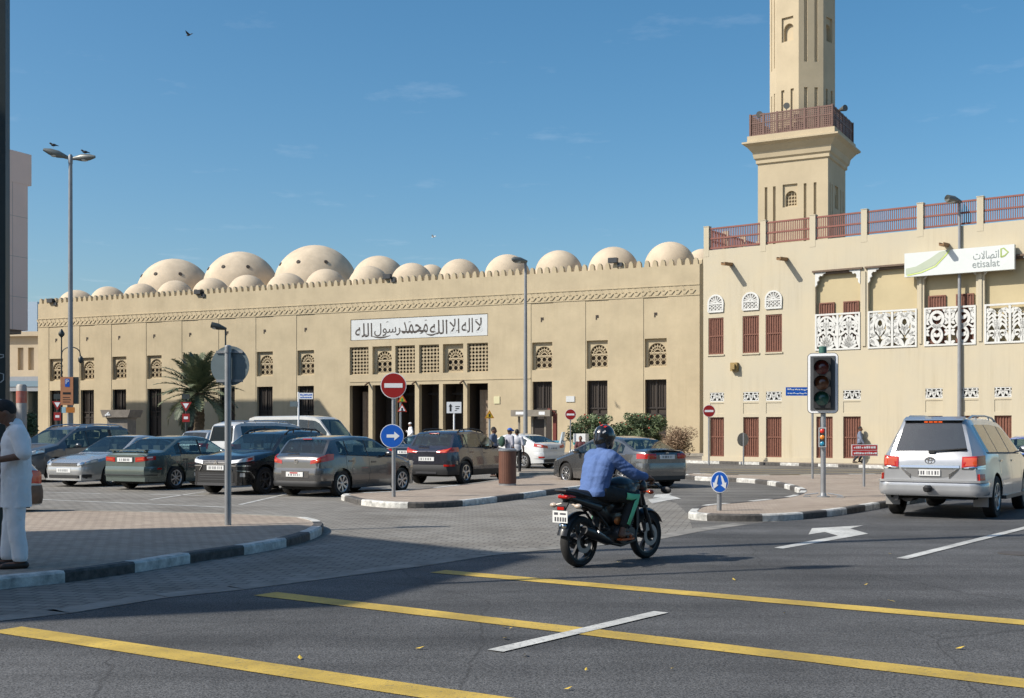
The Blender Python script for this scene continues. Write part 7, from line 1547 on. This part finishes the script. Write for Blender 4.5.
v.build('symbol', [M_sbl, M_swh, M_blk], t); z = ZY(410, 53.5); v = MB(); v.box(-.06, .3, -.1, -.04, z - .12, z + .12, 0); v.box(-.25, -.08, -.1, -.04, z - .13, z + .13, 1); v.build('lower_plate', [mat('lower orange', (.6, .2, .03), .5), mat('pale cyan', (.4, .6, .68), .5)], t)
# give way signs seen under the palm and behind the orange board
for px, D_, y0, lb in ((186, 58, 405, 'small red and white road signs on a dark post under the palm'), (57.5, 60, 404, 'small red and white road signs on a dark post behind the orange parking board')):
    b = P(px, D_); t = pole_thing('give_way_sign', lb, 'road sign', b); v = MB(); v.cyl((0, .05, 0), (0, .05, ZY(396, D_)), .06); v.build('pole', M_dark, t, 40); z = ZY(y0, D_)
    v = MB(); v.prism([(-.28, z + .14), (0, z - .32), (.28, z + .14)], -.02, 0, 'xz', 0); v.prism([(-.15, z + .08), (0, z - .17), (.15, z + .08)], -.026, -.0202, 'xz', 1); v.build('triangle_plate', [M_sred, M_swh], t); v = MB(); v.box(-.18, .18, -.02, 0, z - .82, z - .42, 0); v.box(-.1, .1, -.026, -.0202, z - .68, z - .56, 1); v.build('lower_plate', [M_sred, M_swh], t)
    v = MB(); v.box(-.17, .17, -.05, .1, ZY(399, D_), ZY(394, D_)); v.build('signal_box', M_dark, t)
# dark totem post at the left edge
b = P(-2, 13.75, .122); t = pole_thing('totem_post', 'dark green square post with white lettering at the very left edge', 'post', b, R(10)); v = MB(); v.box(-.105, .105, -.105, .105, 0, 12.5); v.build('shaft', mat('totem dark green', (.022, .034, .034), .5, noise=.15), t)
v = MB()
for z, s in ((1.93, .10), (2.2, .16), (2.46, .06)): v.ribbon([(.0, z), (.04, z + s * .5), (.085, z + s * .4), (.085, z - .0), (.05, z - s * .2)], .012, -.111, -.106)
v.prism([(-.1, 1.70), (.1, 1.70), (.1, 1.86), (-.1, 1.86)], -.108, -.1051, 'xz'); v.build('lettering', mat('totem white', (.45, .48, .48), .5), t)
# red and white advertising column, planter slab, shelter, scooter
b = P(21.5, 62); t = pole_thing('advertising_column', 'round white advertising column with a red poster beside the brown core', 'advertising column', b); v = MB(); z = ZY(386, 62); v.lathe([(.26, 0), (.26, z), (.2, z + .08)], 20); v.build('column', mat('column white', (.36, .33, .30), .5, noise=.2), t, 40); v = MB(); v.lathe([(.266, ZY(403, 62)), (.266, ZY(391, 62)), (.261, ZY(391, 62)), (.261, ZY(403, 62))], 20, closed=True); v.build('poster', mat('poster red', (.40, .07, .04), .5, noise=.3, nscale=4, alt=(.42, .2, .16)), t, 40)
b = P(122, 63); t = pole_thing('stone_kiosk', 'grey stone slab kiosk with flared top standing before the mosque', 'kiosk', b, R(-15)); v = MB(); zt = ZY(410, 63); v.prism([(-.62, 0), (.58, 0), (.58, zt - .5), (.68, zt - .4), (-.72, zt - .4), (-.62, zt - .5)], -.4, .4, 'xz'); v.build('base', mat('kiosk stone', (.22, .19, .16), .85, noise=.3), t); v = MB(); v.prism([(-.75, zt - .39), (.72, zt - .39), (.84, zt - .1), (.87, zt), (-.9, zt), (-.87, zt - .1)], -.6, .6, 'xz'); v.build('slab', mat('kiosk stone'), t); v = MB(); v.ribbon([(-.6, zt - .3), (-.4, zt - .14), (-.3, zt - .26), (-.55, zt - .26)], .07, -.63, -.602); v.build('emblem', M_swh, t)
b = P(536, 66); t = pole_thing('bus_shelter', 'grey flat roofed shelter with a dark red post before the mosque wall', 'shelter', b, R(-22)); zt = ZY(410, 66); M_sh = mat('shelter grey', (.25, .22, .18), .7, noise=.2)
v = MB(); v.box(-1.3, 1.0, -.5, .6, zt - .35, zt); v.build('roof', M_sh, t); v = MB(); v.box(-1.0, -.45, -.505, -.5001, zt - .25, zt - .1); v.box(.35, .7, -.505, -.5001, zt - .27, zt - .1); v.build('lettering', M_swh, t)
for x in (-1.0, -.2, .55): v = MB(); v.box(x - .05, x + .05, -.05, .05, 0, zt - .351); v.build('post', M_sh, t)
v = MB(); v.box(-.15, .5, .0, .04, .5, zt - .5); v.build('panel', M_dkw, t); v = MB(); v.box(1.05, 1.25, -.2, .0, 0, zt - .2); v.bar((1.15, -.1, zt - .15), (.75, -.1, zt + .05), .18, .1); v.build('red_post', mat('post dark red', (.16, .03, .02), .6), t); v = MB(); v.box(-1.0, .5, -.3, .1, .4, .46); v.build('seat', M_sh, t)
b = P(570, 57.5); t = pole_thing('delivery_scooter', 'white and turquoise delivery scooter with a tall box parked by the shrub', 'scooter', b, R(160))
for x in (-.6, .6): v = MB(); v.lathe([(.14, -.05), (.22, -.055), (.24, 0), (.22, .055), (.14, .05)], 24, (x, 0, .24), 'y', closed=True); o = v.build('wheel', M_tyre, t, 40); v = MB(); v.lathe([(.001, -.03), (.14, -.03), (.14, .03), (.001, .03)], 20, (x, 0, .24), 'y'); v.build('rim', M_rim, o)
put(organic([('c', (-.65, 0, .5), (-.1, 0, .5), .2, .16), ('c', (-.1, 0, .35), (.4, 0, .33), .12, .1), ('c', (.42, 0, .4), (.32, 0, .95), .12, .1), ('e', (.34, 0, 1.0), (.12, .16, .1))], .025, 4), 'body', pw_, t)
v = MB(); v.box(-.85, -.25, -.28, .28, .85, 1.42); v.build('delivery_box', M_plate, t); v = MB(); v.box(-.86, -.24, -.285, .285, .9, 1.0); v.build('box_band', mat('turquoise', (.05, .38, .36), .5), t); v = MB(); v.tube([(.25, .32, 1.08), (.3, 0, 1.05), (.25, -.32, 1.08)], .02); v.build('handlebar', M_blk, t); v = MB(); v.prism([(.42, .9), (.5, .92), (.35, 1.5), (.3, 1.5)], -.2, .2, 'xz'); v.build('windshield', mat('pale screen', (.6, .68, .74), .2), t)
b = P(553.5, 58); t = pole_thing('blue_box', 'small pale blue box bin standing between the white saloon and the scooter', 'bin', b); v = MB(); v.prism([(-.2, .35), (.2, .35), (.24, 1.0), (-.24, 1.0)], -.2, .2, 'xz'); v.build('tub', mat('pale blue plastic', (.12, .35, .45), .5), t); v = MB(); v.box(-.27, .27, -.24, .24, 1.0, 1.08); v.build('lid', mat('pale blue plastic'), t); v = MB(); v.box(-.15, .15, -.15, .15, 0, .349); v.build('stand', M_dark, t)

# ---------------------------------------------------------------- palm and shrubs
def palm():
    b = P(199, 70); t = pole_thing('palm_tree', 'young date palm with drooping fronds in front of the mosque wall', 'tree', b)
    rn = random.Random(4); H = ZY(393, 70); v = MB(); n = 26; pts = []; rr = []
    for k in range(n + 1): pts.append((0.03 * math.sin(k * .5), .03 * math.cos(k * .4), H * k / n)); rr.append(.30 - .05 * k / n + (.035 if k % 2 else 0) + (.05 if k > n - 4 else 0))
    v.tube(pts, rr, 14); v.build('trunk', mat('palm bark', (.13, .095, .06), .95, noise=.45, nscale=9, bump=.6, bscale=20), t)
    ms = [mat('palm leaf', (.085, .11, .062), .6, noise=.3, nscale=5), mat('palm leaf pale', (.17, .19, .105), .6, noise=.3, nscale=5)]
    v = MB()
    for f in range(58):
        az = f * 2.39996 + rn.uniform(-.2, .2); tier = f / 57; el0 = R(lerp(-35, 88, tier ** .8)) ; Lf = rn.uniform(2.2, 2.75) * (1 if tier < .75 else .92); droop = lerp(.95, .5, tier) * rn.uniform(.8, 1.2)
        p = Vector((.12 * math.cos(az), .12 * math.sin(az), H - .1 + .3 * tier)); el = el0; seg = 16; pts = [p]
        for k in range(seg): el -= droop * 1.5 / seg * (k / seg + .25); p = p + Vector((math.cos(az) * math.cos(el), math.sin(az) * math.cos(el), math.sin(el))) * Lf / seg; pts.append(p)
        mi = 1 if rn.random() < .3 else 0
        v.tube(pts, [.03 * (1 - k / (seg + 1)) + .006 for k in range(seg + 1)], 5, mi)
        for k in range(34):
            u = .12 + .87 * k / 33; i = min(seg - 1, int(u * seg)); q = pts[i].lerp(pts[i + 1], u * seg - i); d = (pts[i + 1] - pts[i]).normalized(); sd_ = d.cross(Vector((0, 0, 1)))
            sd_ = sd_.normalized() if sd_.length > .05 else Vector((-math.sin(az), math.cos(az), 0)); up = sd_.cross(d)
            ll = .50 * math.sin(math.pi * min(1, .16 + u * .82)) ** .7 + .06
            for s in (-1, 1):
                e = (sd_ * s * .75 + d * .62 + up * rn.uniform(.0, .35) - Vector((0, 0, .16))).normalized() * ll * rn.uniform(.8, 1.1); w_ = d * .034
                v.face([q - w_, q + w_, q + e * .6 + w_ * .9, q + e, q + e * .6 - w_ * .9], mi)
    v.build('crown', ms, t, fix=False)
palm()
def leaf_cloud(v, centers, n, size, rn, mats_n=2, flower=None):
    for c, r in centers:
        c = Vector(c)
        for k in range(n):
            d = Vector((rn.gauss(0, 1), rn.gauss(0, 1), rn.gauss(0, 1))).normalized(); rad = rn.random() ** .4; q = c + Vector((d.x * r[0], d.y * r[1], d.z * r[2])) * rad
            a = Vector((rn.gauss(0, 1), rn.gauss(0, 1), rn.gauss(0, .6) + .3)).normalized(); b = a.cross(Vector((rn.gauss(0, 1), rn.gauss(0, 1), rn.gauss(0, 1)))).normalized(); s = size * rn.uniform(.6, 1.3)
            m = rn.randrange(mats_n)
            v.face([q - a * s, q + b * s * .35, q + a * s, q - b * s * .35], m)
rn = random.Random(21)
b = P(617, 67); t = pole_thing('flowering_shrub', 'wide green oleander like shrub with red flowers growing against the mosque wall', 'shrub', b)
cl = []
for k in range(100):
    x = rn.uniform(-2.55, 2.5); zt_ = 2.1 + .35 * math.sin((x + 2.4) * 1.35) * .5 + (.35 if x > .6 else .0) - .22 * (abs(x) > 2); z = rn.uniform(1.05 if x < .3 else 1.35, zt_); cl.append(((x, rn.uniform(-.7, .7), z), (.4, .4, .28)))
v = MB(); leaf_cloud(v, cl, 130, .095, rn, 3); v.build('foliage', [mat('shrub leaf', (.12, .17, .08), .6, noise=.3), mat('shrub leaf pale', (.25, .30, .16), .6, noise=.3), mat('shrub leaf dark', (.06, .095, .042), .6)], t, fix=False)
v = MB()
for k in range(11):
    x = -2.0 + k * .41 + rn.uniform(-.1, .1); v.tube([(x * .9, rn.uniform(-.2, .2), 0), (x + rn.uniform(-.1, .1), 0, .7), (x + rn.uniform(-.35, .35), rn.uniform(-.3, .3), 1.5)], [.07, .055, .03], 7)
v.build('stem', mat('shrub bark', (.12, .085, .06), .9), t)
v = MB()
for k in range(70):
    c, r = cl[rn.randrange(len(cl))]; q = Vector(c) + Vector((rn.uniform(-.3, .3), rn.uniform(-.45, .0), rn.uniform(.0, .3)))
    for j in range(5): a = j * 1.257; d = Vector((math.cos(a), -.35, math.sin(a))) * .05; e = Vector((-math.sin(a), 0, math.cos(a))) * .03; v.face([q, q + d * .5 + e, q + d, q + d * .5 - e])
v.build('flowers', mat('red petals', (.52, .06, .035), .6), t, fix=False)['kind'] = 'stuff'
def ball(label, px, D_, r, py, m, n=1500, sz=.05):
    b = P(px, D_); t = pole_thing('clipped_shrub', label, 'shrub', b); v = MB(); zc = ZY(py, D_)
    cl = [((rn.gauss(0, r[0] * .33), rn.gauss(0, r[1] * .33), zc + rn.gauss(0, r[2] * .3)), (r[0] * .62, r[1] * .62, r[2] * .6)) for k in range(16)]
    leaf_cloud(v, cl, n // 8, sz, rn, len(m)); v.build('foliage', m, t, fix=False); v = MB(); v.tube([(0, 0, 0), (.02, .02, zc)], [.06, .03], 7); v.build('stem', mat('shrub bark'), t)
ball('low brown dried dome shaped shrub at the right corner of the mosque', 676, 70.5, (1.0, .9, .8), 442, [mat('dry twig', (.20, .13, .085), .85, noise=.3), mat('dry twig pale', (.28, .2, .13), .85)], 3600, .06)
ball('small dark green rounded shrub left of the dried brown shrub', 655.5, 68, (.4, .4, .34), 438.5, [mat('box leaf', (.03, .05, .02), .6), mat('shrub leaf')], 1400, .045)
ball('small bright green shrub under the flowering shrub', 638.5, 66, (.42, .4, .42), 437, [mat('shrub leaf'), mat('shrub leaf pale')], 900, .06)
ball('small green bush growing behind the man in white at the arcade', 29, 66, (.5, .4, .8), 424, [mat('shrub leaf'), mat('shrub leaf dark')], 1200, .08)
